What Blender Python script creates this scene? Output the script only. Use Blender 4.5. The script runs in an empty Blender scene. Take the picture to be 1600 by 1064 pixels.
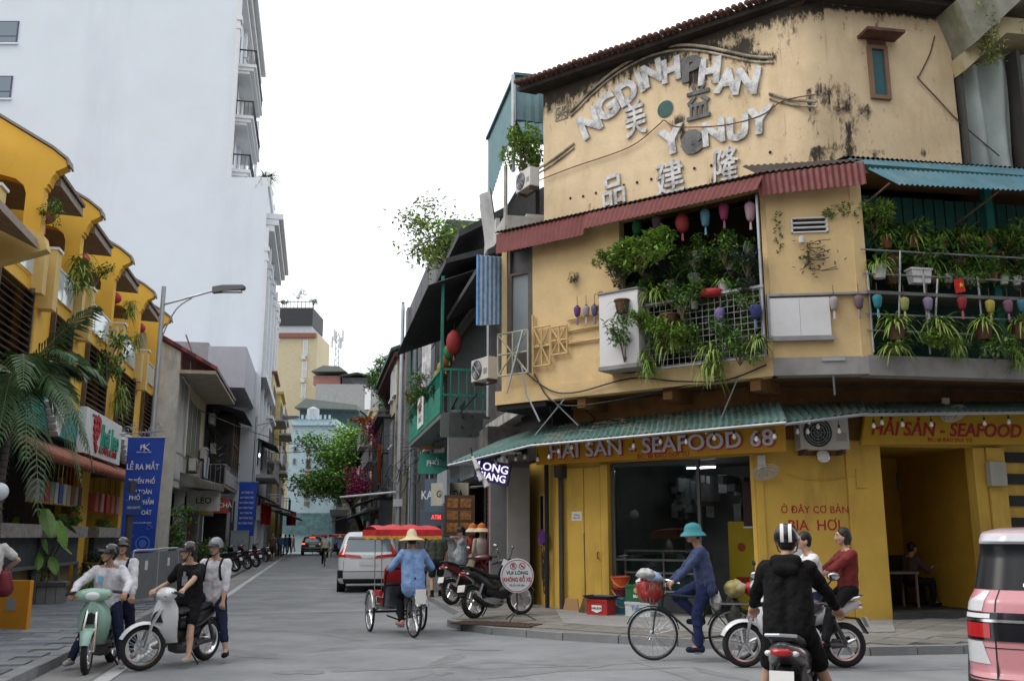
import bpy,bmesh,math,random
from math import sin,cos,pi,radians,atan2,hypot,sqrt,tan
from mathutils import Vector,Matrix,noise
random.seed(7)
SC = bpy.context.scene
COL = SC.collection
# ------------------------------------------------------------------ camera
F_PX,HOR,EYE = 1480.0,306.0,1.6
PITCH = math.atan(HOR / F_PX)
cam_d = bpy.data.cameras.new('camera')
cam = bpy.data.objects.new('camera',cam_d)
COL.objects.link(cam)
cam.location = (0,0,EYE)
cam.rotation_euler = (pi / 2 + PITCH,0,0)
cam_d.sensor_width = 36
cam_d.lens = 36 * F_PX / 1600
cam_d.clip_start = 0.1
cam_d.clip_end = 3000
SC.camera = cam
# ------------------------------------------------------------------ sky, sun, exposure (overcast day)
SUN_EL,SUN_AZ = radians(50),radians(258)      # azimuth from +Y, clockwise
world = bpy.data.worlds.new('World')
SC.world = world
world.use_nodes = True
wn,wl = world.node_tree.nodes,world.node_tree.links
bg = wn['Background']
sky = wn.new('ShaderNodeTexSky')
sky.sky_type = 'NISHITA'
sky.sun_disc = False
sky.sun_elevation = SUN_EL
sky.sun_rotation = SUN_AZ
sky.dust_density = 3.0
cloud = wn.new('ShaderNodeMixRGB')
cloud.inputs[0].default_value = 0.88
cloud.inputs[2].default_value = (12.3,12.7,13.3,1)
wl.new(sky.outputs[0],cloud.inputs[1])
wl.new(cloud.outputs[0],bg.inputs[0])
bg.inputs[1].default_value = 0.1
sun_d = bpy.data.lights.new('sun','SUN')
sun = bpy.data.objects.new('sun',sun_d)
COL.objects.link(sun)
sun_d.energy = 1.2
sun_d.angle = radians(28)
sun_d.color = (1.0,0.96,0.90)
sd = Vector((sin(SUN_AZ) * cos(SUN_EL),cos(SUN_AZ) * cos(SUN_EL),sin(SUN_EL)))
sun.rotation_euler = sd.to_track_quat('Z','Y').to_euler()
sun.location = (0,0,60)
SC.view_settings.view_transform = 'Standard'
SC.view_settings.look = 'None'
SC.view_settings.exposure = 0.34
SC.view_settings.gamma = 1
SC.view_settings.use_curve_mapping = False
SC.cycles.max_bounces = 8
SC.cycles.transparent_max_bounces = 12
# ------------------------------------------------------------------ geometry helpers
CP,SP = cos(PITCH),sin(PITCH)
def ray(u,v):
 b = 532.0 - v
 return (u - 800.0,F_PX * CP - b * SP,F_PX * SP + b * CP)
def gp(u,v,z=0.0):
 r = ray(u,v)
 t = (z - EYE) / r[2]
 return (r[0] * t,r[1] * t)
def at(u,v,y):
 r = ray(u,v)
 t = y / r[1]
 return Vector((r[0] * t,y,EYE + r[2] * t))
class Wall:
 """a vertical plane p->q (as seen, from left to right); M maps local (s, depth behind, z) to world"""
 def __init__(self,p,q):
  L = hypot(q[0] - p[0],q[1] - p[1])
  self.p,self.L = p,L
  self.d = ((q[0] - p[0]) / L,(q[1] - p[1]) / L)
  dx,dy = self.d
  self.M = Matrix(((dx,-dy,0,p[0]),(dy,dx,0,p[1]),(0,0,1,0),(0,0,0,1)))
  self.rz = atan2(dy,dx)
 def __call__(self,u,v,off=0.0):
  r = ray(u,v)
  nx,ny = self.d[1],-self.d[0]
  px,py = self.p[0] + nx * off,self.p[1] + ny * off
  t = (px * nx + py * ny) / (r[0] * nx + r[1] * ny)
  return ((r[0] * t - px) * self.d[0] + (r[1] * t - py) * self.d[1],EYE + r[2] * t)
 def w(self,s,off=0.0,z=0.0):
  return Vector((self.p[0] + self.d[0] * s + self.d[1] * off,self.p[1] + self.d[1] * s - self.d[0] * off,z))
_D = Vector((-310.0,F_PX * CP + HOR * SP)).normalized()      # direction of the street
_N = Vector((_D.y,-_D.x))                                    # across, to the right
def xy(a,b):
 return (a * _D.x + b * _N.x,a * _D.y + b * _N.y)
STREET_RZ = atan2(_D.y,_D.x) - pi / 2
def smooth_path(pts,k=4):
 pts = [Vector(p) for p in pts]
 if len(pts) < 3:
  return pts
 out = []
 for i in range(len(pts) - 1):
  p0,p1,p2 = pts[max(i - 1,0)],pts[i],pts[i + 1]
  p3 = pts[min(i + 2,len(pts) - 1)]
  for j in range(k):
   t = j / k
   out.append(0.5 * ((2 * p1) + (p2 - p0) * t + (2 * p0 - 5 * p1 + 4 * p2 - p3) * t * t + (3 * p1 - p0 - 3 * p2 + p3) * t ** 3))
 out.append(pts[-1])
 return out
SPLIT = set('pier post bracket_beam planter_box white_corner louvre_frame pilaster awning_stay shop_door drain_pipe loose_pipe conduit wall_pipe sooty_beam planter_rim canopy_pole bumper_inset turn_lens sagging_cable moulding trench_patch'.split())
class MB:
 def __init__(self,M=None):
  self.v,self.f,self.mi,self.M,self.cur = [],[],[],M,0
 def add(self,vs,fs):
  b = len(self.v)
  if self.M is not None:
   vs = [self.M @ Vector(p) for p in vs]
  self.v.extend(tuple(p) for p in vs)
  self.f.extend([tuple(i + b for i in f) for f in fs])
  self.mi.extend([self.cur] * len(fs))
  return self
 def quad(self,a,b,c,d):
  return self.add([a,b,c,d],[(0,1,2,3)])
 def box(self,x0,x1,y0,y1,z0,z1):
  return self.add([(x0,y0,z0),(x1,y0,z0),(x1,y1,z0),(x0,y1,z0),(x0,y0,z1),(x1,y0,z1),(x1,y1,z1),(x0,y1,z1)],
      [(0,3,2,1),(4,5,6,7),(0,1,5,4),(1,2,6,5),(2,3,7,6),(3,0,4,7)])
 def cbox(self,c,s,rot=None):
  R = rot if rot is not None else Matrix.Identity(3)
  vs = [Vector(c) + R @ Vector((sx * s[0] / 2,sy * s[1] / 2,sz * s[2] / 2)) for sz in (-1,1) for sx,sy in ((-1,-1),(1,-1),(1,1),(-1,1))]
  return self.add(vs,[(0,3,2,1),(4,5,6,7),(0,1,5,4),(1,2,6,5),(2,3,7,6),(3,0,4,7)])
 def tube(self,pts,r,n=6,cap=True,flat=None):
  pts = [Vector(p) for p in pts]
  m = len(pts)
  rs = r if isinstance(r,(list,tuple)) else [r] * m
  vs,fs = [],[]
  up = None
  for i,p in enumerate(pts):
   t = (pts[min(i + 1,m - 1)] - pts[max(i - 1,0)])
   if t.length < 1e-9:
    t = Vector((0,0,1))
   t.normalize()
   if up is None:
    up = Vector((0,0,1)) if abs(t.z) < 0.95 else Vector((0,1,0))
   a = t.cross(up)
   if a.length < 1e-6:
    a = t.cross(Vector((1,0.3,0)))
   a.normalize()
   b = a.cross(t)
   up = b
   fl = flat if flat else 1.0
   for k in range(n):
    an = 2 * pi * k / n
    vs.append(p + a * (cos(an) * rs[i]) + b * (sin(an) * rs[i] * fl))
  for i in range(m - 1):
   for k in range(n):
    k2 = (k + 1) % n
    fs.append((i * n + k,i * n + k2,(i + 1) * n + k2,(i + 1) * n + k))
  if cap:
   fs.append(tuple(range(n - 1,-1,-1)))
   fs.append(tuple(range((m - 1) * n,m * n)))
  return self.add(vs,fs)
 def lathe(self,prof,n=16,c=(0,0,0),R=None,a0=0.0,a1=2 * pi):
  """profile of (radius, height) about +Z of R"""
  R = R if R is not None else Matrix.Identity(3)
  c = Vector(c)
  full = abs(a1 - a0 - 2 * pi) < 1e-6
  nn = n if full else n + 1
  vs = [c + R @ Vector((p[0] * cos(a0 + (a1 - a0) * k / n),p[0] * sin(a0 + (a1 - a0) * k / n),p[1])) for p in prof for k in range(nn)]
  fs = []
  for i in range(len(prof) - 1):
   for k in range(n):
    k2 = (k + 1) % nn
    fs.append((i * nn + k,i * nn + k2,(i + 1) * nn + k2,(i + 1) * nn + k))
  return self.add(vs,fs)
 def ball(self,c,r,nu=12,nv=8,R=None):
  rx,ry,rz = r if isinstance(r,(list,tuple)) else (r,r,r)
  R = R if R is not None else Matrix.Identity(3)
  c = Vector(c)
  vs = [c + R @ Vector((0,0,-rz))]
  for i in range(1,nv):
   a = -pi / 2 + pi * i / nv
   for k in range(nu):
    t = 2 * pi * k / nu
    vs.append(c + R @ Vector((rx * cos(a) * cos(t),ry * cos(a) * sin(t),rz * sin(a))))
  vs.append(c + R @ Vector((0,0,rz)))
  fs = [(0,1 + (k + 1) % nu,1 + k) for k in range(nu)]
  for i in range(nv - 2):
   for k in range(nu):
    k2 = (k + 1) % nu
    fs.append((1 + i * nu + k,1 + i * nu + k2,1 + (i + 1) * nu + k2,1 + (i + 1) * nu + k))
  L = len(vs) - 1
  b = 1 + (nv - 2) * nu
  fs += [(b + k,b + (k + 1) % nu,L) for k in range(nu)]
  return self.add(vs,fs)
 def capsule(self,p,q,r0,r1,n=10):
  """closed tapered capsule"""
  p,q = Vector(p),Vector(q)
  t = q - p
  L = t.length
  t = t / L if L > 1e-6 else Vector((0,0,1))
  prof = []
  for i in range(5):
   a = -pi / 2 + pi / 2 * i / 4
   prof.append((max(r0 * cos(a),1e-4),r0 * sin(a)))
  for i in range(5):
   a = pi / 2 * i / 4
   prof.append((max(r1 * cos(a),1e-4),L + r1 * sin(a)))
  R = t.to_track_quat('Z','Y').to_matrix()
  b0 = len(self.v)
  self.lathe(prof,n,p,R)
  m = len(prof)
  self.f.append(tuple(b0 + k for k in range(n - 1,-1,-1)))
  self.f.append(tuple(b0 + (m - 1) * n + k for k in range(n)))
  self.mi += [self.cur] * 2
  return self
 def loft(self,rings,cap=True,closed=False):
  n = len(rings[0])
  vs = [p for r in rings for p in r]
  fs = []
  m = len(rings)
  for i in range(m if closed else m - 1):
   i2 = (i + 1) % m
   for k in range(n):
    k2 = (k + 1) % n
    fs.append((i * n + k,i * n + k2,i2 * n + k2,i2 * n + k))
  if cap and not closed:
   fs.append(tuple(range(n - 1,-1,-1)))
   fs.append(tuple(range((m - 1) * n,m * n)))
  return self.add(vs,fs)
 def prism(self,poly,y0,y1,ax='y'):
  """poly of (x, z) (ax y), (x, y) (ax z) or (y, z) (ax x), pushed from y0 to y1"""
  n = len(poly)
  def P(p,y):
   return (p[0],y,p[1]) if ax == 'y' else ((p[0],p[1],y) if ax == 'z' else (y,p[0],p[1]))
  vs = [P(p,y0) for p in poly] + [P(p,y1) for p in poly]
  fs = [tuple(range(n - 1,-1,-1)),tuple(range(n,2 * n))]
  fs += [(k,(k + 1) % n,n + (k + 1) % n,n + k) for k in range(n)]
  return self.add(vs,fs)
 def sheet(self,fn,nu,nv):
  """grid surface fn(i/nu, j/nv)"""
  vs = [fn(i / nu,j / nv) for j in range(nv + 1) for i in range(nu + 1)]
  w = nu + 1
  return self.add(vs,[(j * w + i,j * w + i + 1,(j + 1) * w + i + 1,(j + 1) * w + i) for j in range(nv) for i in range(nu)])
 def corr(self,a,b,c,d,pitch=0.09,amp=0.018,rows=2,thick=0.006):
  """corrugated sheet, a->b upper edge, d->c lower edge, as a thin closed pair of skins"""
  a,b,c,d = (Vector(p) for p in (a,b,c,d))
  nrm = (b - a).cross(d - a).normalized()
  n = max(8,int((c - d).length / pitch) * 4)
  for sgn in (0,1):
   def fn(i,j):
    p = a.lerp(b,i).lerp(d.lerp(c,i),j)
    return p + nrm * (amp * sin(i * n / 4 * 2 * pi) - thick * sgn)
   self.sheet(fn,n,rows)
  return self
 def mesh(self,name,mats,smooth=False):
  me = bpy.data.meshes.new(name)
  me.from_pydata(self.v,[],self.f)
  for m in (mats if isinstance(mats,(list,tuple)) else [mats]):
   me.materials.append(m)
  if isinstance(mats,(list,tuple)) and len(mats) > 1:
   me.polygons.foreach_set('material_index',self.mi)
  if smooth:
   me.polygons.foreach_set('use_smooth',[True] * len(me.polygons))
   if smooth != True:
    me.set_sharp_from_angle(angle=radians(smooth))
  me.update()
  return me
 def build(self,name,mats,parent=None,**k):
  """one object; for names in SPLIT every separate piece becomes an object of its own"""
  if name not in SPLIT:
   return self.build1(name,mats,parent,**k)
  par = list(range(len(self.v)))
  def find(i):
   while par[i] != i:
    par[i] = par[par[i]]
    i = par[i]
   return i
  for f in self.f:
   for i in f[1:]:
    par[find(i)] = find(f[0])
  isl = {}
  for f in self.f:
   isl.setdefault(find(f[0]),[]).append(f)
  out = []
  for fs in isl.values():
   ids = sorted({i for f in fs for i in f})
   mp = {i: n for n,i in enumerate(ids)}
   q = MB()
   q.add([self.v[i] for i in ids],[tuple(mp[i] for i in f) for f in fs])
   out.append(q.build1(name,mats,parent,**k))
  return out[0]
 def build1(self,name,mats,parent=None,smooth=False,label=None,kind=None,bevel=0,fixn=True):
  me = self.mesh(name,mats,smooth)
  if fixn:
   bm = bmesh.new()
   bm.from_mesh(me)
   bmesh.ops.recalc_face_normals(bm,faces=bm.faces)
   bm.to_mesh(me)
   bm.free()
  o = bpy.data.objects.new(name,me)
  COL.objects.link(o)
  o.parent = parent
  if bevel:
   md = o.modifiers.new('edge','BEVEL')
   md.width = bevel
   md.segments = 2
   md.limit_method = 'ANGLE'
  if label:
   o['label'] = label
  if kind:
   o['kind'] = kind
  return o
def tag(o,label=None,cat=None,group=None,kind=None):
 if label:
  o['label'] = label
 if cat:
  o['category'] = cat
 if group:
  o['group'] = group
 if kind:
  o['kind'] = kind
 return o
def thing(name,label,cat,loc=(0,0,0),rz=0.0,group=None,wall=None,rot=None,scale=None):
 o = bpy.data.objects.new(name,None)
 o.empty_display_size = 0.2
 COL.objects.link(o)
 if wall is not None:
  loc,rz = (wall.p[0],wall.p[1],0),wall.rz
 o.location = loc
 o.rotation_euler = rot if rot is not None else (0,0,rz)
 if scale:
  o.scale = (scale,) * 3
 return tag(o,label,cat,group)
def solo(mb,name,mats,label,cat,group=None,loc=(0,0,0),rz=0.0,**k):
 o = mb.build(name,mats,None,**k)
 o.location = loc
 o.rotation_euler = (0,0,rz)
 return tag(o,label,cat,group)
_kids = {}
def copy_thing(src,loc,rz=0.0,label=None,group=None,scale=None,parts=None):
 """a copy of a thing with its parts and sub-parts; meshes are shared"""
 r = src.copy()
 COL.objects.link(r)
 r.location = loc
 r.rotation_euler = (src.rotation_euler[0],src.rotation_euler[1],rz)
 if scale:
  r.scale = (scale,) * 3
 if label:
  r['label'] = label
 if group:
  r['group'] = group
 if src.name not in _kids:
  _kids[src.name] = [(c,list(c.children)) for c in src.children]
 for ch,gs in _kids[src.name]:
  c = ch.copy()
  COL.objects.link(c)
  c.parent = r
  if parts and ch.name.split('.')[0] in parts:
   c.material_slots[0].link = 'OBJECT'
   c.material_slots[0].material = parts[ch.name.split('.')[0]]
  for g in gs:
   d = g.copy()
   COL.objects.link(d)
   d.parent = c
 return r
def text(body,parent,loc,size,m,name='lettering',rot=(pi / 2,0,0),extrude=0.01,align='CENTER',bold=0.0,squash=1.0,space=1.0,shear=0.0,label=None):
 cu = bpy.data.curves.new(name,'FONT')
 cu.body = body
 cu.size = size
 cu.extrude = extrude
 cu.align_x = align
 cu.align_y = 'CENTER'
 cu.offset = bold * size
 cu.space_character = space
 cu.shear = shear
 cu.resolution_u = 3
 cu.materials.append(m)
 o = bpy.data.objects.new(name,cu)
 COL.objects.link(o)
 o.parent = parent
 o.location = loc
 o.rotation_euler = rot
 o.scale = (squash,1,1)
 if label:
  o['label'] = label
 return o
# ------------------------------------------------------------------ materials
_mats = {}
def mat(name,col=(.5,.5,.5),rough=.7,metal=0.0,var=.12,vscale=2.5,bump=0.0,bscale=40.0,stain=None,sscale=1.2,samt=.5,
  streak=1.0,spec=.4,emit=0.0,coat=0.0,alpha=1.0,attr=None,attr_col=(.02,.02,.018),brick=None,wave=None,trans=0.0,grain=0.0):
 if name in _mats:
  return _mats[name]
 m = bpy.data.materials.new(name)
 _mats[name] = m
 m.use_nodes = True
 nt = m.node_tree
 N,Lk = nt.nodes,nt.links
 b = N['Principled BSDF']
 b.inputs['Roughness'].default_value = rough
 b.inputs['Metallic'].default_value = metal
 b.inputs['Specular IOR Level'].default_value = spec
 b.inputs['Coat Weight'].default_value = coat
 b.inputs['Coat Roughness'].default_value = .08
 b.inputs['Alpha'].default_value = alpha
 b.inputs['Transmission Weight'].default_value = trans
 tc = N.new('ShaderNodeTexCoord')
 out = None
 def rgb(c):
  n = N.new('ShaderNodeRGB')
  n.outputs[0].default_value = (c[0],c[1],c[2],1)
  return n.outputs[0]
 def mixc(fac,a,c,blend='MIX'):
  n = N.new('ShaderNodeMixRGB')
  n.blend_type = blend
  if isinstance(fac,(int,float)):
   n.inputs[0].default_value = fac
  else:
   Lk.new(fac,n.inputs[0])
  Lk.new(a,n.inputs[1])
  Lk.new(c,n.inputs[2])
  return n.outputs[0]
 def nz(scale,detail=5,stretch=1.0,rg=.6):
  mp = N.new('ShaderNodeMapping')
  mp.inputs['Scale'].default_value = (1,1,1.0 / stretch)
  Lk.new(tc.outputs['Object'],mp.inputs[0])
  n = N.new('ShaderNodeTexNoise')
  n.inputs['Scale'].default_value = scale
  n.inputs['Detail'].default_value = detail
  n.inputs['Roughness'].default_value = rg
  Lk.new(mp.outputs[0],n.inputs['Vector'])
  return n.outputs['Fac']
 def ramp(x,lo,hi,a=0.0,c=1.0):
  n = N.new('ShaderNodeMapRange')
  n.inputs['From Min'].default_value = lo
  n.inputs['From Max'].default_value = hi
  n.inputs['To Min'].default_value = a
  n.inputs['To Max'].default_value = c
  Lk.new(x,n.inputs['Value'])
  return n.outputs['Result']
 c = rgb(col)
 hgt = None
 if brick:
  bw,bh,mort,c2,cm = brick
  br = N.new('ShaderNodeTexBrick')
  br.inputs['Scale'].default_value = 1.0
  br.inputs['Brick Width'].default_value = bw
  br.inputs['Row Height'].default_value = bh
  br.inputs['Mortar Size'].default_value = mort
  br.inputs['Color1'].default_value = (*col,1)
  br.inputs['Color2'].default_value = (*c2,1)
  br.inputs['Mortar'].default_value = (*cm,1)
  Lk.new(tc.outputs['Object'],br.inputs['Vector'])
  c = br.outputs['Color']
 if var:
  d = N.new('ShaderNodeMixRGB')
  d.blend_type = 'MULTIPLY'
  d.inputs[0].default_value = 1
  vv = ramp(nz(vscale),.28,.72,1 - var,1 + var)
  cb = N.new('ShaderNodeCombineColor')
  for i in range(3):
   Lk.new(vv,cb.inputs[i])
  Lk.new(c,d.inputs[1])
  Lk.new(cb.outputs[0],d.inputs[2])
  c = d.outputs[0]
 if grain:
  d = N.new('ShaderNodeMixRGB')
  d.blend_type = 'MULTIPLY'
  d.inputs[0].default_value = 1
  vv = ramp(nz(160,2),.3,.7,1 - grain,1 + grain)
  cb = N.new('ShaderNodeCombineColor')
  for i in range(3):
   Lk.new(vv,cb.inputs[i])
  Lk.new(c,d.inputs[1])
  Lk.new(cb.outputs[0],d.inputs[2])
  c = d.outputs[0]
 if stain:
  f = ramp(nz(sscale,8,streak,.68),.66 - .3 * samt,.80 - .2 * samt)
  fm = N.new('ShaderNodeMath')
  fm.operation = 'MULTIPLY'
  fm.use_clamp = True
  Lk.new(f,fm.inputs[0])
  fm.inputs[1].default_value = min(1,.35 + samt * .6)
  c = mixc(fm.outputs[0],c,rgb(stain))
 if attr:
  an = N.new('ShaderNodeAttribute')
  an.attribute_name = attr
  ad = N.new('ShaderNodeMath')
  ad.operation = 'ADD'
  Lk.new(an.outputs['Fac'],ad.inputs[0])
  Lk.new(ramp(nz(9,8,2.5,.75),.25,.75,-.6,.6),ad.inputs[1])
  c = mixc(ramp(ad.outputs[0],.26,.62,0,.95),c,rgb(attr_col))
 Lk.new(c,b.inputs['Base Color'])
 if emit:
  Lk.new(c,b.inputs['Emission Color'])
  b.inputs['Emission Strength'].default_value = emit
 if bump:
  bp = N.new('ShaderNodeBump')
  bp.inputs['Strength'].default_value = min(1,bump)
  bp.inputs['Distance'].default_value = .02
  Lk.new(nz(bscale,4),bp.inputs['Height'])
  Lk.new(bp.outputs[0],b.inputs['Normal'])
 if rough > .25 and var:
  Lk.new(ramp(nz(vscale * 3),.3,.7,max(.05,rough - .12),min(1,rough + .12)),b.inputs['Roughness'])
 return m
# common materials
m_black = mat('black_plastic',(.012,.012,.013),.45,var=.2)
m_rubber = mat('black_rubber',(.018,.018,.019),.8,var=.2,bump=.2)
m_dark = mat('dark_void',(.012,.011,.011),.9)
m_chrome = mat('chrome',(.72,.72,.73),.22,1.0,var=.06)
m_steel = mat('grey_steel',(.33,.34,.36),.5,.7,stain=(.16,.10,.06),samt=.2,sscale=6)
m_galv = mat('galvanised_steel',(.42,.44,.46),.5,.6,var=.1)
m_white = mat('white_paint',(.78,.78,.77),.5,var=.05,stain=(.4,.38,.34),samt=.15)
m_glass = mat('dark_glass',(.02,.025,.03),.06,var=0,spec=.8)
m_skyglass = mat('window_glass',(.11,.15,.18),.08,var=0,spec=.9)
m_redl = mat('red_lamp',(.5,.02,.025),.2,var=.1,coat=.6)
m_clear = mat('clear_lamp',(.75,.76,.78),.12,var=.05,coat=.6)
m_concrete = mat('concrete',(.34,.33,.31),.88,var=.22,bump=.4,stain=(.09,.085,.075),samt=.45,streak=3)
m_wood = mat('brown_wood',(.10,.055,.03),.65,var=.3,vscale=6)
m_rust = mat('rusty_iron',(.11,.07,.05),.8,var=.4,vscale=8)
m_cable = mat('black_cable',(.015,.015,.016),.6)
# ================================================================== ground, road, pavements
m_ground = mat('bare_ground',(.20,.19,.18),.95,var=.2)
m_asphalt = mat('asphalt',(.25,.258,.265),.88,var=.24,vscale=.7,bump=.5,bscale=70,stain=(.16,.165,.17),sscale=.6,samt=.45,grain=.24,spec=.3)
m_paint = mat('road_paint',(.52,.52,.50),.75,var=.2,vscale=4,stain=(.2,.2,.2),sscale=4,samt=.45)
m_gutter = mat('gutter_concrete',(.27,.265,.255),.9,var=.2,bump=.4,stain=(.12,.115,.11),sscale=1.2,samt=.4,grain=.1)
m_kerb = mat('kerb_granite',(.24,.245,.25),.85,var=.2,grain=.2,stain=(.08,.08,.08),samt=.3)
m_slab_far = mat('pavement_slabs',(.19,.20,.215),.85,var=.2,grain=.15,stain=(.09,.09,.085),samt=.3,brick=(.6,.4,.012,(.235,.24,.25),(.09,.09,.09)))
m_stones = [mat('grey_stone_%s' % n,c,.8,var=.18,grain=.18,stain=(.08,.085,.09),samt=.25,sscale=2) for n,c in
   (('blue',(.17,.19,.215)),('pale',(.225,.235,.245)),('dark',(.135,.15,.17)))]
m_brownpave = mat('worn_pavement',(.215,.20,.18),.9,var=.22,grain=.18,bump=.4,stain=(.085,.08,.07),sscale=.8,samt=.5)
g = MB();g.quad((-900,-300,-.05),(900,-300,-.05),(900,1500,-.05),(-900,1500,-.05))
g.build('ground',m_ground,kind='structure')
g = MB();g.sheet(lambda i,j: (-40 + 80 * i,-15 + 150 * j,0),40,75)
road = g.build('road',m_asphalt,kind='structure')
# patches and joints of the asphalt
pm = mat('asphalt_patch',(.215,.22,.225),.9,var=.2,grain=.15,bump=.4,bscale=80)
pl = mat('asphalt_pale_patch',(.30,.305,.31),.9,var=.15,grain=.12,bump=.4,bscale=80)
g = MB()
def blob(c,rx,ry,rot,z,seed,n=26):
 r = random.Random(seed)
 ph = [r.uniform(0,6.28) for _ in range(4)]
 vs = []
 for k in range(n):
  t = 2 * pi * k / n
  q = 1 + .22 * sin(2 * t + ph[0]) + .16 * sin(3 * t + ph[1]) + .12 * sin(5 * t + ph[2]) + .07 * sin(9 * t + ph[3])
  x,y = rx * q * cos(t),ry * q * sin(t)
  vs.append((c[0] + x * cos(rot) - y * sin(rot),c[1] + x * sin(rot) + y * cos(rot),z))
 g.add(vs,[tuple(range(n))])
for i,(u,v,rx,ry) in enumerate([(520,985,.5,.35),(515,1015,.32,.22),(540,1045,.25,.2),(455,965,.6,.3),(590,940,.7,.5),(470,905,1.2,.5),(640,1008,.9,.35),(560,925,.8,.4),(800,1040,1.1,.2),(700,1030,.5,.18),(960,1045,.7,.12),(1430,1045,.6,.15),(430,935,.9,.2),(380,1020,.8,.25),(600,1045,.6,.12),(850,1050,.9,.1),(1120,1052,.5,.1),(420,985,.4,.12),(690,1050,.3,.1),(560,1000,.15,.1),(745,1015,.35,.06),(470,1050,.25,.2)]):
 blob(gp(u,v),rx,ry,random.uniform(0,3),.0015 + .00012 * i,50 + i)
g.build('oil_stain',pm,road,kind='stuff')
g = MB()
for i,(a0,a1,b0,b1) in enumerate([(21.4,21.75,-2.2,2.6),(31,31.5,-2.2,2.7),(44,44.8,-2.2,2.5)]):
 g.quad((*xy(a0,b0),.0045),(*xy(a0 + .4,b1),.0045),(*xy(a1 + .4,b1),.0045),(*xy(a1,b0),.0045))
g.build('trench_patch',pl,road)
g = MB()
def crack(pts,w=.007):
 pts = smooth_path([Vector((*gp(*p),.006)) for p in pts],6)
 for i in range(len(pts) - 1):
  a,b = pts[i] + Vector((0,0,.00004 * i - .002)),pts[i + 1] + Vector((0,0,.00004 * i - .002))
  n = (b - a).cross(Vector((0,0,1))).normalized() * w * random.uniform(.5,1.4)
  g.quad(a - n,a + n,b + n,b - n)
crack([(640,1062),(760,1035),(900,1040),(1120,1028)]);crack([(980,1030),(1050,1052),(1080,1062)]);crack([(400,1000),(480,990),(560,1000)])
g.build('crack',pm,road,kind='stuff')
# left pavement with single stones near the camera
MR = Matrix(((_N.x,_D.x,0,0),(_N.y,_D.y,0,0),(0,0,1,0),(0,0,0,1)))      # local (b, a, z)
g = MB(MR);g.box(-26,-3.27,3,120,-.04,.115)
lpave = g.build('left_pavement',m_slab_far,kind='structure')
me = []
for k in range(3):
 q = MB();q.box(-.295,.295,-.195,.195,-.03,.019)
 me.append(q.mesh('paving_stone',m_stones[k]))
cnt = 0
for i in range(60):
 for j in range(10):
  a,b = 10.4 + i * .4,-3.58 - j * .6 - (.3 if i % 2 else 0)
  if cnt >= 296 or b < -9.0:
   continue
  x,y = xy(a,b)
  if not (-30 < 800 + F_PX * x / (y * CP) < 470):
   continue
  o = bpy.data.objects.new('paving_stone',me[random.choice((0,0,1,1,2))])
  COL.objects.link(o);o.parent = lpave
  o.location = (x,y,.115 + random.uniform(-.004,.003));o.rotation_euler = (random.uniform(-.004,.004),random.uniform(-.004,.004),STREET_RZ)
  cnt += 1
q = MB();q.box(-.09,.09,-.49,.49,-.1,.13);km = q.mesh('kerb_stone',m_kerb)
for i in range(46):
 o = bpy.data.objects.new('kerb_stone',km);COL.objects.link(o);o.parent = lpave
 x,y = xy(8 + i,-3.17);o.location = (x,y,random.uniform(-.006,.004));o.rotation_euler = (0,0,STREET_RZ + random.uniform(-.006,.006))
g = MB(MR);g.box(-3.26,-3.08,54,118,-.05,.13);g.build('kerb',m_kerb,lpave)
g = MB(MR)
for a in range(4,110,3):
 g.box(-3.07,-2.42,a + .01,a + 2.985,-.03,.006)
g.build('gutter',m_gutter,kind='structure')
g = MB(MR)
for k in range(60):
 g.quad((-2.36 + .01 * sin(k),6 + k * 1.6,.010),(-2.19 + .01 * sin(k * 1.7),6 + k * 1.6,.010),(-2.19 + .01 * sin(k * 1.7 + 1.7),7.6 + k * 1.6,.010),(-2.36 + .01 * sin(k + 1),7.6 + k * 1.6,.010))
g.build('edge_line',m_paint,road)
# right pavement: along the street, round the corner, along the shop fronts
kerb = [xy(118,2.95),xy(60,2.95),xy(24,2.95),xy(19.6,2.95),gp(700,978),gp(722,984),gp(770,991),gp(880,1000),gp(1060,1010),gp(1200,1018),gp(1360,1024),gp(1505,1021),(9.5,14.5),(16,15.7),(26,17.4)]
back = [(26,32),(4,32),xy(118,14)]
g = MB();g.prism([tuple(p) for p in kerb] + [tuple(p) for p in back],-.04,.105,'z')
rpave = g.build('right_pavement',m_brownpave,kind='structure')
path = [Vector((*p,0)) for p in kerb]
q = MB();q.box(-.44,.44,-.02,.13,-.08,.118);km2 = q.mesh('kerb_stone',m_kerb)
for i in range(2,len(path) - 1):
 a,b = path[i],path[i + 1]
 n = max(1,round((b - a).length / .9))
 for k in range(n):
  o = bpy.data.objects.new('kerb_stone',km2);COL.objects.link(o);o.parent = rpave
  o.location = a.lerp(b,(k + .5) / n);o.location.z = random.uniform(-.006,.004)
  o.rotation_euler = (0,0,atan2(b.y - a.y,b.x - a.x) + random.uniform(-.01,.01))
  o.scale = ((b - a).length / n / .9,1,1)
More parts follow.
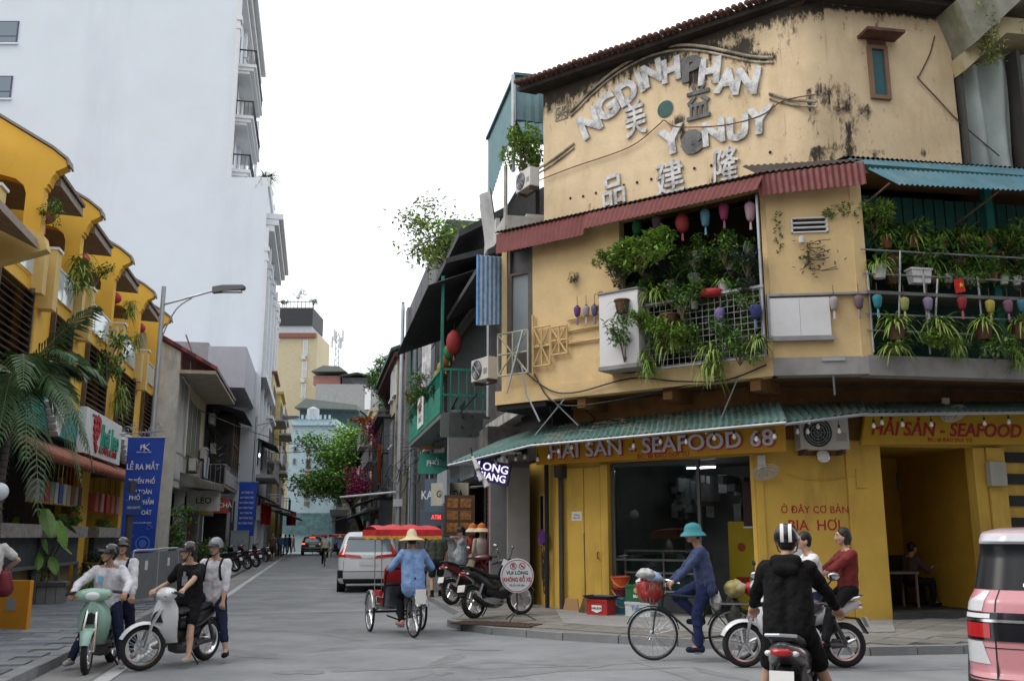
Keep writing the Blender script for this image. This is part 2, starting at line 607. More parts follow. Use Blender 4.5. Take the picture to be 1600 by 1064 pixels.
# single slabs of the corner pavement
sl = []
for k,c in enumerate(((.20,.19,.17),(.235,.22,.195),(.17,.16,.145))):
 q = MB();q.box(-.243,.243,-.243,.243,-.02,.016);sl.append(q.mesh('paving_slab',mat('brown_slab_%d' % k,c,.88,var=.2,grain=.2,stain=(.08,.075,.065),samt=.4)))
ins = lambda x,y,pg: sum(((a[1] > y) != (b[1] > y)) and x < (b[0] - a[0]) * (y - a[1]) / (b[1] - a[1]) + a[0] for a,b in zip(pg,pg[1:] + pg[:1])) % 2
zone = [tuple(p) for p in kerb[2:13]] + [(8.9,19.2),(7.0,18.1),(4.6,18.0),(.95,20.8),tuple(xy(24,4.6))]
cnt = 0
for i in range(-16,32):
 for j in range(-14,24):
  x,y = 1.5 + .5 * (i * .79 + j * .61),17.2 + .5 * (-i * .61 + j * .79)
  if cnt < 250 and all(ins(x + dx,y + dy,zone) for dx,dy in ((.3,.25),(-.3,-.25),(.25,-.3),(-.25,.3))):
   o = bpy.data.objects.new('paving_slab',random.choice(sl));COL.objects.link(o);o.parent = rpave;cnt += 1
   o.location = (x,y,.105 + random.uniform(-.005,.003));o.rotation_euler = (random.uniform(-.005,.005),random.uniform(-.005,.005),-.657)
# low sand-coloured apron in front of the shops
g = MB()
ap = [gp(868,962),gp(1195,981),gp(1395,979),gp(1400,1000),gp(1200,1003),gp(1060,998),gp(880,985)]
g.prism([tuple(p) for p in ap],.10,.125,'z');g = MB();g.prism([tuple(p) for p in ap],.10,.135,'z');g.build('apron',m_gutter,rpave)
# storm drain: bars in a frame
t = thing('drain_grate','rusty iron storm drain grate set in the kerb below the round sign','drain grate',(*gp(775,986),.118),radians(-24))
g = MB();g.box(-.75,.75,-.28,-.24,0,.02);g.box(-.75,.75,.24,.28,0,.02);g.box(-.75,-.71,-.24,.24,0,.02);g.box(.71,.75,-.24,.24,0,.02);g.build('frame',m_rust,t)
g = MB();g.box(-.025,.025,-.23,.23,0,.018);bm_ = g.mesh('bar',m_rust)
for k in range(13):
 o = bpy.data.objects.new('bar',bm_);COL.objects.link(o);o.parent = t;o.location = (-.64 + k * .107,0,0)
g = MB();g.quad((-.7,-.24,.002),(.7,-.24,.002),(.7,.24,.002),(-.7,.24,.002));g.build('pit',m_dark,t)
# ramp plates at the shop door
for k,(u,v,rz) in enumerate([(1465,1013,.13),(1560,1010,.16)]):
 g = MB();g.prism([(-.45,0),(.45,0),(.38,.11),(-.45,.11)],-.62,.62,'x')
 o = g.build('ramp_plate',mat('ramp_steel',(.10,.105,.11),.6,.4,var=.25,stain=(.12,.07,.04),samt=.3),bevel=.006)
 x,y = gp(u,v);o.location = (x,y,0);o.rotation_euler = (0,0,rz)
 tag(o,['dark steel ramp plate against the kerb beside the doorway','dark steel ramp plate half hidden behind the pink car'][k],'ramp plate','ramp plates')
# ================================================================== yellow corner building
_A,_B,_C = gp(870,958),gp(1190,977),gp(1395,976)
F1,F2 = Wall(_A,_B),Wall(_B,_C)
F3 = Wall(_C,(_C[0] + 9.85,_C[1] + 1.7))
_P1 = F1.w(5.5,1.0);_P2 = (6.32,16.55)
F2B = Wall((_P1.x,_P1.y),_P2)
F3B = Wall(_P2,(_P2[0] + 9.85,_P2[1] + 1.7))
_K = F1.w(6.1,0)
F3U = Wall((_K.x,_K.y),(_K.x + 9.85,_K.y + 1.7))
SIDE = Wall(xy(26,4.85),_A)                      # flank along the side street
Fi = F1.M.inverted()
R1,R2,R3,R2B,R3B,R3U,RS = None,Fi @ F2.M,Fi @ F3.M,Fi @ F2B.M,Fi @ F3B.M,Fi @ F3U.M,Fi @ SIDE.M
m_yel_up = mat('aged_yellow_plaster',(.67,.525,.335),.88,var=.14,vscale=1.1,bump=.35,bscale=14,attr='stain',attr_col=(.014,.013,.012),stain=(.50,.37,.22),sscale=1.2,samt=.55,streak=3.5)
m_yel = mat('yellow_plaster',(.64,.47,.24),.85,var=.12,vscale=1.6,bump=.3,bscale=16,stain=(.32,.21,.10),sscale=1.0,samt=.32,streak=2.5)
m_yel2 = mat('deep_yellow_paint',(.64,.41,.075),.62,var=.10,vscale=1.4,bump=.15,bscale=20,stain=(.30,.18,.05),sscale=1.1,samt=.5,streak=4)
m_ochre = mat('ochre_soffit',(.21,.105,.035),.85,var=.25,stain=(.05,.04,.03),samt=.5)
m_slabc = mat('painted_slab_grey',(.28,.275,.265),.85,var=.2,stain=(.08,.075,.07),samt=.45,streak=2)
m_redtin = mat('red_tin',(.17,.045,.04),.62,var=.16,vscale=3,stain=(.12,.05,.04),samt=.35,streak=4)
m_bluetin = mat('blue_tin',(.05,.15,.19),.5,var=.18,vscale=2,stain=(.15,.22,.24),samt=.5,streak=5,sscale=2)
m_greentin = mat('green_tin',(.115,.215,.195),.55,var=.2,vscale=2,stain=(.35,.36,.33),samt=.5,sscale=1.5)
m_tile_r = mat('old_roof_tile',(.13,.058,.04),.85,var=.4,vscale=7,stain=(.03,.028,.025),samt=.55,sscale=3)
m_letter = mat('weathered_white_relief',(.68,.68,.675),.8,var=.1,vscale=4,stain=(.07,.07,.07),sscale=2.6,samt=.72,streak=3,bump=.3)
m_letter_d = mat('blackened_relief',(.17,.17,.168),.85,var=.4,vscale=5,stain=(.03,.03,.03),sscale=3,samt=.7)
m_mould = mat('weathered_moulding',(.50,.44,.33),.85,var=.2,stain=(.035,.033,.03),sscale=2,samt=.8)
m_signy = mat('sign_orange',(.60,.30,.02),.5,var=.08)
m_signy2 = mat('sign_mustard',(.55,.33,.02),.5,var=.1,stain=(.3,.16,.02),samt=.3)
m_red = mat('red_print',(.42,.02,.03),.5,var=.1)
m_lil = mat('lilac_letter',(.70,.66,.74),.35,var=.04)
m_boxwhite = mat('white_cladding',(.66,.66,.67),.5,var=.06,stain=(.35,.33,.30),samt=.3,streak=4)
m_greyroom = mat('grey_room',(.27,.275,.28),.7,var=.2)
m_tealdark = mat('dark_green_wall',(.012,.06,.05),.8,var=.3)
cb = thing('corner_building','weathered yellow corner building with raised letters, awnings and a plant-filled balcony','building',wall=F1)
def wall_cells(mb,s0,s1,z0,z1,ops=(),y0=0.0,y1=.22):
 xs = sorted({s0,s1,*[o[0] for o in ops],*[o[1] for o in ops]});xs = [x for x in xs if s0 <= x <= s1]
 zs = sorted({z0,z1,*[o[2] for o in ops],*[o[3] for o in ops]});zs = [z for z in zs if z0 <= z <= z1]
 for i in range(len(xs) - 1):
  for j in range(len(zs) - 1):
   cx,cz = (xs[i] + xs[i + 1]) / 2,(zs[j] + zs[j + 1]) / 2
   if any(o[0] < cx < o[1] and o[2] < cz < o[3] for o in ops):
    continue
   mb.box(xs[i],xs[i + 1],y0,y1,zs[j],zs[j + 1])
# ---- upper wall with mould, as fine grids
def segd(p,a,b):
 ab = (b[0] - a[0],b[1] - a[1]);t = max(0,min(1,((p[0] - a[0]) * ab[0] + (p[1] - a[1]) * ab[1]) / (ab[0] ** 2 + ab[1] ** 2 + 1e-9)))
 return hypot(p[0] - a[0] - ab[0] * t,p[1] - a[1] - ab[1] * t)
def pld(p,pl):
 return min(segd(p,pl[i],pl[i + 1]) for i in range(len(pl) - 1))
arch = [F1(740 + x / 3.04,y / 3.04) for x,y in ((465,535),(560,435),(680,335),(800,265),(900,230),(1000,218),(1100,226),(1210,248),(1320,272),(1425,278))]
low_arc = [F1(740 + x / 3.04,y / 3.04) for x,y in ((310,805),(400,745),(480,682))]
right_arc = [F1(1203,148),F1(1240,157),F1(1276,160)]
spots1 = [(F1(1160,78),.38),(F1(1270,150),.3),(F1(1090,118),.35),(F1(1060,195),.25),(F1(1070,215),.22),(F1(1290,130),.2)]
def stain1(s,z):
 d = 0.0
 top = 12.1 - z
 k = .46 + .34 * max(0,1 - s / 2.5)
 d = max(d,1.15 - top / k)
 da = pld((s,z),arch)
 d = max(d,(1.0 - da / .24) * (.55 + .6 * max(0,1 - abs(s - 3.0) / 3.4)))
 for (cs,cz),r in spots1:
  d = max(d,1.1 - hypot((s - cs),(z - cz) * .9) / r)
 drip = noise.noise(Vector((s * 5.5,3.7,z * .35)))
 if 1.2 < s < 5.4:
  below = arch_z(s) - z
  if 0 < below < 1.6:
   d = max(d,(drip * 1.6 + .1) * (1 - below / 1.6))
 d = max(d,(drip * 1.1 - .02) * max(0,1 - top / 1.2))
 d = max(d,(.5 - da) * .35)
 if z < 8.95:
  d = max(d,.5 * (8.95 - z) + drip * .6)
 return d
def arch_z(s):
 for i in range(len(arch) - 1):
  if arch[i][0] <= s <= arch[i + 1][0]:
   t = (s - arch[i][0]) / (arch[i + 1][0] - arch[i][0]);return arch[i][1] + (arch[i + 1][1] - arch[i][1]) * t
 return 0
spots3 = [(F3U(1318,165),.42,.5),(F3U(1300,140),.3,.3),(F3U(1345,172),.3,.25),(F3U(1330,190),.2,.3),(F3U(1318,232),.5,.16),(F3U(1370,238),.35,.10),(F3U(1443,240),.14,.14),(F3U(1285,148),.2,.15)]
def stain3(s,z):
 d = 1.05 - (12.05 - z) / .16
 drip = noise.noise(Vector((s * 6,9.1,z * .4)))
 for (cs,cz),rx,rz in spots3:
  d = max(d,.62 - hypot((s - cs) / rx,(z - cz) / rz) * .55)
  if abs(s - cs) < rx and z < cz:
   d = max(d,(drip * 1.3 + .18) * (1 - (cz - z) / 1.1))
 d = max(d,(drip * 1.0) * max(0,1 - (12 - z) / .8))
 return d
def stained(name,M,s0,s1,z0,z1,fn,step=.06):
 nu,nv = int((s1 - s0) / step),int((z1 - z0) / step)
 mb = MB(M)
 mb.sheet(lambda i,j: (s0 + (s1 - s0) * i,.012 * noise.noise(Vector((s0 + (s1 - s0) * i,0,z0 + (z1 - z0) * j)) * 1.3),z0 + (z1 - z0) * j),nu,nv)
 o = mb.build(name,m_yel_up,cb,smooth=True,fixn=False)
 at_ = o.data.attributes.new('stain','FLOAT','POINT')
 at_.data.foreach_set('value',[max(-.5,min(1.2,fn(s0 + (s1 - s0) * i / nu,z0 + (z1 - z0) * j / nv))) for j in range(nv + 1) for i in range(nu + 1)])
 return o
wu = stained('upper_wall',R1,-.26,5.62,8.2,12.08,stain1)
wu3 = stained('upper_wall',R3U,.48,3.22,8.2,12.05,stain3)
def bend(i,j):         # the two faces meet in a soft bend
 a,b = Vector((5.62,0,0)),R3U @ Vector((.48,0,0));k = Vector((6.1,0,0));p = a * (1 - i) ** 2 + k * (2 * i * (1 - i)) + b * i * i
 return (p.x,p.y,8.2 + 3.87 * j)
g = MB();g.sheet(bend,16,60);o = g.build('upper_wall',m_yel_up,cb,smooth=True,fixn=False)
o.data.attributes.new('stain','FLOAT','POINT').data.foreach_set('value',[max(-.5,max(stain1(5.62 + i * .03,8.2 + 3.87 * j / 60),stain3(.03 * i,8.2 + 3.87 * j / 60))) for j in range(61) for i in range(17)])
g = MB()      # body of the upper storey behind the plaster
g.box(-.26,5.6,.04,.3,8.2,12.05);g.box(-.26,-.05,.04,5.5,8.2,12.0)
g.M = R3U;g.box(0.5,3.22,.04,.3,8.2,12.02);g.box(3.0,3.22,.04,6,8.2,12.0)
g.build('wall_core',m_yel,cb)
# porthole
ps,pz = F1(1040,171)
g = MB()
g.lathe([(.20,-.035),(.215,-.02),(.19,.012),(.175,.02)],28,(ps,0,pz),Matrix.Rotation(pi / 2,3,'X'))
ph = g.build('porthole',m_mould,cb,smooth=True)
g = MB();g.lathe([(.19,.021),(.185,.022),(.0,.0225)],28,(ps,0,pz),Matrix.Rotation(pi / 2,3,'X'));g.build('pane',mat('porthole_green',(.008,.07,.06),.5),ph)
# mouldings
for pl_,r in ((arch,.055),(low_arc,.05),(right_arc,.05)):
 g = MB()
 pts = smooth_path([(p[0],-.03,p[1]) for p in pl_],5)
 g.tube(pts,r * .62,8);g.tube([p + Vector((0,.01,-.11)) for p in pts],r * .5,8)
 g.build('moulding',m_mould,cb,smooth=60)
# square air vent brick
vs_,vz = F1(878,177)
g = MB();R = .17
for k in range(-1,2):
 g.box(vs_ - R,vs_ + R,-.03,-.005,vz + k * R * .95 - .02,vz + k * R * .95 + .02);g.box(vs_ + k * R * .95 - .02,vs_ + k * R * .95 + .02,-.029,-.004,vz - R,vz + R)
g.tube([(vs_ - R,-.02,vz - R),(vs_ + R,-.02,vz + R)],.02,4);g.tube([(vs_ - R,-.02,vz + R),(vs_ + R,-.02,vz - R)],.02,4)
vb = g.build('vent_brick',m_mould,cb);g = MB();g.box(vs_ - R,vs_ + R,-.003,.0,vz - R,vz + R);g.build('recess',m_dark,vb)
# relief letters
def relief(ch,x,y,hpx,rot,sc=3.94,ox=860,oy=50,dark=False,sq=1.0,bold=.055,m=None):
 u,v = ox + x / sc,oy + y / sc
 s,z = F1(u,v);d = (F1.w(s).y)
 h = hpx / sc * d / 1390.0
 text(ch,cb,(s,-.035,z),h * 1.36,m or (m_letter_d if dark else m_letter),'raised_letter',(pi / 2,radians(-rot),0),.022,bold=bold,squash=sq)
for a in (('N',250,572,160,22),('G',355,472,165,24),('D',478,382,150,20),('I',562,318,140,18),('N',636,268,150,10),('H',748,246,150,2)):
 relief(*a,sq=.95)
relief('P',868,240,158,-2,dark=True,sq=1.15);relief('H',985,255,165,-8,sq=.95);relief('A',1092,312,150,-12,sq=.95);relief('N',1212,316,165,-14,sq=1.0)
for a in (('Y',752,682,165,6),('e',872,664,205,6),('N',1010,630,150,2),('U',1158,606,150,-2),('Y',1290,560,165,-4)):
 relief(*a,sq=1.0,dark=(a[0] == 'e'))
relief('美',528,555,185,4,sq=.62,bold=.012);relief('益',915,452,190,-2,dark=True,sq=.66,bold=.012)
relief('品',392,990,160,4,sq=.85,bold=.012);relief('建',740,918,175,2,sq=.85,bold=.012);relief('隆',1082,838,175,-2,sq=.75,bold=.012)
# small drilled holes row
g = MB()
for x,y in ((125,1025),(203,1013),(281,993),(454,945),(535,928),(622,908),(800,867),(888,842),(992,824),(1150,787),(1354,743)):
 s,z = F1(860 + x / 3.94,50 + y / 3.94);g.lathe([(.032,0),(0,0.001)],10,(s,-.016,z),Matrix.Rotation(pi / 2,3,'X'))
g.build('drill_hole',m_dark,cb,kind='stuff')
# upper right window with canopy
s0,z1 = F3U(1353,72);s1,z0 = F3U(1391,158)
g = MB(R3U);wall_cells(g,s0,s1,z0,z1,[(s0 + .08,s1 - .08,z0 + .08,z1 - .08)],-.07,.02)
wf = g.build('window',mat('brown_frame',(.20,.12,.07),.7),cb)
g = MB(R3U);g.box(s0 + .08,s1 - .08,-.02,-.01,z0 + .08,z1 - .08);g.build('pane',mat('teal_pane',(.03,.10,.115),.12,var=.3,vscale=1.2,spec=.8),wf)
g = MB(R3U);g.box(s0 - .18,s1 + .2,-.4,0,z1 + .13,z1 + .19);g.box(s0 + .02,s1 - .02,-.05,0,z1 + .02,z1 + .12);g.build('canopy',m_tile_r,wf)
g = MB(R3U)
for (u0,v0),(u1,v1) in (((1298,184),(1318,168)),((1333,188),(1356,164))):
 a_,b_ = F3U(u0,v0),F3U(u1,v1);g.tube([(a_[0],-.3,a_[1]),(b_[0],0,b_[1])],.022,5)
g.build('bracket',m_rust,cb)
g = MB(R3U);pts = [F3U(*p) for p in ((1459,58),(1452,85),(1436,118),(1434,124),(1460,152),(1498,192),(1560,245))]
g.tube(smooth_path([(p[0],-.03,p[1]) for p in pts],4),.014,5);g.build('wall_cable',m_rust,cb)
g = MB();pts = [F1(*p) for p in ((845,283),(900,262),(985,232),(1030,198),(1040,190),(1060,200),(1130,198),(1190,183),(1225,160),(1275,150))]
g.tube(smooth_path([(p[0],-.06,p[1]) for p in pts],5),.013,5);g.build('wall_cable',mat('brown_cable',(.14,.07,.035),.8),cb)
# ---- tiled roof: single tiles along the eaves, the rest joined
g = MB()
P = [F1.w(-.7,.45,12.12),_K + Vector((.25,-.42,12.18)),F3U.w(3.5,.42,12.12)]
ridge = [F1.w(1.5,-3.2,13.6),F1.w(5.0,-3.6,13.8),F3U.w(3.4,-4.2,13.6)]
g.M = Fi
for i in range(2):
 a,b,c,d = P[i],P[i + 1],ridge[i + 1],ridge[i]
 nu,nv = int((b - a).length / .16),14
 for j in range(nv):
  for k in range(nu):
   p00 = a.lerp(b,k / nu).lerp(d.lerp(c,k / nu),j / nv);p10 = a.lerp(b,(k + 1) / nu).lerp(d.lerp(c,(k + 1) / nu),j / nv)
   p11 = a.lerp(b,(k + 1) / nu).lerp(d.lerp(c,(k + 1) / nu),(j + 1) / nv);p01 = a.lerp(b,k / nu).lerp(d.lerp(c,k / nu),(j + 1) / nv)
   h = Vector((0,0,.035 + .012 * random.random()));h2 = Vector((0,0,.008))
   g.add([p00 + h,p10 + h,p11 + h2,p01 + h2,p00 + h - Vector((0,0,.03)),p10 + h - Vector((0,0,.03))],[(0,1,2,3),(4,5,1,0)])
rf = g.build('roof',m_tile_r,cb,kind='stuff')
q = MB();q.tube([(0,-.17,0),(0,.17,.06)],[.06,.05],7)
tm = q.mesh('ridge_tile',m_tile_r,True)
for i in range(2):
 n = int((P[i + 1] - P[i]).length / .135)
 for k in range(n):
  o = bpy.data.objects.new('eave_tile',tm);COL.objects.link(o);o.parent = cb
  w = P[i].lerp(P[i + 1],(k + .5) / n);o.location = Fi @ (w + Vector((0,0,.045 + random.uniform(-.012,.012))))
  o.rotation_euler = (random.uniform(-.04,.04),0,(0 if i == 0 else F3U.rz - F1.rz) + random.uniform(-.07,.07))
g = MB(Fi)
for i in range(2):
 a,b = P[i],P[i + 1];dn = Vector((0,0,-.11));inn = (ridge[i] - a).normalized() * .5;inn.z = 0
 g.add([a,b,b + dn,a + dn,a + inn + dn,b + inn + dn],[(0,1,2,3),(3,2,5,4)])
g.build('eave_board',mat('black_eaves',(.03,.026,.022),.9,var=.4),cb)
g = MB(Fi);g.loft([[P[0],ridge[0],F1.w(-.26,-.1,12.0)],[P[1],ridge[1],F1.w(6.0,-.1,12.0)]]);
g.add([ridge[0],ridge[1],ridge[2],F3U.w(3.4,-9,12),F1.w(-.2,-7,12)],[(0,1,2,3,4)]);g.build('roof_back',m_tile_r,cb)
# ---- balcony storey
g = MB()
zb0,zb1 = 4.72,8.3
# front 1: wall s -.75..2.33, opening 2.33..5.4
wall_cells(g,-.76,5.5,zb0,zb1,[(-.62,.1,5.05,7.95),(2.33,5.4,4.78,8.0)],-.95,-.75)
g.box(-.76,-.6,-.75,4.5,zb0,zb1)
g.M = R2B;wall_cells(g,.02,1.64,zb0,zb1,[(.5,1.08,7.08,7.33)],0,.18)
g.M = R3B;g.box(-.1,.12,.0,1.4,zb0,zb1)
g.build('wall',m_yel,cb)
g = MB()      # back of the loggias, floor side
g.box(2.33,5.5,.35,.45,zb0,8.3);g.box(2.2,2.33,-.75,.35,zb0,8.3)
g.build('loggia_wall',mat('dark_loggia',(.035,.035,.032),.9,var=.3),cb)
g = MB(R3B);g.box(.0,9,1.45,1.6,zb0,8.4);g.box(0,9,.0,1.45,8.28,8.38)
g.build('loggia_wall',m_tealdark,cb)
g = MB(R3B)
for k in range(26):
 g.box(.3 + k * .22,.3 + k * .22 + .19,.35,.37,6.9 - .2 * random.random(),7.9)
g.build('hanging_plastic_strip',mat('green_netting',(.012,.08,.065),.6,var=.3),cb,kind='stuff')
g = MB(R3B);g.box(2.9,3.05,.3,.45,4.9,8.2);g.build('post',mat('teal_post',(.02,.2,.18),.6),cb)
# window bay at the corner
g = MB();wall_cells(g,-.62,.1,5.05,7.95,[(-.5,-.04,5.55,7.3),(-.54,0,7.36,7.9)],-.93,-.8);g.box(-.62,.1,-.80,-.78,5.06,7.94)
wb = g.build('window',mat('grey_brown_frame',(.12,.10,.085),.7,var=.2),cb)
g = MB();g.box(-.5,-.04,-.87,-.86,5.55,7.3);g.build('pane',mat('frosted_pane',(.27,.30,.31),.25,var=.1,vscale=1),wb)
g = MB();g.box(-.54,0,-.85,-.84,7.36,7.9);g.build('pane',mat('dusty_pane',(.10,.10,.10),.4),wb)
# X lattice railing in front of the window and on the wall
mg = mat('pale_green_iron',(.40,.40,.31),.7,var=.25,stain=(.12,.09,.06),samt=.4)
def lattice(s0,s1,z0,z1,y,m,par,nm='railing'):
 g = MB();r = .022
 for p,q in (((s0,z0),(s1,z0)),((s0,z1),(s1,z1)),((s0,z0),(s0,z1)),((s1,z0),(s1,z1)),((s0,z0),(s1,z1)),((s0,z1),(s1,z0)),((s0,(z0 + z1) / 2),(s1,(z0 + z1) / 2)),(((s0 + s1) / 2,z0),((s0 + s1) / 2,z1))):
  g.tube([(p[0],y,p[1]),(q[0],y,q[1])],r,5)
 c = ((s0 + s1) / 2,y,(z0 + z1) / 2);g.lathe([(.07,-.02),(.07,.02)],8,c,Matrix.Rotation(pi / 2,3,'X'))
 return g.build(nm,m,par)
lattice(-.7,.12,5.02,5.95,-1.16,mg,cb);my = mat('yellow_iron',(.56,.40,.19),.75,var=.15)
lattice(.18,.62,5.15,6.0,-1.04,my,cb);lattice(.64,1.05,5.35,5.95,-1.03,my,cb)
g = MB()
for zz in (5.55,5.82,6.06):
 g.tube([(1.05,-1.0,zz),(2.15,-1.0,zz + .02)],.025,5)
g.tube([(.15,-1.02,4.85),(.15,-1.02,6.3)],.03,5);g.tube([(.2,-1.0,5.62),(2.1,-1.0,5.55)],.02,5)
g.build('wall_pipe',my,cb)
g = MB();g.tube([(-.35,-1.3,4.6),(.0,-1.18,5.95)],.025,5);g.tube([(.05,-1.3,5.2),(.15,-1.25,4.55),(.45,-1.2,3.95)],.02,5);g.build('loose_pipe',m_galv,cb)
# vent window of the chamfer
g = MB(R2B)
for k in range(4):
 g.box(.46,1.12,-.03,.03,7.06 + k * .09,7.085 + k * .09)
g.box(.46,.49,-.03,.03,7.06,7.36);g.box(1.09,1.12,-.03,.03,7.06,7.36)
vw = g.build('vent_window',m_boxwhite,cb);g = MB(R2B);g.box(.49,1.09,.06,.07,7.08,7.34);g.build('pane',m_glass,vw)
# white boxes: clad cupboard and panel
g = MB();g.box(2.1,3.0,-1.42,-.96,4.88,6.35);g.build('cupboard',m_boxwhite,cb,bevel=.01)
g = MB();g.box(2.08,3.1,-1.46,-.96,4.8,4.875);g.box(2.08,3.02,-1.45,-.94,6.352,6.38);g.build('cupboard_trim',m_slabc,cb)
g = MB(R2B)
for k in range(2):
 g.box(-.02 + k * .53,.505 + k * .53,-.09,.0,5.12,5.82)
bp_ = g.build('panel',m_boxwhite,cb)
g = MB(R2B);g.box(-.06,1.08,-.12,.0,5.03,5.115);g.box(-.06,-.022,-.11,0,5.115,5.86);g.box(-.06,1.7,-.10,0,5.86,5.90);g.build('panel_frame',m_steel,bp_)
# balcony slab: yellow band on front 1, grey band round the corner
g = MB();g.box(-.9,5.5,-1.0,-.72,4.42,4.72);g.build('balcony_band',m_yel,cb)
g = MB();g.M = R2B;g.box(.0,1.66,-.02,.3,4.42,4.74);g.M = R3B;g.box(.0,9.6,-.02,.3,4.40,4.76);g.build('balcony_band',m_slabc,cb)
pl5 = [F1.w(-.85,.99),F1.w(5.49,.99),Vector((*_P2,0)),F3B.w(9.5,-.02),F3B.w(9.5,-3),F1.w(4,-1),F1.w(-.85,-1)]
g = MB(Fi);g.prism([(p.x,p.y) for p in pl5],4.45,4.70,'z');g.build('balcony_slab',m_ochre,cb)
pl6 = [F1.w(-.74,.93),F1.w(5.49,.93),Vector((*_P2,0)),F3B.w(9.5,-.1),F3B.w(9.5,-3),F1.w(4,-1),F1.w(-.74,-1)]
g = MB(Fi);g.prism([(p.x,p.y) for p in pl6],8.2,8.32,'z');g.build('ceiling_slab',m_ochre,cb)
# bracket beams under the slab
g = MB()
for s in (1.2,3.2,5.0):
 g.box(s,s + .2,-.9,0,4.2,4.44)
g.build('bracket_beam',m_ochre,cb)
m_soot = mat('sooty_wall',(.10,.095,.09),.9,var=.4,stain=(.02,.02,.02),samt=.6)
g = MB();g.box(-.88,.45,-.97,.4,4.30,4.415);g.box(-.05,.5,-.06,-.032,3.4,4.3);g.M = RS;g.box(SIDE.L - 2.7,SIDE.L + .02,-.05,-.005,3.35,4.5);g.build('dark_patch',m_dark,cb)  # flat near-black boxes under the slab's street end and along the flank
# ---- red corrugated fascias and blue awning
g = MB();g.corr((-.7,-1.22,8.24),(1.72,-1.22,8.21),(1.72,-1.34,7.72),(-.62,-1.34,7.74),.11,.016)
g.build('awning',m_redtin,cb);g = MB();g.corr((1.73,-1.25,8.20),(5.62,-1.25,8.10),(5.55,-1.42,7.80),(1.73,-1.42,7.82),.11,.016);g.build('awning',m_redtin,cb)
g = MB(R2B);g.corr((-.14,-.2,8.14),(1.78,-.25,8.30),(1.78,-.32,7.84),(-.12,-.28,7.72),.11,.016);g.build('awning',m_redtin,cb)
g = MB(R3B);g.corr((.08,.35,8.62),(3.7,.35,8.66),(4.1,-.52,7.86),(.55,-.52,7.8),.10,.018);
g.M = R3B;g.corr((3.7,.35,8.66),(9,.35,8.66),(9,-.52,7.86),(4.1,-.52,7.86),.10,.018);g.build('awning',m_bluetin,cb)
g = MB();md_ = mat('dark_tin_edge',(.05,.035,.03),.85,var=.3)
g.corr((-.7,0,8.60),(6.1,0,8.55),(5.6,-1.27,8.16),(-.72,-1.27,8.28),.11,.018)
g.M = R2B;g.corr((-.3,.6,8.66),(1.7,.65,8.70),(1.80,-.24,8.34),(-.15,-.22,8.18),.11,.018)
g.M = R3B;g.corr((.0,.9,8.72),(9,.9,8.74),(9,.33,8.70),(.05,.33,8.66),.1,.018);g.build('awning_roof',md_,cb)
g = MB(R3B)
for s in (.1,2.3,4.5):
 g.tube([(s + .3,-.5,7.82),(s - .1,.3,7.4)],.02,5)
g.build('awning_stay',m_rust,cb)
# ---- ground floor
g = MB();wall_cells(g,-.0,4.59,0,4.42,[(1.36,4.52,-.1,3.12)],0,.2)
g.M = R2;g.box(0.0,2.463,.0,.2,0,4.4)
g.M = R3;wall_cells(g,.0,8,0,4.4,[(.0,1.95,.2,3.3),(3.0,8.1,.2,3.1)],0,.2)
g.M = RS;L = SIDE.L;g.box(L - 2.6,L - .0,.0,.2,0,4.5)
g.build('shopfront_wall',m_yel2,cb)
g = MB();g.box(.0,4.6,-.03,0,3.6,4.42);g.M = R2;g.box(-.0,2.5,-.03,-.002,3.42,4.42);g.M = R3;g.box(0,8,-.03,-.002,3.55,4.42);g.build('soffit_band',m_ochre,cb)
g = MB()       # doors beside the opening
g.box(.32,.74,-.035,0,.06,3.05);g.build('door_leaf',m_yel2,cb,bevel=.008)
g = MB();g.box(.76,1.16,-.03,0,.06,3.05);dl = g.build('door_leaf',m_yel2,cb,bevel=.008)
g = MB();g.tube([(1.1,-.03,1.15),(1.1,-.08,1.16),(1.1,-.08,1.27),(1.1,-.03,1.28)],.012,5);g.build('handle',m_rust,dl)
g = MB();g.box(1.18,1.36,-.06,0,.0,3.1);g.build('door_jamb',m_yel2,cb,bevel=.01)
g = MB();g.tube([(.2,-.09,.1),(.2,-.09,3.1)],.055,8);g.box(.1,.3,-.2,0,2.85,3.1);g.build('drain_pipe',mat('dark_pipe',(.06,.055,.05),.8,var=.3),cb)
g = MB(R2)
for a,b,d in ((.02,.16,.05),(1.78,2.46,.045),(.16,1.76,.012)):
 g.box(a,b,-d,0,.1,3.4)
g.build('pilaster',m_yel2,cb,bevel=.006)
g = MB(R3);g.box(1.95,2.2,-.05,0,.0,3.3);g.box(2.22,2.6,-.09,0,0,3.3);g.build('pilaster',m_yel2,cb,bevel=.006)
g = MB(R2);g.tube(smooth_path([(.62,-.03,2.76),(1.0,-.03,2.66),(1.5,-.03,2.66),(2.0,-.05,2.74)],4),.012,5);g.box(1.95,2.15,-.075,-.04,2.5,2.85);g.build('painted_cable',m_yel2,cb)
text('Ở ĐÂY CƠ BẢN',cb,R2 @ Vector((1.13,-.016,2.09)),.185,m_red,'painted_lettering',(pi / 2,0,F2.rz - F1.rz),.002,bold=.006)
text('BIA  HƠI',cb,R2 @ Vector((1.10,-.016,1.80)),.27,m_red,'painted_lettering',(pi / 2,0,F2.rz - F1.rz),.002,bold=.009)
g = MB(R2);g.box(.66,.84,-.016,-.012,1.2,1.5);g.build('paper_notice',m_white,cb)
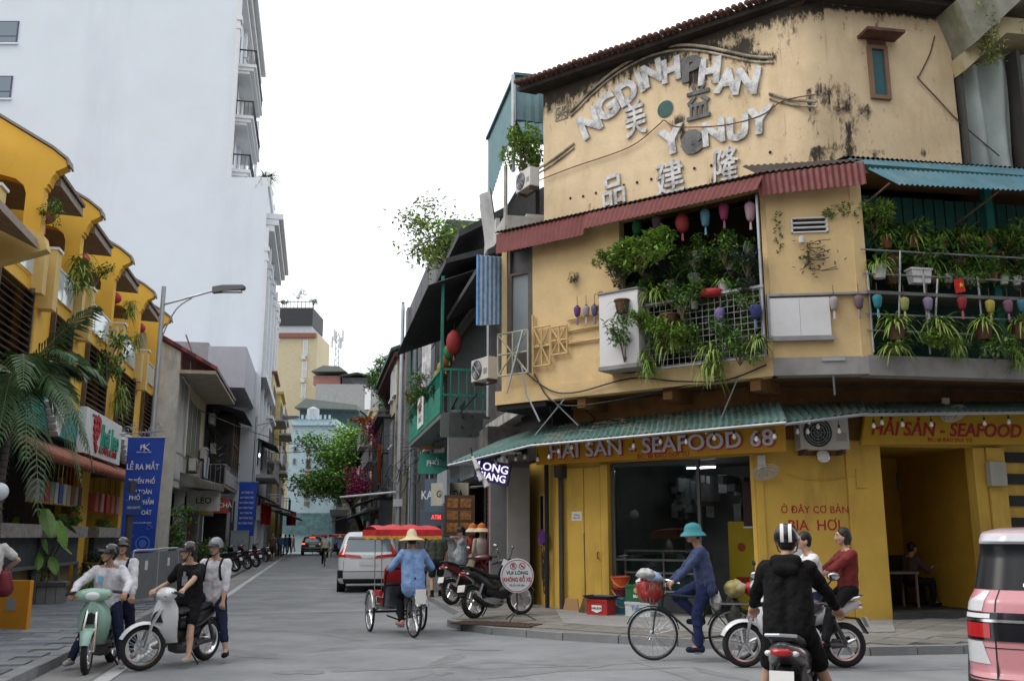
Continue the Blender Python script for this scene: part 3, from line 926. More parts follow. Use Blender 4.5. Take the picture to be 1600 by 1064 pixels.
# step at the doorway
g = MB(R3);g.box(0,2.0,-.12,.6,.1,.22);g.build('step',mat('dark_step',(.05,.05,.052),.8,var=.3,stain=(.2,.2,.2),samt=.2),cb)
g = MB(R3)
for k in range(7):
 g.box(2.65,3.9,-.04,.0,.5 + k * .42,.5 + k * .42 + .2)
g.build('striped_shutter',mat('black_stripe',(.02,.02,.02),.6),cb)
g = MB(R3);g.box(2.6,4.0,-.002,.05,.2,3.1);g.build('shutter',m_yel2,cb)
g = MB(R3);g.box(2.15,2.5,-.24,-.1,2.55,3.02);g.build('meter_box',mat('beige_box',(.38,.37,.33),.6),cb,bevel=.01)
# rooms
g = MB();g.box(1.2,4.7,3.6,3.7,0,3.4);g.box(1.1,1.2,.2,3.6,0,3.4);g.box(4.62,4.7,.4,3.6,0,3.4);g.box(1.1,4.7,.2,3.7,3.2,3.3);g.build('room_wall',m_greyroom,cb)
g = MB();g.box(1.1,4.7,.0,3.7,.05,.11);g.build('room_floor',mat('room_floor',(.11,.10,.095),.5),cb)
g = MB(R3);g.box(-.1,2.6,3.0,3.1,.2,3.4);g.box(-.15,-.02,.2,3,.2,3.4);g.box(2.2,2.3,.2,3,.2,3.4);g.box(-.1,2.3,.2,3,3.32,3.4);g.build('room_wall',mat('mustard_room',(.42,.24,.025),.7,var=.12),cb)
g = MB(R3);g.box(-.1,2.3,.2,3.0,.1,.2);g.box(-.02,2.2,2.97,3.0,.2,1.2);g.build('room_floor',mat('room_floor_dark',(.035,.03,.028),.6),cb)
# shop window of room 1
mfr = mat('alu_frame',(.10,.105,.11),.45,.4)
g = MB();g.box(1.38,1.46,.06,.14,.1,3.1);g.box(3.36,3.42,.06,.12,.1,3.1);g.box(1.46,3.36,.06,.12,3.02,3.1);g.box(1.46,3.36,.07,.11,1.12,1.16);sw = g.build('shop_window',mfr,cb)
mgl = mat('shop_glass',(.9,.92,.92),.04,var=0,trans=1.0,spec=.6)
mgl2 = bpy.data.materials.new('shop_pane');mgl2.use_nodes = True
_n,_l = mgl2.node_tree.nodes,mgl2.node_tree.links
_t,_g,_x,_f = _n.new('ShaderNodeBsdfTransparent'),_n.new('ShaderNodeBsdfGlossy'),_n.new('ShaderNodeMixShader'),_n.new('ShaderNodeFresnel')
_t.inputs[0].default_value = (.82,.87,.86,1);_g.inputs['Roughness'].default_value = .02;_f.inputs[0].default_value = 1.5
_l.new(_f.outputs[0],_x.inputs[0]);_l.new(_t.outputs[0],_x.inputs[1]);_l.new(_g.outputs[0],_x.inputs[2]);_l.new(_x.outputs[0],_n['Material Output'].inputs[0])
g = MB();g.box(1.46,3.36,.088,.092,1.16,3.02);g.build('pane',mgl2,sw)
# ---- green corrugated street awning
g = MB();zz = lambda s: 3.50 + .014 * s
g.corr((-.3,-.05,4.0),(5.2,-.05,4.08),(5.75,-1.15,3.58),(.2,-1.15,3.5),.13,.022,rows=3)
g.build('street_awning',m_greentin,cb)
g = MB();g.corr((-1.95,.4,3.78),(-.3,-.04,4.0),(.2,-1.16,3.49),(-2.1,-1.15,3.19),.13,.022,rows=3);g.build('street_awning',m_greentin,cb)
g = MB(R2);g.corr((.2,-.05,4.06),(2.2,-.05,4.16),(1.75,-1.2,3.80),(.22,-1.2,3.60),.13,.022,rows=3);g.build('street_awning',m_greentin,cb)
g = MB(R3);g.corr((-.5,-.05,4.12),(6,-.05,4.3),(6,-1.05,4.02),(-.92,-1.05,3.79),.13,.022,rows=3);g.build('street_awning',m_greentin,cb)
g = MB();fr = m_galv
g.tube([(-2.1,-1.17,3.15),(.2,-1.17,3.46),(5.75,-1.17,3.54)],.028,5);g.tube([(-2.1,-1.17,3.15),(-1.95,.3,3.7)],.03,5)
for s in (.3,2.2,4.2): g.tube([(s,-1.15,3.46),(s,0,3.95)],.02,5)
g.M = R2;g.tube([(.22,-1.22,3.56),(1.75,-1.22,3.76)],.028,5);g.M = R3;g.tube([(-.92,-1.07,3.75),(6,-1.07,3.98)],.03,5)
g.build('awning_frame',fr,cb)
# debris on the awning
g = MB()
rr = random.Random(3)
for k in range(60):
 s = rr.uniform(.3,5.2);t = rr.uniform(.1,.8);a = rr.uniform(0,3)
 c = Vector((s + .3 * t,-.1 - t,4.02 - .48 * t + .03));d = Vector((cos(a),sin(a),.1)) * rr.uniform(.1,.35)
 g.tube([c - d,c + d * .3 + Vector((0,0,.02)),c + d],.008,3)
g.build('twig_debris',mat('dry_twig',(.30,.26,.19),.9,var=.4),cb,kind='stuff')
# stays and cables from slab to awning
g = MB()
for a,b in (((.95,-1.0,4.4),(.1,-.9,3.7)),((4.85,-1.02,4.5),(4.35,-.8,3.75)),((.6,-1.02,4.45),(1.15,-.8,3.85))):
 g.tube([a,b],.014,5)
g.M = R2B;g.tube([(1.02,-.03,4.7),(1.1,.3,4.1)],.018,5);g.box(.85,1.25,-.05,0,4.66,4.72)
g.build('awning_stay',m_galv,cb)
g = MB()
for pts in (((-.2,-1.05,5.2),(.6,-1.06,4.62),(1.3,-1.06,4.5),(2.6,-1.06,4.66),(3.6,-1.06,4.5),(4.6,-1.06,4.42),(5.4,-1.06,4.62)),((.2,-1.04,5.0),(.8,-1.04,4.3),(2.2,-.9,4.28),(4.5,-1.0,4.5)),((-.3,-.9,4.4),(.3,-.6,3.9),(.5,-.9,4.3)),((1.0,-.5,4.3),(1.3,-.4,4.0),(.9,-.3,3.9))):
 g.tube(smooth_path(pts,5),.016,5)
g.build('sagging_cable',m_cable,cb)
# ================================================================== plants
m_leaf = [mat('leaf_%s' % n,c,.55,var=.35,vscale=9,spec=.35) for n,c in (('bright',(.16,.30,.045)),('mid',(.07,.16,.035)),('dark',(.03,.075,.025)),('lime',(.22,.30,.065)),('grey',(.055,.07,.06)),('dry',(.20,.16,.06)))]
m_pots = {k: mat('pot_' + k,c,.7,var=.15,stain=(.1,.08,.06),samt=.25) for k,c in (('terracotta',(.26,.09,.045)),('white',(.62,.62,.60)),('grey',(.2,.2,.19)),('red',(.40,.03,.03)),('brown',(.12,.06,.035)))}
m_stem = mat('stem',(.12,.10,.05),.8)
def blade(mb,b,yaw,L,w,up,droop,n=4,tilt=0):
 b = Vector(b);d = Vector((cos(yaw),sin(yaw),0));sd_ = Vector((-sin(yaw),cos(yaw),0))
 vs = []
 for i in range(n + 1):
  t = i / n
  p = b + d * (L * (t - .15 * t * t)) + Vector((0,0,L * (up * t - droop * t * t)))
  ww = w * (1 - t ** 2.2) * .5 + .0015
  vs += [p - sd_ * ww,p + sd_ * ww]
 mb.add(vs,[(2 * i,2 * i + 1,2 * i + 3,2 * i + 2) for i in range(n)])
def leaf(mb,c,r,L,w):
 d = Vector((r.uniform(-1,1),r.uniform(-1,1),r.uniform(-.7,.6))).normalized()
 s = d.cross(Vector((r.uniform(-.4,.4),r.uniform(-.4,.4),1))).normalized()
 up = s.cross(d) * L * .12
 c = Vector(c)
 mb.add([c,c + d * L * .5 + s * w * .5 + up,c + d * L,c + d * L * .5 - s * w * .5 + up],[(0,1,2,3)])
def spider(r,n=95,L=.40):
 mb = MB()
 for k in range(n):
  mb.cur = r.choice((0,0,1))
  blade(mb,(r.uniform(-.04,.04),r.uniform(-.04,.04),0),r.uniform(0,6.28),L * r.uniform(.6,1.1),.03,r.uniform(.25,1.1),r.uniform(.55,1.3))
 return mb
def hanging(r,n=170,L=.62):
 mb = MB()
 for k in range(n):
  mb.cur = r.choice((0,0,1))
  blade(mb,(r.uniform(-.1,.1),r.uniform(-.1,.1),-r.uniform(0,L * .8)),r.uniform(0,6.28),L * .45 * r.uniform(.4,1.1),.022,r.uniform(0,.9),r.uniform(.7,1.6))
 return mb
def bush(r,n=760,rad=(.42,.34,.34),L=.10,w=.045,lob=8):
 mb = MB()
 cs = [(Vector((r.uniform(-1,1) * rad[0] * .7,r.uniform(-1,1) * rad[1] * .7,r.uniform(-.7,1) * rad[2] * .8)),r.uniform(.3,.55)) for _ in range(lob)]
 for c,_ in cs:
  mb.cur = 2;mb.tube([(0,0,-rad[2]),c * .5 + Vector((0,0,-rad[2] * .3)),c],[.012,.009,.004],4)
 for k in range(n):
  c,q = r.choice(cs)
  d = Vector((r.gauss(0,1),r.gauss(0,1),r.gauss(0,1))).normalized() * r.uniform(.4,1) ** .5
  mb.cur = r.choice((0,0,1));leaf(mb,c + Vector((d.x * rad[0],d.y * rad[1],d.z * rad[2])) * q,r,L * r.uniform(.6,1.3),w * r.uniform(.7,1.3))
 return mb
_R = random.Random(11)
PL = {}
def plant_proto(kind,fol,mats,pot):
 me = [f.mesh('foliage',mats) for f in fol]
 if pot:
  q = MB();q.lathe([(.001,-.2),(.085,-.2),(.12,-.015),(.132,-.015),(.132,.012),(.11,.012),(.10,-.02),(.001,-.02)],14)
  PL[kind] = (me,q.mesh('pot',m_pots['terracotta'],40))
 else:
  PL[kind] = (me,None)
L0,L1,L2,L3,L4,L5 = m_leaf
plant_proto('spider',[spider(_R) for _ in range(3)],[L3,L0,m_stem],True)
plant_proto('spider_green',[spider(_R,90,.42) for _ in range(2)],[L0,L1,m_stem],True)
plant_proto('hang',[hanging(_R) for _ in range(3)],[L3,L0,m_stem],True)
plant_proto('hang_dark',[hanging(_R,80,.42) for _ in range(2)],[L2,L4,m_stem],True)
plant_proto('bush_bright',[bush(_R,1500,(.70,.5,.38),.13,.06,12)],[L0,L3,m_stem],True)
plant_proto('bush_mid',[bush(_R,420) for _ in range(3)],[L1,L0,m_stem],True)
plant_proto('bush_dark',[bush(_R,700,(.26,.26,.26),.06,.035) for _ in range(2)],[L4,L2,m_stem],True)
plant_proto('fern',[spider(_R,60,.5) for _ in range(2)],[L1,L2,m_stem],True)
plant_proto('flower',[bush(_R,160,(.2,.2,.16),.06,.03)],[mat('red_petal',(.45,.02,.03),.6),L1,m_stem],True)
plant_proto('air',[hanging(_R,60,.3) for _ in range(2)],[L4,L2,m_stem],False)
_pi = 0
def plant(kind,w,label,pot='terracotta',sc=1.0,group=None,name='potted_plant',potz=0.0,rz=None,stretch=1.0):
 """w is the world point of the pot's rim"""
 global _pi
 _pi += 1
 me,pm_ = PL[kind]
 t = thing(name,label,'plant',w,_R.uniform(0,6.28) if rz is None else rz,group,scale=sc)
 o = bpy.data.objects.new('foliage',me[_pi % len(me)]);COL.objects.link(o);o.parent = t;o.location = (0,0,potz);o.scale = (1,1,stretch)
 if pm_ and pot:
  p = bpy.data.objects.new('pot',pm_);COL.objects.link(p);p.parent = t
  p.material_slots[0].link = 'OBJECT';p.material_slots[0].material = m_pots[pot]
 return t
GP = 'plants crowding the balcony'
ORD = ['first','second','third','fourth','fifth','sixth','seventh','eighth','ninth','tenth','eleventh','twelfth','thirteenth','fourteenth','fifteenth','sixteenth','seventeenth','eighteenth','nineteenth','twentieth']
def onF(W,u,v,off):
 s,z = W(u,v,off);return W.w(s,off,z)
# behind the blue awning: upper hanging row
for i,u in enumerate((1384,1426,1468,1506,1541,1580)):
 plant('spider' if i % 2 else 'spider_green',onF(F3B,u,372,-.25),'%s potted plant from the corner in the top hanging row under the blue awning' % ORD[i],'terracotta',1.05,GP,potz=.02)
for i,(u,v) in enumerate([(u,v) for v in (398,424) for u in (1392,1432,1455,1497,1528,1562,1590)]):
 plant('bush_mid' if i % 3 else 'fern',onF(F3B,u,v,-.35),'%s leafy plant from the corner in the dense middle row under the blue awning' % ORD[i],'brown',1.3,GP,potz=.1)
plant('spider',onF(F3B,1373,416,.02),'spider plant in a white pot at the chamfer corner of the shelf','white',1.15,GP)
for i,(u,v,pt) in enumerate(((1460,436,'terracotta'),(1481,436,'white'),(1495,432,'grey'),(1514,438,'white'),(1532,436,'red'),(1551,434,'terracotta'),(1568,438,'white'),(1588,440,'white'))):
 plant('bush_mid' if i % 2 else 'spider_green',onF(F3B,u,v - 6,-.12),'%s small %s pot from the white planter on the shelf edge' % (ORD[i],pt),pt,.75,GP)
for i,u in enumerate((1400,1468,1536,1594)):
 plant('spider',onF(F3B,u,508,.14),'%s spider plant from the corner hung on the lower rail' % ORD[i],'brown',1.35,GP)
for i,(u,v) in enumerate(((1398,545),(1467,530),(1492,520),(1552,535),(1588,530))):
 plant(('spider','bush_bright','hang','bush_mid','hang')[i],onF(F3B,u,v,.16),'%s trailing plant from the corner over the grey balcony edge' % ORD[i],None,(1.1,.55,.9,1.0,1.0)[i],GP)
t = thing('planter','rectangular white plastic planter on the balcony shelf','planter',onF(F3B,1437,442,-.05),F3B.rz)
g = MB();g.loft([[(-.2 * k,-.1 * k,z),(.2 * k,-.1 * k,z),(.2 * k,.1 * k,z),(-.2 * k,.1 * k,z)] for k,z in ((.85,-.02),(1,.24))]);g.build('trough',m_pots['white'],t)
g = MB();g.box(-.22,.22,-.115,.115,.225,.26);g.build('rim',m_pots['white'],t)
# bright bush over the corner railing
plant('bush_bright',onF(F3B,1365,345,-.2),'leafy shrub climbing at the end of the blue awning',None,.7,GP)
plant('bush_mid',onF(F2B,1310,335,-.06),'thin creeper sprays beside the small vent window',None,.75,GP,name='creeper')
# street-side loggia
plant('bush_bright',onF(F1,1002,398,1.25),'big bright green shrub spreading over the balcony railing','brown',1.1,GP)
plant('bush_bright',onF(F1,952,408,1.2),'light green shoot leaning over the yellow wall from the railing',None,.5,GP)
plant('bush_mid',onF(F1,1131,388,.9),'tall leafy plant under the hanging lanterns',None,.95,GP)
plant('bush_mid',onF(F1,1086,410,.6),'shaded leafy plant in the middle of the balcony opening','grey',1.0,GP)
plant('fern',onF(F1,1085,430,1.0),'fern in a hanging basket in the middle of the balcony','grey',1.0,GP)
plant('bush_dark',onF(F1,975,438,1.3),'dark rounded plant on top of the white cupboard',None,1.0,GP)
plant('bush_dark',onF(F1,1167,414,1.1),'dark clipped ball plant hung beside the chamfer wall',None,1.0,GP)
plant('spider_green',onF(F1,1130,442,1.1),'spider plant in a white pot above the wire mesh','white',.9,GP)
plant('bush_mid',onF(F1,1160,465,1.15),'grey green bushy plant low beside the chamfer wall','grey',.85,GP)
plant('spider',onF(F1,1020,462,1.25),'spider plant against the white cupboard edge',None,1.2,GP)
plant('hang',onF(F1,1045,492,1.3),'long yellowish plant trailing over the wire mesh','brown',1.35,GP)
plant('bush_bright',onF(F1,1042,525,1.35),'lower green plant bulging through the wire mesh',None,.75,GP)
plant('bush_mid',onF(F1,1090,535,1.0),'leafy plant behind the middle of the wire mesh',None,.9,GP)
plant('bush_mid',onF(F1,1135,525,1.25),'leafy plant growing out of the wire mesh near its end',None,.8,GP)
plant('bush_mid',onF(F1,1155,545,1.4),'light green sprig hanging below the wire mesh',None,.9,GP)
plant('spider',onF(F1,1184,533,1.3),'yellow striped spider plant at the end of the wire mesh',None,.95,GP)
plant('bush_dark',onF(F1,1085,472,1.25),'low blue green plant on the railing of the wire mesh','grey',.7,GP)
plant('bush_dark',onF(F1,1165,450,1.2),'fuzzy dark plant in a blue hanging pot',None,.7,GP)
plant('hang_dark',onF(F1,972,470,1.46),'dark trailing plant hung on the white cupboard top','brown',1.25,GP)
plant('bush_mid',onF(F1,975,535,1.46),'bluish creeper hung low on the white cupboard',None,1.15,GP)
plant('bush_bright',onF(F1,1000,500,1.5),'bright leafy plant spreading over the middle of the white cupboard',None,.42,GP)
plant('hang',onF(F1,1012,545,1.48),'trailing plant over the lower corner of the white cupboard',None,1.0,GP)
plant('bush_mid',onF(F1,1065,470,1.3),'thick leafy plant along the rail above the wire mesh',None,1.1,GP)
plant('hang',onF(F1,1110,535,1.3),'yellowish plant trailing down the middle of the wire mesh',None,1.3,GP)
plant('flower',onF(F1,945,465,1.05),'small red flowering plant beside the white cupboard','white',.8,GP)
plant('air',onF(F1,896,425,1.02),'dry dark plant hung on the yellow wall',None,.9,None,name='hanging_plant')
for i,(u,v,sc) in enumerate(((1050,440,1.0),(1105,455,.9),(1060,455,.8),(1140,410,.8),(1010,430,.9),(1000,470,1.1),(1070,500,1.1),(1110,500,1.0),(1150,505,1.0),(1085,545,1.0),(1130,550,.9),(1170,520,.9),(1030,545,1.1),(1090,395,1.0),(1170,385,.9))):
 plant('bush_mid' if i % 2 else 'fern',onF(F1,u,v,.7),'%s shaded plant deep inside the balcony opening' % ORD[i],'grey',sc,GP)
# dead orchid on the chamfer wall
t = thing('dried_orchid','dried orchid stems tied to the chamfer wall below the vent','plant',onF(F2B,1262,400,.02),F2B.rz)
g = MB()
rr = random.Random(5)
for k in range(16):
 a = rr.uniform(-2.2,.4);L = rr.uniform(.15,.5);p = Vector((0,-.03,rr.uniform(-.25,.25)))
 g.tube([p,p + Vector((L * .5 * cos(a),-.05,L * .6 * sin(a))),p + Vector((L * cos(a) + .05,-.04,L * .7 * sin(a) + .1 * rr.random()))],.008,4)
g.build('stem',mat('dry_stem',(.10,.075,.055),.9),t)
g = MB()
for k in range(70):
 leaf(g,(rr.gauss(.06,.16),-.05,rr.gauss(-.05,.16)),rr,.10,.035)
g.build('foliage',[L4],t)
g = MB();g.lathe([(.05,-.05),(.055,.06),(.03,.08)],10,(-.1,-.06,.28));g.build('pot',m_pots['white'],t)
# ivy on the chamfer wall
g = MB();rr = random.Random(8)
for k in range(60):
 z = 7.5 - k * .012 * 1.1;leaf(g,R2B @ Vector((.22 + .04 * sin(k * .4) + rr.gauss(0,.025),-.03,z)),rr,.06,.04)
ivy = g.build('wall_creeper',m_leaf[1]);ivy.matrix_world = F1.M;tag(ivy,'thin creeper hanging down the chamfer wall under the red tin','creeper')
# shelves, rails and wire mesh of the balcony
t = thing('plant_shelf','long shelf and rail carrying pots on the shaded balcony side','shelf',wall=F3B)
g = MB();g.box(.02,9,-.12,.5,5.86,5.92);g.build('board',mat('grey_shelf',(.14,.14,.135),.8,var=.2),t)
g = MB()
for z in (6.25,5.5,5.2,6.7):
 g.tube([(.0,-.05,z),(9,-.05,z)],.016,5)
for k in range(8):
 g.tube([(.1 + k * 1.1,-.05,4.8),(.1 + k * 1.1,-.05,6.3)],.02,5)
g.tube([(.55,-.1,4.8),(.75,-.1,6.7)],.018,5);g.tube([(1.25,-.1,4.95),(1.45,-.1,6.2)],.018,5)
g.build('rail',m_steel,t)
t = thing('wire_mesh_railing','grey wire mesh railing in front of the balcony plants','railing',wall=F1)
g = MB()
for k in range(19):
 s = 3.1 + k * .128;g.box(s - .004,s + .004,-1.2,-1.192,4.78,6.02)
for k in range(11):
 z = 4.8 + k * .12;g.box(3.05,5.45,-1.195,-1.185,z - .004,z + .004)
g.build('wire',m_steel,t,kind='stuff')
g = MB();g.box(3.02,5.48,-1.22,-1.17,6.02,6.07);g.box(3.02,5.48,-1.22,-1.17,4.74,4.78);g.box(5.42,5.46,-1.2,-1.15,4.75,7.8);g.build('rail',m_steel,t)
g = MB();g.lathe([(.001,-.03),(.22,-.03),(.24,.06),(.2,.1),(.001,.11)],16);o = g.build('washing_bowl',m_pots['red'],smooth=True);o.location = onF(F1,1113,462,1.15);tag(o,'red plastic bowl on the balcony railing','bowl')
# ---- silk lanterns
def lantern(nm,label,w,col,r=.095,h=.27,round_=False,group='silk lanterns hung on the balcony'):
 m_ = mat('silk_' + nm,tuple(c * .72 + .01 for c in col),.75,var=.12,vscale=6)
 t = thing('silk_lantern',label,'lantern',w,0,group)
 g = MB()
 if round_:
  prof = [(r * .35,-h / 2),(r * .85,-h * .36),(r * 1.05,-h * .1),(r * 1.05,h * .12),(r * .85,h * .36),(r * .35,h / 2)]
 else:
  prof = [(r * .45,-h / 2),(r * .72,-h * .38),(r * .98,h * .12),(r,h * .34),(r * .7,h * .47),(r * .35,h / 2)]
 g.lathe([(.001,-h / 2)] + prof + [(.001,h / 2)],12);g.build('lamp_shade',m_,t,smooth=True)
 g = MB();g.lathe([(.001,h / 2 + .02),(r * .4,h / 2 + .02),(r * .4,h / 2 - .005)],10);g.tube([(0,0,h / 2),(0,0,h / 2 + .22)],.006,4);g.build('hook',m_wood,t)
 g = MB();g.tube([(0,0,-h / 2),(0,0,-h / 2 - .04),(0,0,-h / 2 - .17)],[.006,.02,.026],6);g.build('tassel',mat('tassel_' + nm,tuple(min(1,c * .8 + .1) for c in col),.8),t)
 return t
for nm,u,v,W,off,col,r,h,rd,lb in (
 ('violet',902,487,F1,1.1,(.16,.05,.26),.075,.22,0,'violet silk lantern on the yellow wall'),('cream',916,486,F1,1.1,(.45,.40,.44),.075,.22,0,'pale silk lantern beside the violet one on the yellow wall'),
 ('steelblue',929,485,F1,1.1,(.12,.13,.26),.075,.22,0,'slate blue silk lantern on the yellow wall'),('crimson',940,483,F1,1.1,(.30,.02,.05),.08,.22,0,'crimson silk lantern beside the white cupboard'),
 ('green',995,356,F1,.8,(.03,.28,.13),.10,.3,1,'green silk lantern half hidden by the bright shrub'),('lilac',1026,350,F1,.8,(.28,.20,.36),.10,.3,0,'lilac silk lantern behind the bright shrub'),
 ('scarlet',1066,349,F1,1.0,(.42,.035,.04),.13,.38,1,'large round scarlet lantern under the red tin'),('skyblue',1102,341,F1,1.0,(.10,.33,.42),.10,.34,0,'sky blue silk lantern under the red tin'),
 ('magenta',1131,331,F1,1.0,(.42,.05,.17),.10,.32,0,'magenta silk lantern under the red tin'),('rose',1172,331,F1,1.1,(.48,.30,.36),.10,.36,0,'rose pink lantern beside the chamfer wall'),
 ('purple',1125,492,F1,1.32,(.22,.16,.42),.09,.26,0,'purple lantern hung on the wire mesh'),('navy',1180,487,F1,1.32,(.03,.05,.22),.10,.26,0,'navy blue lantern hung at the end of the wire mesh'),
 ('ash',1303,474,F2B,.12,(.46,.40,.42),.08,.24,0,'pale grey lantern beside the white panel'),('mauve',1342,472,F2B,.1,(.20,.13,.17),.085,.24,0,'mauve lantern on the chamfer corner'),
 ('teal',1371,471,F3B,.15,(.02,.26,.34),.085,.24,0,'teal lantern hung beside the chamfer corner'),('olive',1413,475,F3B,.15,(.38,.40,.12),.085,.24,0,'olive yellow lantern on the shaded balcony'),
 ('lavender',1450,475,F3B,.15,(.30,.24,.40),.085,.24,0,'lavender lantern on the shaded balcony'),('blood',1503,474,F3B,.15,(.34,.02,.03),.085,.24,0,'dark red lantern under the small red flag'),
 ('lemon',1547,479,F3B,.15,(.50,.44,.07),.085,.24,0,'lemon yellow lantern on the shaded balcony'),('plum',1575,479,F3B,.15,(.27,.12,.19),.085,.24,0,'plum coloured lantern beside the lemon yellow one'),
 ('petrol',1597,478,F3B,.15,(.05,.24,.34),.085,.24,0,'petrol blue lantern at the end of the balcony row')):
 lantern(nm,lb,onF(W,u,v,off),col,r,h,rd)
t = thing('small_flag','small red flag with a yellow star over the balcony rail','flag',onF(F3B,1500,447,.2),F3B.rz)
g = MB();g.sheet(lambda i,j: (-.1 + .2 * i,.02 * sin(6 * i + 2 * j),-.14 + .26 * j + .04 * i),6,6);g.build('cloth',mat('flag_red',(.5,.02,.02),.8),t)
def star_poly(c,r):
 return [(c[0] + (r if k % 2 == 0 else r * .4) * sin(pi * k / 5),c[1] + (r if k % 2 == 0 else r * .4) * cos(pi * k / 5)) for k in range(10)]
g = MB();g.prism(star_poly((0,.01),.05),-.04,-.032);g.build('star',mat('flag_yellow',(.75,.5,.03),.8),t)
# ---- shop signs
sg = thing('shop_sign','long orange seafood shop sign with lilac raised letters','sign',wall=F1)
g = MB();g.box(-.28,5.36,-.34,-.24,3.13,3.86);g.build('board',m_signy,sg,bevel=.01)
for dx,dz,m_,n_,ex in ((.018,-.014,m_red,'lettering_edge',.004),(0,0,m_lil,'lettering',.018)):
 text('HAI SAN - SEAFOOD 68',sg,(2.64 + dx,-.36 - ex,3.375 + dz),.43,m_,n_,extrude=ex,bold=.012 if n_ == 'lettering' else .03,squash=1.1,space=1.03)
text('ĐC: 68 ĐÀO DUY TỪ',sg,(2.85,-.345,3.175),.125,m_red,'lettering',extrude=.002,bold=.01)
sg = thing('shop_sign','mustard seafood sign with red slanted letters above the dark doorway','sign',wall=F3)
g = MB();g.add([(-.5,-.24,3.3),(3.2,-.24,3.36),(3.2,-.16,3.36),(-.5,-.16,3.3),(-.36,-.24,3.9),(3.2,-.24,4.02),(3.2,-.16,4.02),(-.36,-.16,3.9)],[(0,3,2,1),(4,5,6,7),(0,1,5,4),(1,2,6,5),(2,3,7,6),(3,0,4,7)]);g.build('board',m_signy2,sg)
text('HẢI SẢN - SEAFOOD',sg,(1.30,-.246,3.60),.36,m_red,'lettering',extrude=.004,bold=.02,squash=.96,shear=.25)
text('ĐC: 68 ĐÀO DUY TỪ',sg,(1.35,-.245,3.41),.10,m_red,'lettering',extrude=.002,bold=.01)
# ---- bulbs under the awning
q = MB();q.lathe([(.001,-.075),(.03,-.06),(.038,-.03),(.022,.005),(.018,.03)],10);bulb_me = q.mesh('glass_bulb',mat('bulb_glass',(.75,.75,.72),.15,var=.05,coat=.5),True)
q = MB();q.lathe([(.02,.025),(.022,.085),(.001,.088)],8);q.tube([(0,0,.08),(0,0,.17)],.006,4);sock_me = q.mesh('socket',m_black)
def bulb(w,label,group):
 t = thing('light_bulb',label,'light bulb',w,0,group)
 for n_,m_ in (('glass_bulb',bulb_me),('socket',sock_me)):
  o = bpy.data.objects.new(n_,m_);COL.objects.link(o);o.parent = t
for k,(u,v) in enumerate(((873,703),(893,697),(920,690),(950,686),(990,695),(1032,688),(1072,688),(1116,682),(1147,680),(1182,684),(1210,680),(858,712))):
 bulb(onF(F1,u,v,1.0),'%s bare bulb along the long orange sign, counted from its street end' % ORD[k],'bulbs along the street awning')
for k,(u,v) in enumerate(((1262,672),(1264,657),(1278,664),(1311,671),(1246,672))):
 bulb(onF(F2,u,v,1.0),'%s bare bulb of the cluster in front of the grey air conditioner' % ORD[k],'bulbs along the street awning')
for k,(u,v) in enumerate(((1365,663),(1410,661),(1378,658),(1455,661),(1538,659),(1576,657))):
 bulb(onF(F3,u,v,.9),'%s bare bulb along the mustard sign, counted from the chamfer' % ORD[k],'bulbs along the street awning')
for k,(u,v) in enumerate(((806,715),(792,718),(820,712),(775,722),(840,716))):
 bulb(onF(F1,u,v,.8),'%s bare bulb under the low street end of the awning' % ORD[k],'bulbs along the street awning')
# ---- air conditioners, fans, lamps
m_acw = mat('aircon_case',(.55,.54,.50),.5,var=.08,stain=(.25,.22,.18),samt=.3,streak=3)
def aircon(label,w,rz,dark=False,sc=1.0):
 t = thing('air_conditioner',label,'air conditioner',w,rz,'outdoor air conditioner units',scale=sc)
 g = MB();g.box(-.42,.42,-.15,.15,-.28,.28);g.build('case',m_acw,t,bevel=.015)
 g = MB();R_ = Matrix.Rotation(pi / 2,3,'X')
 g.lathe([(.23,.002),(.245,.014),(.22,.012),(.0,.006)],24,(-.12,-.152,0),R_);f = g.build('fan_grille',mat('ac_dark',(.03,.03,.032),.6),t)
 g = MB()
 for r_ in (.06,.11,.16,.2):
  g.lathe([(r_,.014),(r_ + .007,.019),(r_ + .014,.014)],24,(-.12,-.152,0),R_)
 for k in range(4):
  a = k * pi / 4;g.tube([(-.12 - .22 * cos(a),-.17,-.22 * sin(a)),(-.12 + .22 * cos(a),-.17,.22 * sin(a))],.005,4)
 g.build('guard',m_steel,f)
 g = MB()
 for k in range(5):
  g.box(.2,.37,-.156,-.15,-.14 + k * .03,-.125 + k * .03)
 g.build('louvre',m_steel,t)
 g = MB();g.box(-.35,-.3,-.14,.16,-.36,-.28);g.box(.3,.35,-.14,.16,-.36,-.28);g.box(-.36,.36,.1,.16,-.36,-.33);g.build('bracket',m_rust,t)
 return t
aircon('grey air conditioner on the chamfer wall between the two shop signs',onF(F2,1283,677,.22),F2.rz,sc=1.12)
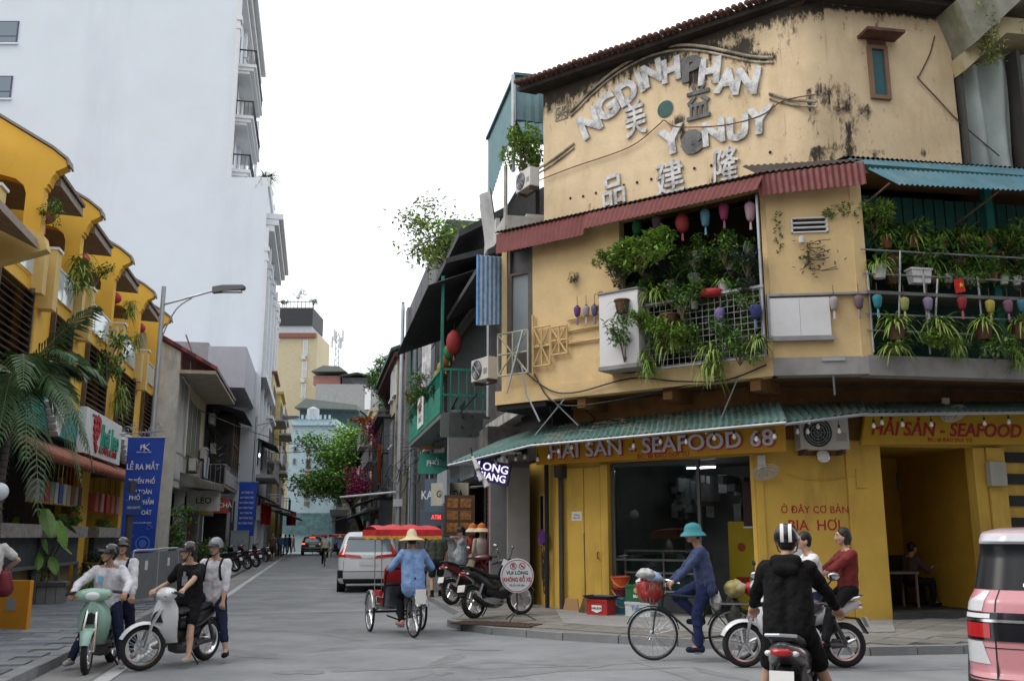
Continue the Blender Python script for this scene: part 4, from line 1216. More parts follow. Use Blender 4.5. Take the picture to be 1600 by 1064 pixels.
def wall_fan(label,w,rz,dirty=False):
 t = thing('wall_fan',label,'fan',w,rz)
 g = MB();g.box(-.07,.07,-.05,.0,.05,.32);g.tube([(0,-.03,.12),(0,-.16,.05)],.04,8);g.build('mount',m_white,t)
 R_ = Matrix.Rotation(radians(148),3,'X');c = (0,-.24,.0)
 g = MB()
 for r_,h in ((.24,0),(.22,.035),(.17,.06),(.11,.075),(.05,.08)):
  g.lathe([(r_,h - .006),(r_ + .008,h),(r_,h + .006),(r_ - .008,h),(r_,h - .006)],24,c,R_)
 for k in range(24):
  a = k * pi / 12;g.tube([Vector(c) + R_ @ Vector((.24 * cos(a),.24 * sin(a),0)),Vector(c) + R_ @ Vector((.16 * cos(a),.16 * sin(a),.064)),Vector(c) + R_ @ Vector((.04 * cos(a),.04 * sin(a),.08))],.004,3)
 g.build('guard',mat('fan_guard',(.55,.55,.53),.5),t)
 g = MB()
 for k in range(3):
  a = k * 2 * pi / 3
  g.add([Vector(c) + R_ @ Vector(p) for p in ((.03 * cos(a),.03 * sin(a),.01),(.2 * cos(a - .4),.2 * sin(a - .4),.0),(.21 * cos(a + .35),.21 * sin(a + .35),.035),(.03 * cos(a + 1),.03 * sin(a + 1),.03))],[(0,1,2,3)])
 g.lathe([(.05,-.08),(.055,.0),(.03,.05),(.001,.055)],12,c,R_)
 g.build('blade',mat('fan_blade',(.42,.40,.36),.4),t)
 return t
wall_fan('white wall fan tilted down beside the glass shopfront',onF(F2,1190,738,.05),F2.rz)
wall_fan('grimy wall fan hanging in front of the mustard sign',onF(F3,1478,648,.28),F3.rz)
t = thing('round_floodlight','round silver floodlight under the grey air conditioner','lamp',onF(F2,1286,713,.2),F2.rz)
R_ = Matrix.Rotation(radians(75),3,'X')
g = MB();g.lathe([(.001,-.09),(.08,-.07),(.13,.0),(.135,.02),(.12,.03)],18,(0,0,0),R_);g.build('reflector',m_chrome,t,smooth=True)
g = MB();g.lathe([(.12,.03),(.09,.055),(.001,.065)],18,(0,0,0),R_);g.build('lens',m_clear,t,smooth=True)
# ---- shop things behind and in front of the glass
t = thing('fish_tank','long glass fish tank counter behind the shop window','tank',wall=F1)
g = MB();g.box(1.52,3.3,.35,.8,.12,.5);g.build('base',mat('tank_base',(.05,.055,.06),.4),t)
g = MB()
for z in (.5,.86,1.3):
 g.box(1.5,3.32,.33,.36,z,z + .035)
for s in (1.5,2.4,3.29):
 g.box(s,s + .03,.328,.362,.5,1.33)
g.build('frame',mat('tank_frame',(.30,.31,.31),.4,.4),t)
g = MB();g.box(1.54,3.28,.37,.78,.52,1.25);g.build('water',mat('tank_water',(.015,.035,.03),.08,spec=.8),t)
t = thing('fridge','yellow branded drinks fridge inside the seafood shop','fridge',F1.w(3.55,-1.6,.11),F1.rz)
g = MB();g.box(-.3,.3,0,.55,0,1.8);g.build('case',mat('fridge_yellow',(.55,.40,.02),.4,var=.08),t,bevel=.02)
g = MB();g.lathe([(.09,0),(.001,.004)],16,(0,-.014,1.28),Matrix.Rotation(pi / 2,3,'X'));g.build('emblem',mat('fridge_red',(.42,.08,.03),.4),t)
g = MB();g.box(-.14,.14,-.014,-.002,.5,.68);g.build('label',m_red,t)
t = thing('menu_board','dark menu board with a pale edge inside the shop','board',F1.w(4.15,-1.2,2.2),F1.rz)
g = MB();g.box(-.34,.34,-.02,.02,-.4,.5);g.build('board',mat('menu_brown',(.05,.025,.02),.5),t);g = MB();g.box(-.35,.35,-.03,-.022,-.43,-.4);g.build('edge',m_white,t)
t = thing('strip_light','thin strip light on the shop ceiling','lamp',F1.w(2.6,-1.8,3.05),F1.rz)
g = MB();g.box(-.35,.35,-.05,.05,.03,.08);g.build('body',m_white,t);g = MB();g.box(-.33,.33,-.03,.03,0,.03);g.build('tube',mat('lit_tube',(.9,.95,1),.4,emit=7,var=0),t)
g = MB()
rr = random.Random(4)
for k in range(40):
 s = rr.uniform(1.6,3.3);z = rr.uniform(2.2,3.0);g.box(s,s + rr.uniform(.05,.2),1.5 + rr.random(),2.6,z - rr.uniform(.1,.4),z)
o = g.build('hanging_plastic',mat('hanging_plastic_grey',(.22,.23,.24),.5,var=.4));o.matrix_world = F1.M;tag(o,'grey plastic bags hanging from the shop ceiling','plastic bags',kind='stuff')
t = thing('paper_notice','white paper notice stuck on the yellow door','notice',wall=F1)
g = MB();g.box(.44,.70,-.042,-.037,2.0 - .07,2.0 + .12);g.build('sheet',m_white,t);text('Thông\nBáo tin',t,(.57,-.044,2.02),.06,m_black,extrude=.001)
# framed pictures in the dark room
for k,(u,v,w,h) in enumerate(((1432,748,.26,.34),(1463,738,.22,.2),(1478,740,.14,.2),(1447,765,.14,.22),(1465,772,.18,.34),(1483,760,.2,.18),(1418,782,.16,.16),(1437,780,.16,.14),(1485,782,.1,.16),(1408,752,.1,.2))):
 s,z = F3(u,v,-2.95)
 t = thing('picture_frame','%s framed picture of the cluster on the mustard back wall' % ORD[k],'picture',F3.w(s,-2.95,z),F3.rz,'pictures on the dark room wall')
 g = MB();g.box(-w,w,-.02,0,-h,h);g.build('frame',mat('frame_grey',(.12,.12,.13),.5),t);g = MB();g.box(-w + .03,w - .03,-.024,-.021,-h + .03,h - .03);g.build('print',mat('print_blue',(.16,.17,.2),.5,var=.7,vscale=8),t)
# ================================================================== houses: shared pieces
m_yb = mat('saffron_paint',(.74,.43,.05),.7,var=.08,vscale=1.2,stain=(.42,.24,.03),samt=.25,streak=3,bump=.12,bscale=18)
m_ybp = mat('pale_saffron',(.62,.44,.16),.7,var=.08,stain=(.45,.3,.08),samt=.25)
m_brown = mat('brown_soffit',(.23,.175,.14),.75,var=.2,vscale=4)
m_slat = mat('brown_slat',(.10,.065,.045),.6,var=.25)
m_teal = mat('teal_sign',(.03,.30,.30),.5,var=.06)
m_tile = mat('orange_roof_tile',(.30,.10,.055),.75,var=.35,vscale=8,stain=(.07,.04,.03),samt=.4,sscale=4)
m_rail = mat('white_rail',(.62,.63,.63),.45,var=.05)
m_railglass = mat('rail_glass',(.50,.58,.60),.12,var=.05,spec=.8)
m_blinds = mat('grey_shutter',(.30,.31,.31),.5,.3,var=.12)
m_greywall = mat('grey_wall',(.30,.305,.315),.8,var=.12,stain=(.14,.14,.14),samt=.3,streak=4)
m_cream = mat('cream_wall',(.56,.47,.28),.85,var=.12,stain=(.25,.20,.13),samt=.4,streak=4)
m_darkroof = mat('dark_tin_roof',(.055,.055,.058),.7,var=.3)
m_wframe = mat('window_frame_grey',(.20,.19,.18),.6)
def window(W,par,s0,s1,z0,z1,off=0.0,fm=None,pm_=None,mull=1,sill=True,shutters=None):
 """a window with frame, pane and sill, on a wall whose thing is par (frame local to that wall)"""
 fm = fm or m_wframe
 g = MB();r = .05
 g.box(s0,s1,-off - .05,-off + .04,z0,z0 + r);g.box(s0,s1,-off - .05,-off + .04,z1 - r,z1)
 g.box(s0,s0 + r,-off - .048,-off + .04,z0 + r,z1 - r);g.box(s1 - r,s1,-off - .048,-off + .04,z0 + r,z1 - r)
 for k in range(1,mull + 1):
  x = s0 + (s1 - s0) * k / (mull + 1);g.box(x - .02,x + .02,-off - .046,-off + .03,z0 + r,z1 - r)
 w = g.build('window',fm,par)
 g = MB();g.box(s0 + r,s1 - r,-off - .012,-off - .004,z0 + r,z1 - r);g.build('pane',pm_ or m_glass,w)
 if sill:
  g = MB();g.box(s0 - .08,s1 + .08,-off - .16,-off,z0 - .08,z0 - .003);g.build('sill',fm,w)
 return w
def slab_balcony(par,s0,s1,z,d=.9,m=None,rail=True,rm=None,h=.95):
 g = MB();g.box(s0,s1,-d,0,z - .16,z);b = g.build('balcony',m or m_concrete,par)
 if rail:
  g = MB();n = max(2,int((s1 - s0) / .16))
  for k in range(n + 1):
   x = s0 + (s1 - s0) * k / n;g.box(x - .012,x + .012,-d + .02,-d + .045,z,z + h)
  for y0 in range(1,5):
   for x in (s0 + .02,s1 - .02):
    y = -d * y0 / 5;g.box(x - .012,x + .012,y - .012,y + .012,z,z + h)
  g.box(s0,s1,-d + .01,-d + .05,z + h,z + h + .05);g.box(s0,s0 + .04,-d,0,z + h,z + h + .05);g.box(s1 - .04,s1,-d,0,z + h,z + h + .05)
  g.build('railing',rm or m_steel,b)
 return b
def tin_awning(par,s0,s1,z,d,drop,m,name='awning',y0=0.0):
 g = MB();g.corr((s0,y0,z),(s1,y0,z),(s1,y0 - d,z - drop),(s0,y0 - d,z - drop),.16,.02)
 return g.build(name,m,par)
# ================================================================== saffron restaurant building
LW = Wall(xy(16,-6.4),xy(100,-6.4))
yb = thing('restaurant_building','saffron yellow building with stepped gable fins, louvres and a teal fascia','building',wall=LW)
fins = [2.2,6.4,10.0,14.4,18.9,22.9]
g = MB()
g.box(-6,23.2,2.4,9,4.8,10.6)                                     # set-back body
wall_cells(g,-6,23.2,4.78,7.25,[(f + 1.55,f2 - .25,5.05,6.95) for f,f2 in zip(fins[:-1],fins[1:])],0,.3)
g.box(-6,23.2,.3,2.4,7.05,7.2)
g.box(22.95,23.2,0,9,0,8.9)
g.build('wall',m_yb,yb)
g = MB();g.box(-6,23.2,.45,.55,5,7.05);g.build('inner_wall',mat('shaded_orange_wall',(.16,.075,.03),.8,var=.3),yb)
# fins: party walls with an arch and a stepped bracket
def fin(s,zb=4.8,lift=0.0):
 g = MB()
 z = lift
 bracket = [(0,9.45),(-.05,9.47),(-.05,9.55),(-.10,9.56),(-.10,9.62),(-.14,9.75),(-.2,9.82),(-.2,9.88),(-.25,9.9),(-.44,10.02),(-.40,10.16),(-.1,10.40)]
 g.prism([(0,zb),(.38,zb),(.38,9.0),(0,9.0)],s,s + .34,'x')
 head = bracket + [(3.4,12.4),(3.4,9.0)]
 arcp = [(1.62,9.0),(1.62,9.3)] + [(1.0 + .62 * cos(t),9.3 + .42 * sin(t)) for t in (pi * .15,pi * .3,pi * .5,pi * .7,pi * .85)] + [(.38,9.3),(.38,9.0),(0,9.0)]
 g.prism([(p[0],p[1] + z) for p in head + arcp],s,s + .34,'x')
 g.prism([(1.62,zb),(3.4,zb),(3.4,9.0),(1.62,9.0)],s,s + .34,'x');g.prism([(.38,zb),(1.62,zb),(1.62,8.3),(.38,8.3)],s + .002,s + .338,'x')
 o = g.build('gable_fin',m_yb,yb)
 g = MB();g.prism([(-.46,10.03),(-.42,10.18),(-.1,10.43),(3.4,12.43),(3.4,12.49),(-.11,10.49),(-.46,10.22),(-.50,10.04)],s - .05,s + .39,'x');g.build('coping',mat('grey_coping',(.25,.22,.19),.8),o)
for s in fins[1:]:
 fin(s)
# canopies between the fins and the lower tiled roofs in front of the second floor
for f,f2 in zip(fins[:-1],fins[1:]):
 q0 = 9.65 if f > 3 else 7.2
 g = MB();g.prism([(-.25,q0),(-.22,q0 + .28),(1.6,q0 + 1.2),(1.6,q0 + .1)] if f > 3 else [(1,7.1),(1,7.2),(1.6,7.2),(1.6,7.1)],f + .36,f + 2.6,'x');c = g.build('canopy',m_brown,yb)
 g = MB();n = 12 if f > 3 else 1
 for k in range(n):
  s = f + .36 + 2.24 * k / n;g.box(s,s + 2.24 / n * .8,*((-.29,-.2,9.88,9.97) if f > 3 else (1,1.1,7.2,7.25)))
 g.build('tile',m_slat,c)
 g = MB();g.box(f + .36,f2,1.8,2.0,7.2,10.6);g.build('terrace_wall',mat('shaded_orange_wall'),yb)  # dark orange stands in for the shade behind the arches
 g = MB();g.box(f + .9,f + 1.7,1.77,1.80,7.3,9.3);g.build('terrace_door',m_slat,yb)
 g = MB();g.box(f + .36,f + .75,-.32,.0,6.7,8.1);g.box(f2 - .3,f2,-.25,.0,6.9,7.9);g.build('planter_box',m_ybp,yb)
 g = MB();g.box(f + .34,f + .78,-.36,.02,8.1,8.16);g.build('planter_rim',m_rail,yb)
 g = MB();g.box(f + .9,f2 - .4,-.06,-.03,7.28,7.98);gl = g.build('glass_panel',m_railglass,yb)
 g = MB();g.box(f + .8,f2 - .35,-.08,-.01,7.98,8.03);g.box(f + 2.1,f + 2.14,-.07,-.02,7.25,7.98);g.build('handrail',m_rail,gl)
 # louvre slats of this bay
 s0,s1 = f + 1.6,f2 - .3
 q = MB();q.cbox((0,0,0),(s1 - s0,.16,.035),Matrix.Rotation(radians(35),3,'X'));sm = q.mesh('slat',m_slat)
 for k in range(13):
  o = bpy.data.objects.new('slat',sm);COL.objects.link(o);o.parent = yb;o.location = ((s0 + s1) / 2,-.06,5.08 + k * .15)
 g = MB();g.box(s0 - .06,s0,-.12,.1,5.0,7.0);g.box(s1,s1 + .06,-.12,.1,5.0,7.0);g.build('louvre_frame',m_slat,yb)
g = MB();g.prism([(-1.25,6.75),(-1.2,6.95),(.0,7.55),(.0,7.35)],-1,2.1,'x');c = g.build('canopy',m_brown,yb)
g = MB();g.prism([(-.05,6.1),(-.15,6.35),(-.7,6.55),(-1.35,6.8),(-1.28,7.05),(0,7.75)],2.2,2.5,'x');g.build('gable_fin',m_ybp,yb)
# teal fascia
g = MB();g.box(-6,23.2,-.32,-.0,3.95,4.78);g.build('fascia',m_teal,yb)
g = MB();g.box(-6,23.2,-.1,.1,3.7,3.95);g.build('beam',m_dark,yb)
# ground floor: piers, dark room, counter with plinth
g = MB();g.box(-6,23.2,3.2,3.3,0,4);g.box(-6,23.2,.1,3.3,3.8,3.94);g.build('room_wall',mat('restaurant_room',(.045,.035,.03),.8,var=.4),yb)
g = MB();g.box(11.7,12.6,-.2,.25,.1,3.7);g.box(2.2,2.9,-.25,.3,.1,4);g.box(17.0,17.5,-.2,.25,.1,3.7);g.build('pier',m_yb,yb)
g = MB();g.box(2.95,3.2,-.4,.0,.1,3.95);g.build('pier',m_teal,yb)
g = MB();g.box(11.72,12.58,-.22,-.2,.1,.55);g.build('plinth',m_concrete,yb);g = MB();g.box(11.4,11.68,-.05,.1,.5,3.6);g.build('post',mat('red_post',(.35,.05,.02),.7),yb)
mcount = mat('stone_counter',(.30,.28,.26),.6,var=.35,vscale=7,stain=(.6,.6,.58),samt=.35,sscale=5)
for s0,s1 in ((3.4,11.5),(12.9,17.0)):
 g = MB();g.box(s0,s1,-.5,-.05,1.58,1.86);g.build('counter',mcount,yb)
 g = MB();g.box(s0 + .2,s1 - .3,-.35,-.2,.95,1.575);g.build('counter_panel',mat('slate_panel',(.045,.05,.055),.6),yb)
 g = MB();n = 4
 for k in range(n + 1):
  x = s0 + .2 + (s1 - s0 - .5) * k / n;g.box(x - .05,x + .05,-.4,-.3,.12,.95)
 g.box(s0 + .15,s1 - .25,-.4,-.3,.9,.97);g.box(s0 + .15,s1 - .25,-.4,-.3,.12,.2);g.build('counter_frame',mat('grey_metal_frame',(.16,.17,.18),.5,.3),yb)
 g = MB();g.box(s0 + .2,s1 - .3,-.2,-.1,.12,.95);g.build('kick_panel',mat('tan_panel',(.25,.18,.10),.8,var=.3),yb)
# tiled lean-to roofs with single courses
for i,(s0,s1,z) in enumerate(((4.2,9.0,3.72),(9.3,14.0,3.74),(14.4,18,3.74))):
 g = MB();g.prism([(-.15,z - .05),(-1.0,z - .52),(-1.0,z - .60),(-.15,z - .15)],s0,s1,'x');r_ = g.build('lean_to_roof',m_wood,yb)
 n = int((s1 - s0) / .2);q = MB();q.tube([(0,0,0),(0,-.5,-.27),(0,-.98,-.53)],[.075,.08,.085],7);tmm = q.mesh('tile_course',m_tile,True)
 for k in range(n):
  o = bpy.data.objects.new('tile_course',tmm);COL.objects.link(o);o.parent = r_;o.location = (s0 + (k + .5) * .2,-.12,z + .0 + random.uniform(-.01,.01))
# hanging paper boards: single coloured sheets
cols = [(.5,.5,.52),(.3,.32,.34),(.55,.09,.06),(.34,.38,.30),(.55,.57,.5),(.07,.12,.34),(.45,.47,.45),(.50,.40,.2),(.25,.13,.08),(.45,.35,.25),(.15,.08,.06)]
for k,c in enumerate(cols):
 t = thing('hanging_card','%s hanging paper lantern card in the row over the restaurant counter' % ORD[k],'paper lantern',LW.w(7.0 + k * .40,.25,2.62),LW.rz,'paper cards over the counter')
 g = MB();g.box(-.15,.15,-.1,.1,-.24,.24);g.build('paper',mat('card_%d' % k,c,.8,var=.15),t)
 g = MB();g.tube([(0,0,.24),(0,0,.8)],.008,4);g.box(-.155,.155,-.105,.105,-.27,-.24);g.build('cord',m_yel2,t)
for k in range(5):
 t = thing('hanging_card','%s red paper card hanging beyond the yellow pier' % ORD[k],'paper lantern',LW.w(12.9 + k * .75,.25,2.55),LW.rz,'paper cards over the counter')
 g = MB();g.box(-.2,.2,-.12,.12,-.26,.26);g.build('paper',mat('card_r%d' % (k % 3),((.5,.12,.08),(.45,.22,.2),(.42,.05,.04))[k % 3],.8),t)
 g = MB();g.tube([(0,0,.26),(0,0,.9)],.008,4);g.build('cord',m_black,t)
# restaurant sign and leaf-shaped emblems
t = thing('restaurant_sign','white restaurant sign with green letters and a red emblem over teal fascia','sign',wall=LW)
g = MB();g.box(10.1,14.8,-.52,-.33,3.72,4.90);g.build('board',mat('sign_white',(.72,.73,.74),.45,var=.04),t)
text('Jhai Jeo',t,(13.1,-.54,4.32),.82,mat('sign_green',(.03,.30,.20),.5),'lettering',extrude=.02,bold=.02,squash=1.0)
text('RESTAURANT',t,(13.0,-.54,3.93),.26,m_red,'lettering',extrude=.01,squash=1.5);text('nhà hàng Việt',t,(11.2,-.54,4.76),.12,m_black,'lettering',extrude=.005,squash=1.5)
g = MB()
for k,(x,z) in enumerate(((-.28,.36),(.0,.42),(.28,.36),(-.3,.16),(0,.2),(.3,.16),(-.2,-.04),(.12,-.02),(-.08,-.22),(.06,-.38))):
 g.prism([(11.35 + x - .16,4.3 + z),(11.35 + x,4.3 + z - .13),(11.35 + x + .16,4.3 + z + .02),(11.35 + x,4.3 + z + .12)],-.56,-.53)
g.build('emblem',m_red,t)
for i,(s,lab) in enumerate(((7.6,'stepped white diamond emblem on the teal fascia nearer the palm'),(16.2,'stepped white diamond emblem on the teal fascia behind the blue banner'))):
 t = thing('fascia_emblem',lab,'emblem',LW.w(s,.33,4.36),LW.rz,'emblems on the fascia')
 for j in range(6):
  n = (4,5,4,3,2,1)[j]
  g = MB()
  for k in range(n):
   x = (k - (n - 1) / 2) * .3;z = .36 - j * .15;g.prism([(x - .16,z),(x,z - .10),(x + .16,z + .02),(x,z + .10)],-.14 - .01 * j,0)
  g.build('leaf_plate',mat('sign_white',(.72,.73,.74)),t)
# plants of the restaurant
for i,(s,off,z,k,sc,lb) in enumerate(((9.2,.25,1.95,'bush_bright',.42,'yellow green plant on the stone counter'),(10.4,.25,2.1,'bush_mid',.9,'dark leafy plant on the stone counter'),(11.1,.25,1.95,'bush_bright',.35,'small yellow plant at the end of the stone counter'),(14.6,.25,1.95,'bush_bright',.4,'yellow green plant on the farther counter'),
  (13.4,.7,1.0,'fern',2.2,'tall fern below the farther counter'),(11.6,.6,.9,'hang',1.6,'drooping plant beside the yellow pier'),(15.8,.6,.7,'bush_mid',1.6,'shrub in front of the farther counter'))):
 plant(k,LW.w(s,off,z),lb,None if i < 4 else 'brown',sc,'restaurant plants')
for i,(u,v,off,sc,st) in enumerate(((128,400,.3,1.7,1.0),(150,430,.3,1.0,1.0),(205,470,.3,1.1,1.0),(170,560,.3,1.5,1.6),(190,600,.3,1.3,1.4),(80,330,.2,.8,1),(215,520,.3,.9,1.2))):
 s,z = LW(u,v,off);plant('bush_mid' if i % 2 else 'hang',LW.w(s,off,z),'wispy creeper, %s along the saffron terraces from the palm' % ORD[i],None,sc,'terrace creepers','creeper',stretch=st)
for i,f in enumerate(fins[1:5]):
 t = thing('red_lantern','%s round red lantern hanging under the terrace canopies' % ORD[i],'lantern',LW.w(f + .7,-.1,9.0),0,'red lanterns on the terraces')
 g = MB();g.ball((0,0,0),(.22,.22,.19),12,8);g.build('lamp_shade',mat('lantern_red',(.42,.03,.03),.6),t,smooth=True);g = MB();g.tube([(0,0,.18),(0,0,.6)],.01,4);g.tube([(0,0,-.18),(0,0,-.45)],[.015,.03],5);g.build('tassel',m_redl,t)
# ================================================================== palm on the pavement
t = thing('palm_tree','palm tree with a ringed grey trunk and drooping fronds beside the saffron building','tree',(-9.8,18.2,.1),scale=.86)
g = MB();pts = [(0,0,0),(.02,.02,1.2),(.05,.0,2.6),(.1,0,3.8),(.14,0,4.9)]
g.tube(smooth_path(pts,6),[.16 - .004 * k for k in range(25)],10);tr = g.build('trunk',mat('palm_trunk',(.17,.155,.135),.9,var=.3,vscale=5),t,smooth=True)
g = MB()
for k in range(30):
 z = .1 + k * .15;x = .03 * z;g.lathe([(.165 - .0025 * k,-.012),(.172 - .0025 * k,0),(.165 - .0025 * k,.012)],10,(x,0,z))
g.build('ring',mat('palm_ring',(.10,.09,.08),.9),tr)
g = MB();g.tube([(.14,0,4.8),(.16,0,5.4)],[.11,.05],8);g.build('crownshaft',mat('crownshaft_green',(.22,.24,.12),.6),t)
rr = random.Random(21)
fr_spec = [(-.15,2.1,1.15,.45),(.35,2.2,.75,.75),(-.5,2.3,.5,.9),(-.9,2.2,.2,1.0),(.9,1.8,.9,.8),(2.6,2.3,.55,.9),(3.3,2.3,.3,1.05),(3.9,2.0,.6,.9),(-1.5,2.0,.15,1.1),(1.6,1.8,1.0,.8),(4.5,2.2,-.05,1.0),(5.0,1.9,.4,1.1),(.1,1.9,.1,1.2),(2.1,2.0,.1,1.1),(-.35,2.0,.85,.7),(-.7,2.1,-.1,1.2),(.6,2.1,.35,1.2),(-1.2,2.0,.45,1.2),(-.2,2.3,.45,1.1),(-1.8,2.1,-.2,1.1),(3.6,2.2,-.1,1.1),(2.9,2.0,.9,1.0),(-2.2,2.0,.5,1.2),(-1.0,2.2,.9,1.1)]
for yaw,L,up,dr in fr_spec:
 g = MB();d = Vector((cos(yaw),sin(yaw),0));sv = Vector((-sin(yaw),cos(yaw),0));b = Vector((.16,0,5.2));L *= 1.12
 def rp(q):
  return b + d * (L * (q - .22 * q * q)) + Vector((0,0,L * (up * q - dr * q * q)))
 mid = [rp(k / 12) for k in range(13)]
 g.cur = 1;g.tube(mid,[.022 - .0015 * k for k in range(13)],4);g.cur = 0
 n = 34
 for k in range(2,n):
  q = k / n;p = rp(q);tg = (rp(min(1,q + .02)) - rp(q - .02)).normalized();l = .74 * sin(pi * min(1,.18 + q * .8)) ** .8 * rr.uniform(.85,1.1)
  for sg_ in (-1,1):
   e = (sv * sg_ * .8 + tg * .75 + Vector((0,0,-.10 + rr.uniform(-.1,.1)))).normalized()
   w = tg * .034;m1 = p + e * l * .5 + Vector((0,0,.02));m2 = p + e * l + Vector((0,0,-l * .28))
   g.add([p - w * .5,p + w * .5,m1 + w,m2,m1 - w],[(0,1,2,3,4)])
 g.build('frond',[mat('palm_leaf',(.06,.125,.045),.5,var=.35,vscale=4,spec=.4),mat('palm_rib',(.2,.22,.10),.6)],t)
# broad-leaved plant in a stone planter
t = thing('elephant_ear_plant','broad-leaved green plant in a stone planter beside the restaurant counter','plant',(*gp(42,952),.1),.3)
g = MB();g.box(-.75,.75,-.3,.3,0,.42);g.box(-.8,.8,-.35,.35,.42,.5);g.build('planter',mat('slate_planter',(.18,.185,.19),.8,var=.25,brick=(.2,.07,.01,(.25,.25,.25),(.08,.08,.08))),t)
def big_leaf(g,base,yaw,h,L,w,tilt):
 p = Vector(base);tip = p + Vector((cos(yaw) * .35 * h,sin(yaw) * .35 * h,h));g.cur = 1;g.tube(smooth_path([p,p.lerp(tip,.5) + Vector((0,0,.08)),tip],4),.014,5);g.cur = 0
 d = Vector((cos(yaw) * cos(tilt),sin(yaw) * cos(tilt),-sin(tilt)));s = Vector((-sin(yaw),cos(yaw),0));nrm = d.cross(s)
 vs = [];n = 7
 for i in range(n + 1):
  q = i / n;ww = w * sin(pi * min(.97,.12 + q * .88)) ** .75;c = tip + d * (L * (q - .25))
  vs += [c - s * ww - nrm * .05 * ww,c + nrm * .02,c + s * ww - nrm * .05 * ww]
 g.add(vs,[f for i in range(n) for f in ((3 * i,3 * i + 1,3 * i + 4,3 * i + 3),(3 * i + 1,3 * i + 2,3 * i + 5,3 * i + 4))])
for k,(x,y,yaw,h,L,w,ti) in enumerate(((.1,0,-1.0,1.5,.95,.34,1.0),(.3,0,-.6,1.25,.85,.33,1.15),(-.1,0,-2.0,1.35,.8,.3,.9),(.35,.1,-.1,.9,.6,.24,.8),(-.4,0,-1.5,.9,.7,.26,.8),(0,.1,1.2,1.6,.8,.3,.6),(.2,-.1,-1.3,.6,.6,.24,.9),(-.2,.1,2.4,1.2,.8,.3,.5),(.1,-.1,-2.6,1.0,.8,.28,.9),(.45,0,-.9,.5,.55,.24,1.1),(-.5,-.1,-2.2,.7,.6,.26,1.0),(0,-.15,-.3,1.0,.6,.25,1.2),(.3,.05,.6,1.35,.6,.26,.7))):
 g = MB();big_leaf(g,(x - .1,y,.45),yaw,h,L * .8,w * .55,ti);g.build('large_leaf',[mat('broad_leaf',(.12,.25,.035),.45,var=.25,vscale=5),m_stem],t)
g = bush(_R,500,(.75,.32,.35),.12,.05,8);o = g.build('foliage',[L1,L0,m_stem],t,fixn=False);o.location = (0,0,.75)
t = thing('orange_board','low orange signboard standing on the grey pavement','board',(*gp(8,995),.12),-.25)
g = MB();g.box(-.5,.42,-.04,.04,.0,.78);g.build('panel',mat('orange_panel',(.62,.26,.02),.6,var=.1),t,bevel=.01);g = MB();g.box(.0,.18,-.05,-.041,.3,.5);g.build('sticker',m_greywall,t)
t = thing('globe_lamp','white globe lamp on a short arm beside the palm','lamp',(*at(-2,768,15.5),))
g = MB();g.ball((0,0,0),.15,16,10);g.build('globe',mat('globe_white',(.62,.66,.72),.25,var=.1),t,smooth=True);g = MB();g.tube([(-.1,.05,0),(-.6,.3,-.1),(-.8,.4,-.6)],.025,6);g.build('arm',m_steel,t)
# ================================================================== street lamps and banners
def street_lamp(label,loc,H,arm,rz,sc=1):
 t = thing('street_lamp',label,'street lamp',loc,rz,'street lamps')
 g = MB();g.tube([(0,0,0),(0,0,2),(0,0,H)],[.11,.09,.065],10);g.lathe([(.2,0),(.2,.03),(.13,.06),(.12,.4),(.10,.42)],10);g.build('pole',m_galv,t,smooth=50)
 g = MB();g.tube([(0,0,H - .55),(arm * .6,0,H - .28),(arm,0,H - .1)],.032,7);g.tube(smooth_path([(0,0,H - 1.7),(.2,0,H - 1.1),(arm * .3,0,H - .62),(arm * .55,0,H - .34)],4),.022,6);g.build('arm',m_galv,t)
 g = MB();g.loft([[(x,-w,z0),(x,w,z0),(x,w,z1),(x,-w,z1)] for x,w,z0,z1 in ((arm - .1,.09,H - .20,H - .02),(arm + .2,.14,H - .16,H + .02),(arm + .8,.12,H - .09,H + .03),(arm + .85,.06,H - .06,H + .0))]);hd = g.build('lamp_head',mat('lamp_head_grey',(.14,.15,.155),.5),t)
 g = MB();g.box(arm + .2,arm + .75,-.10,.10,H - .175,H - .14);g.build('lens',m_clear,hd)
 return t
street_lamp('grey street lamp with a curved arm in front of the saffron building',(-10.25,27,.1),8.7,1.55,.0)
street_lamp('smaller grey street lamp farther down beyond the grey box house',(*xy(56.4,-3.5),.1),8.3,1.6,.0)
m_ban = mat('banner_blue',(.022,.07,.42),.55,var=.10,vscale=1.2);m_ban2 = mat('banner_light_blue',(.07,.16,.60),.55);m_wtext = mat('white_print',(.75,.76,.8),.6,var=.03)
def banner(label,loc,rz,w,h,lines):
 t = thing('banner',label,'banner',loc,rz,'blue banners on the lamp posts')
 g = MB();g.sheet(lambda i,j: (-w / 2 + w * i * (1 - .07 * (1 - j)) ,.03 * sin(3.4 * i + 4 * j) * (1 - .5 * j),-h / 2 + h * j),8,16);g.build('cloth',m_ban,t,smooth=True)
 g = MB();g.tube([(-w / 2 - .06,0,h / 2),(w / 2 + .06,0,h / 2)],.02,6);g.tube([(-w / 2 - .06,0,-h / 2),(w / 2,0,-h / 2)],.02,6);g.build('rod',m_galv,t)
 for tx,z,sz,sq in lines:
  text(tx,t,(-.03 * w,-.045,z),sz,m_wtext,'lettering',extrude=.0015,bold=.012,squash=sq)
 return t
b1 = banner('large blue banner with white lettering on the nearer lamp post',at(222,777,25.6),.05,.98,3.2,
    (('LỄ RA MẮT',.80,.215,.80),('TUYẾN PHỐ',.42,.17,.74),('AN TOÀN',.14,.17,.74),('THỰC PHẨM',-.13,.17,.74),('KIỂM SOÁT',-.40,.17,.74),('chương trình an toàn thực phẩm phường',-.66,.045,.9),('HOÀN KIẾM XANH',1.20,.05,.9)))
g = MB()
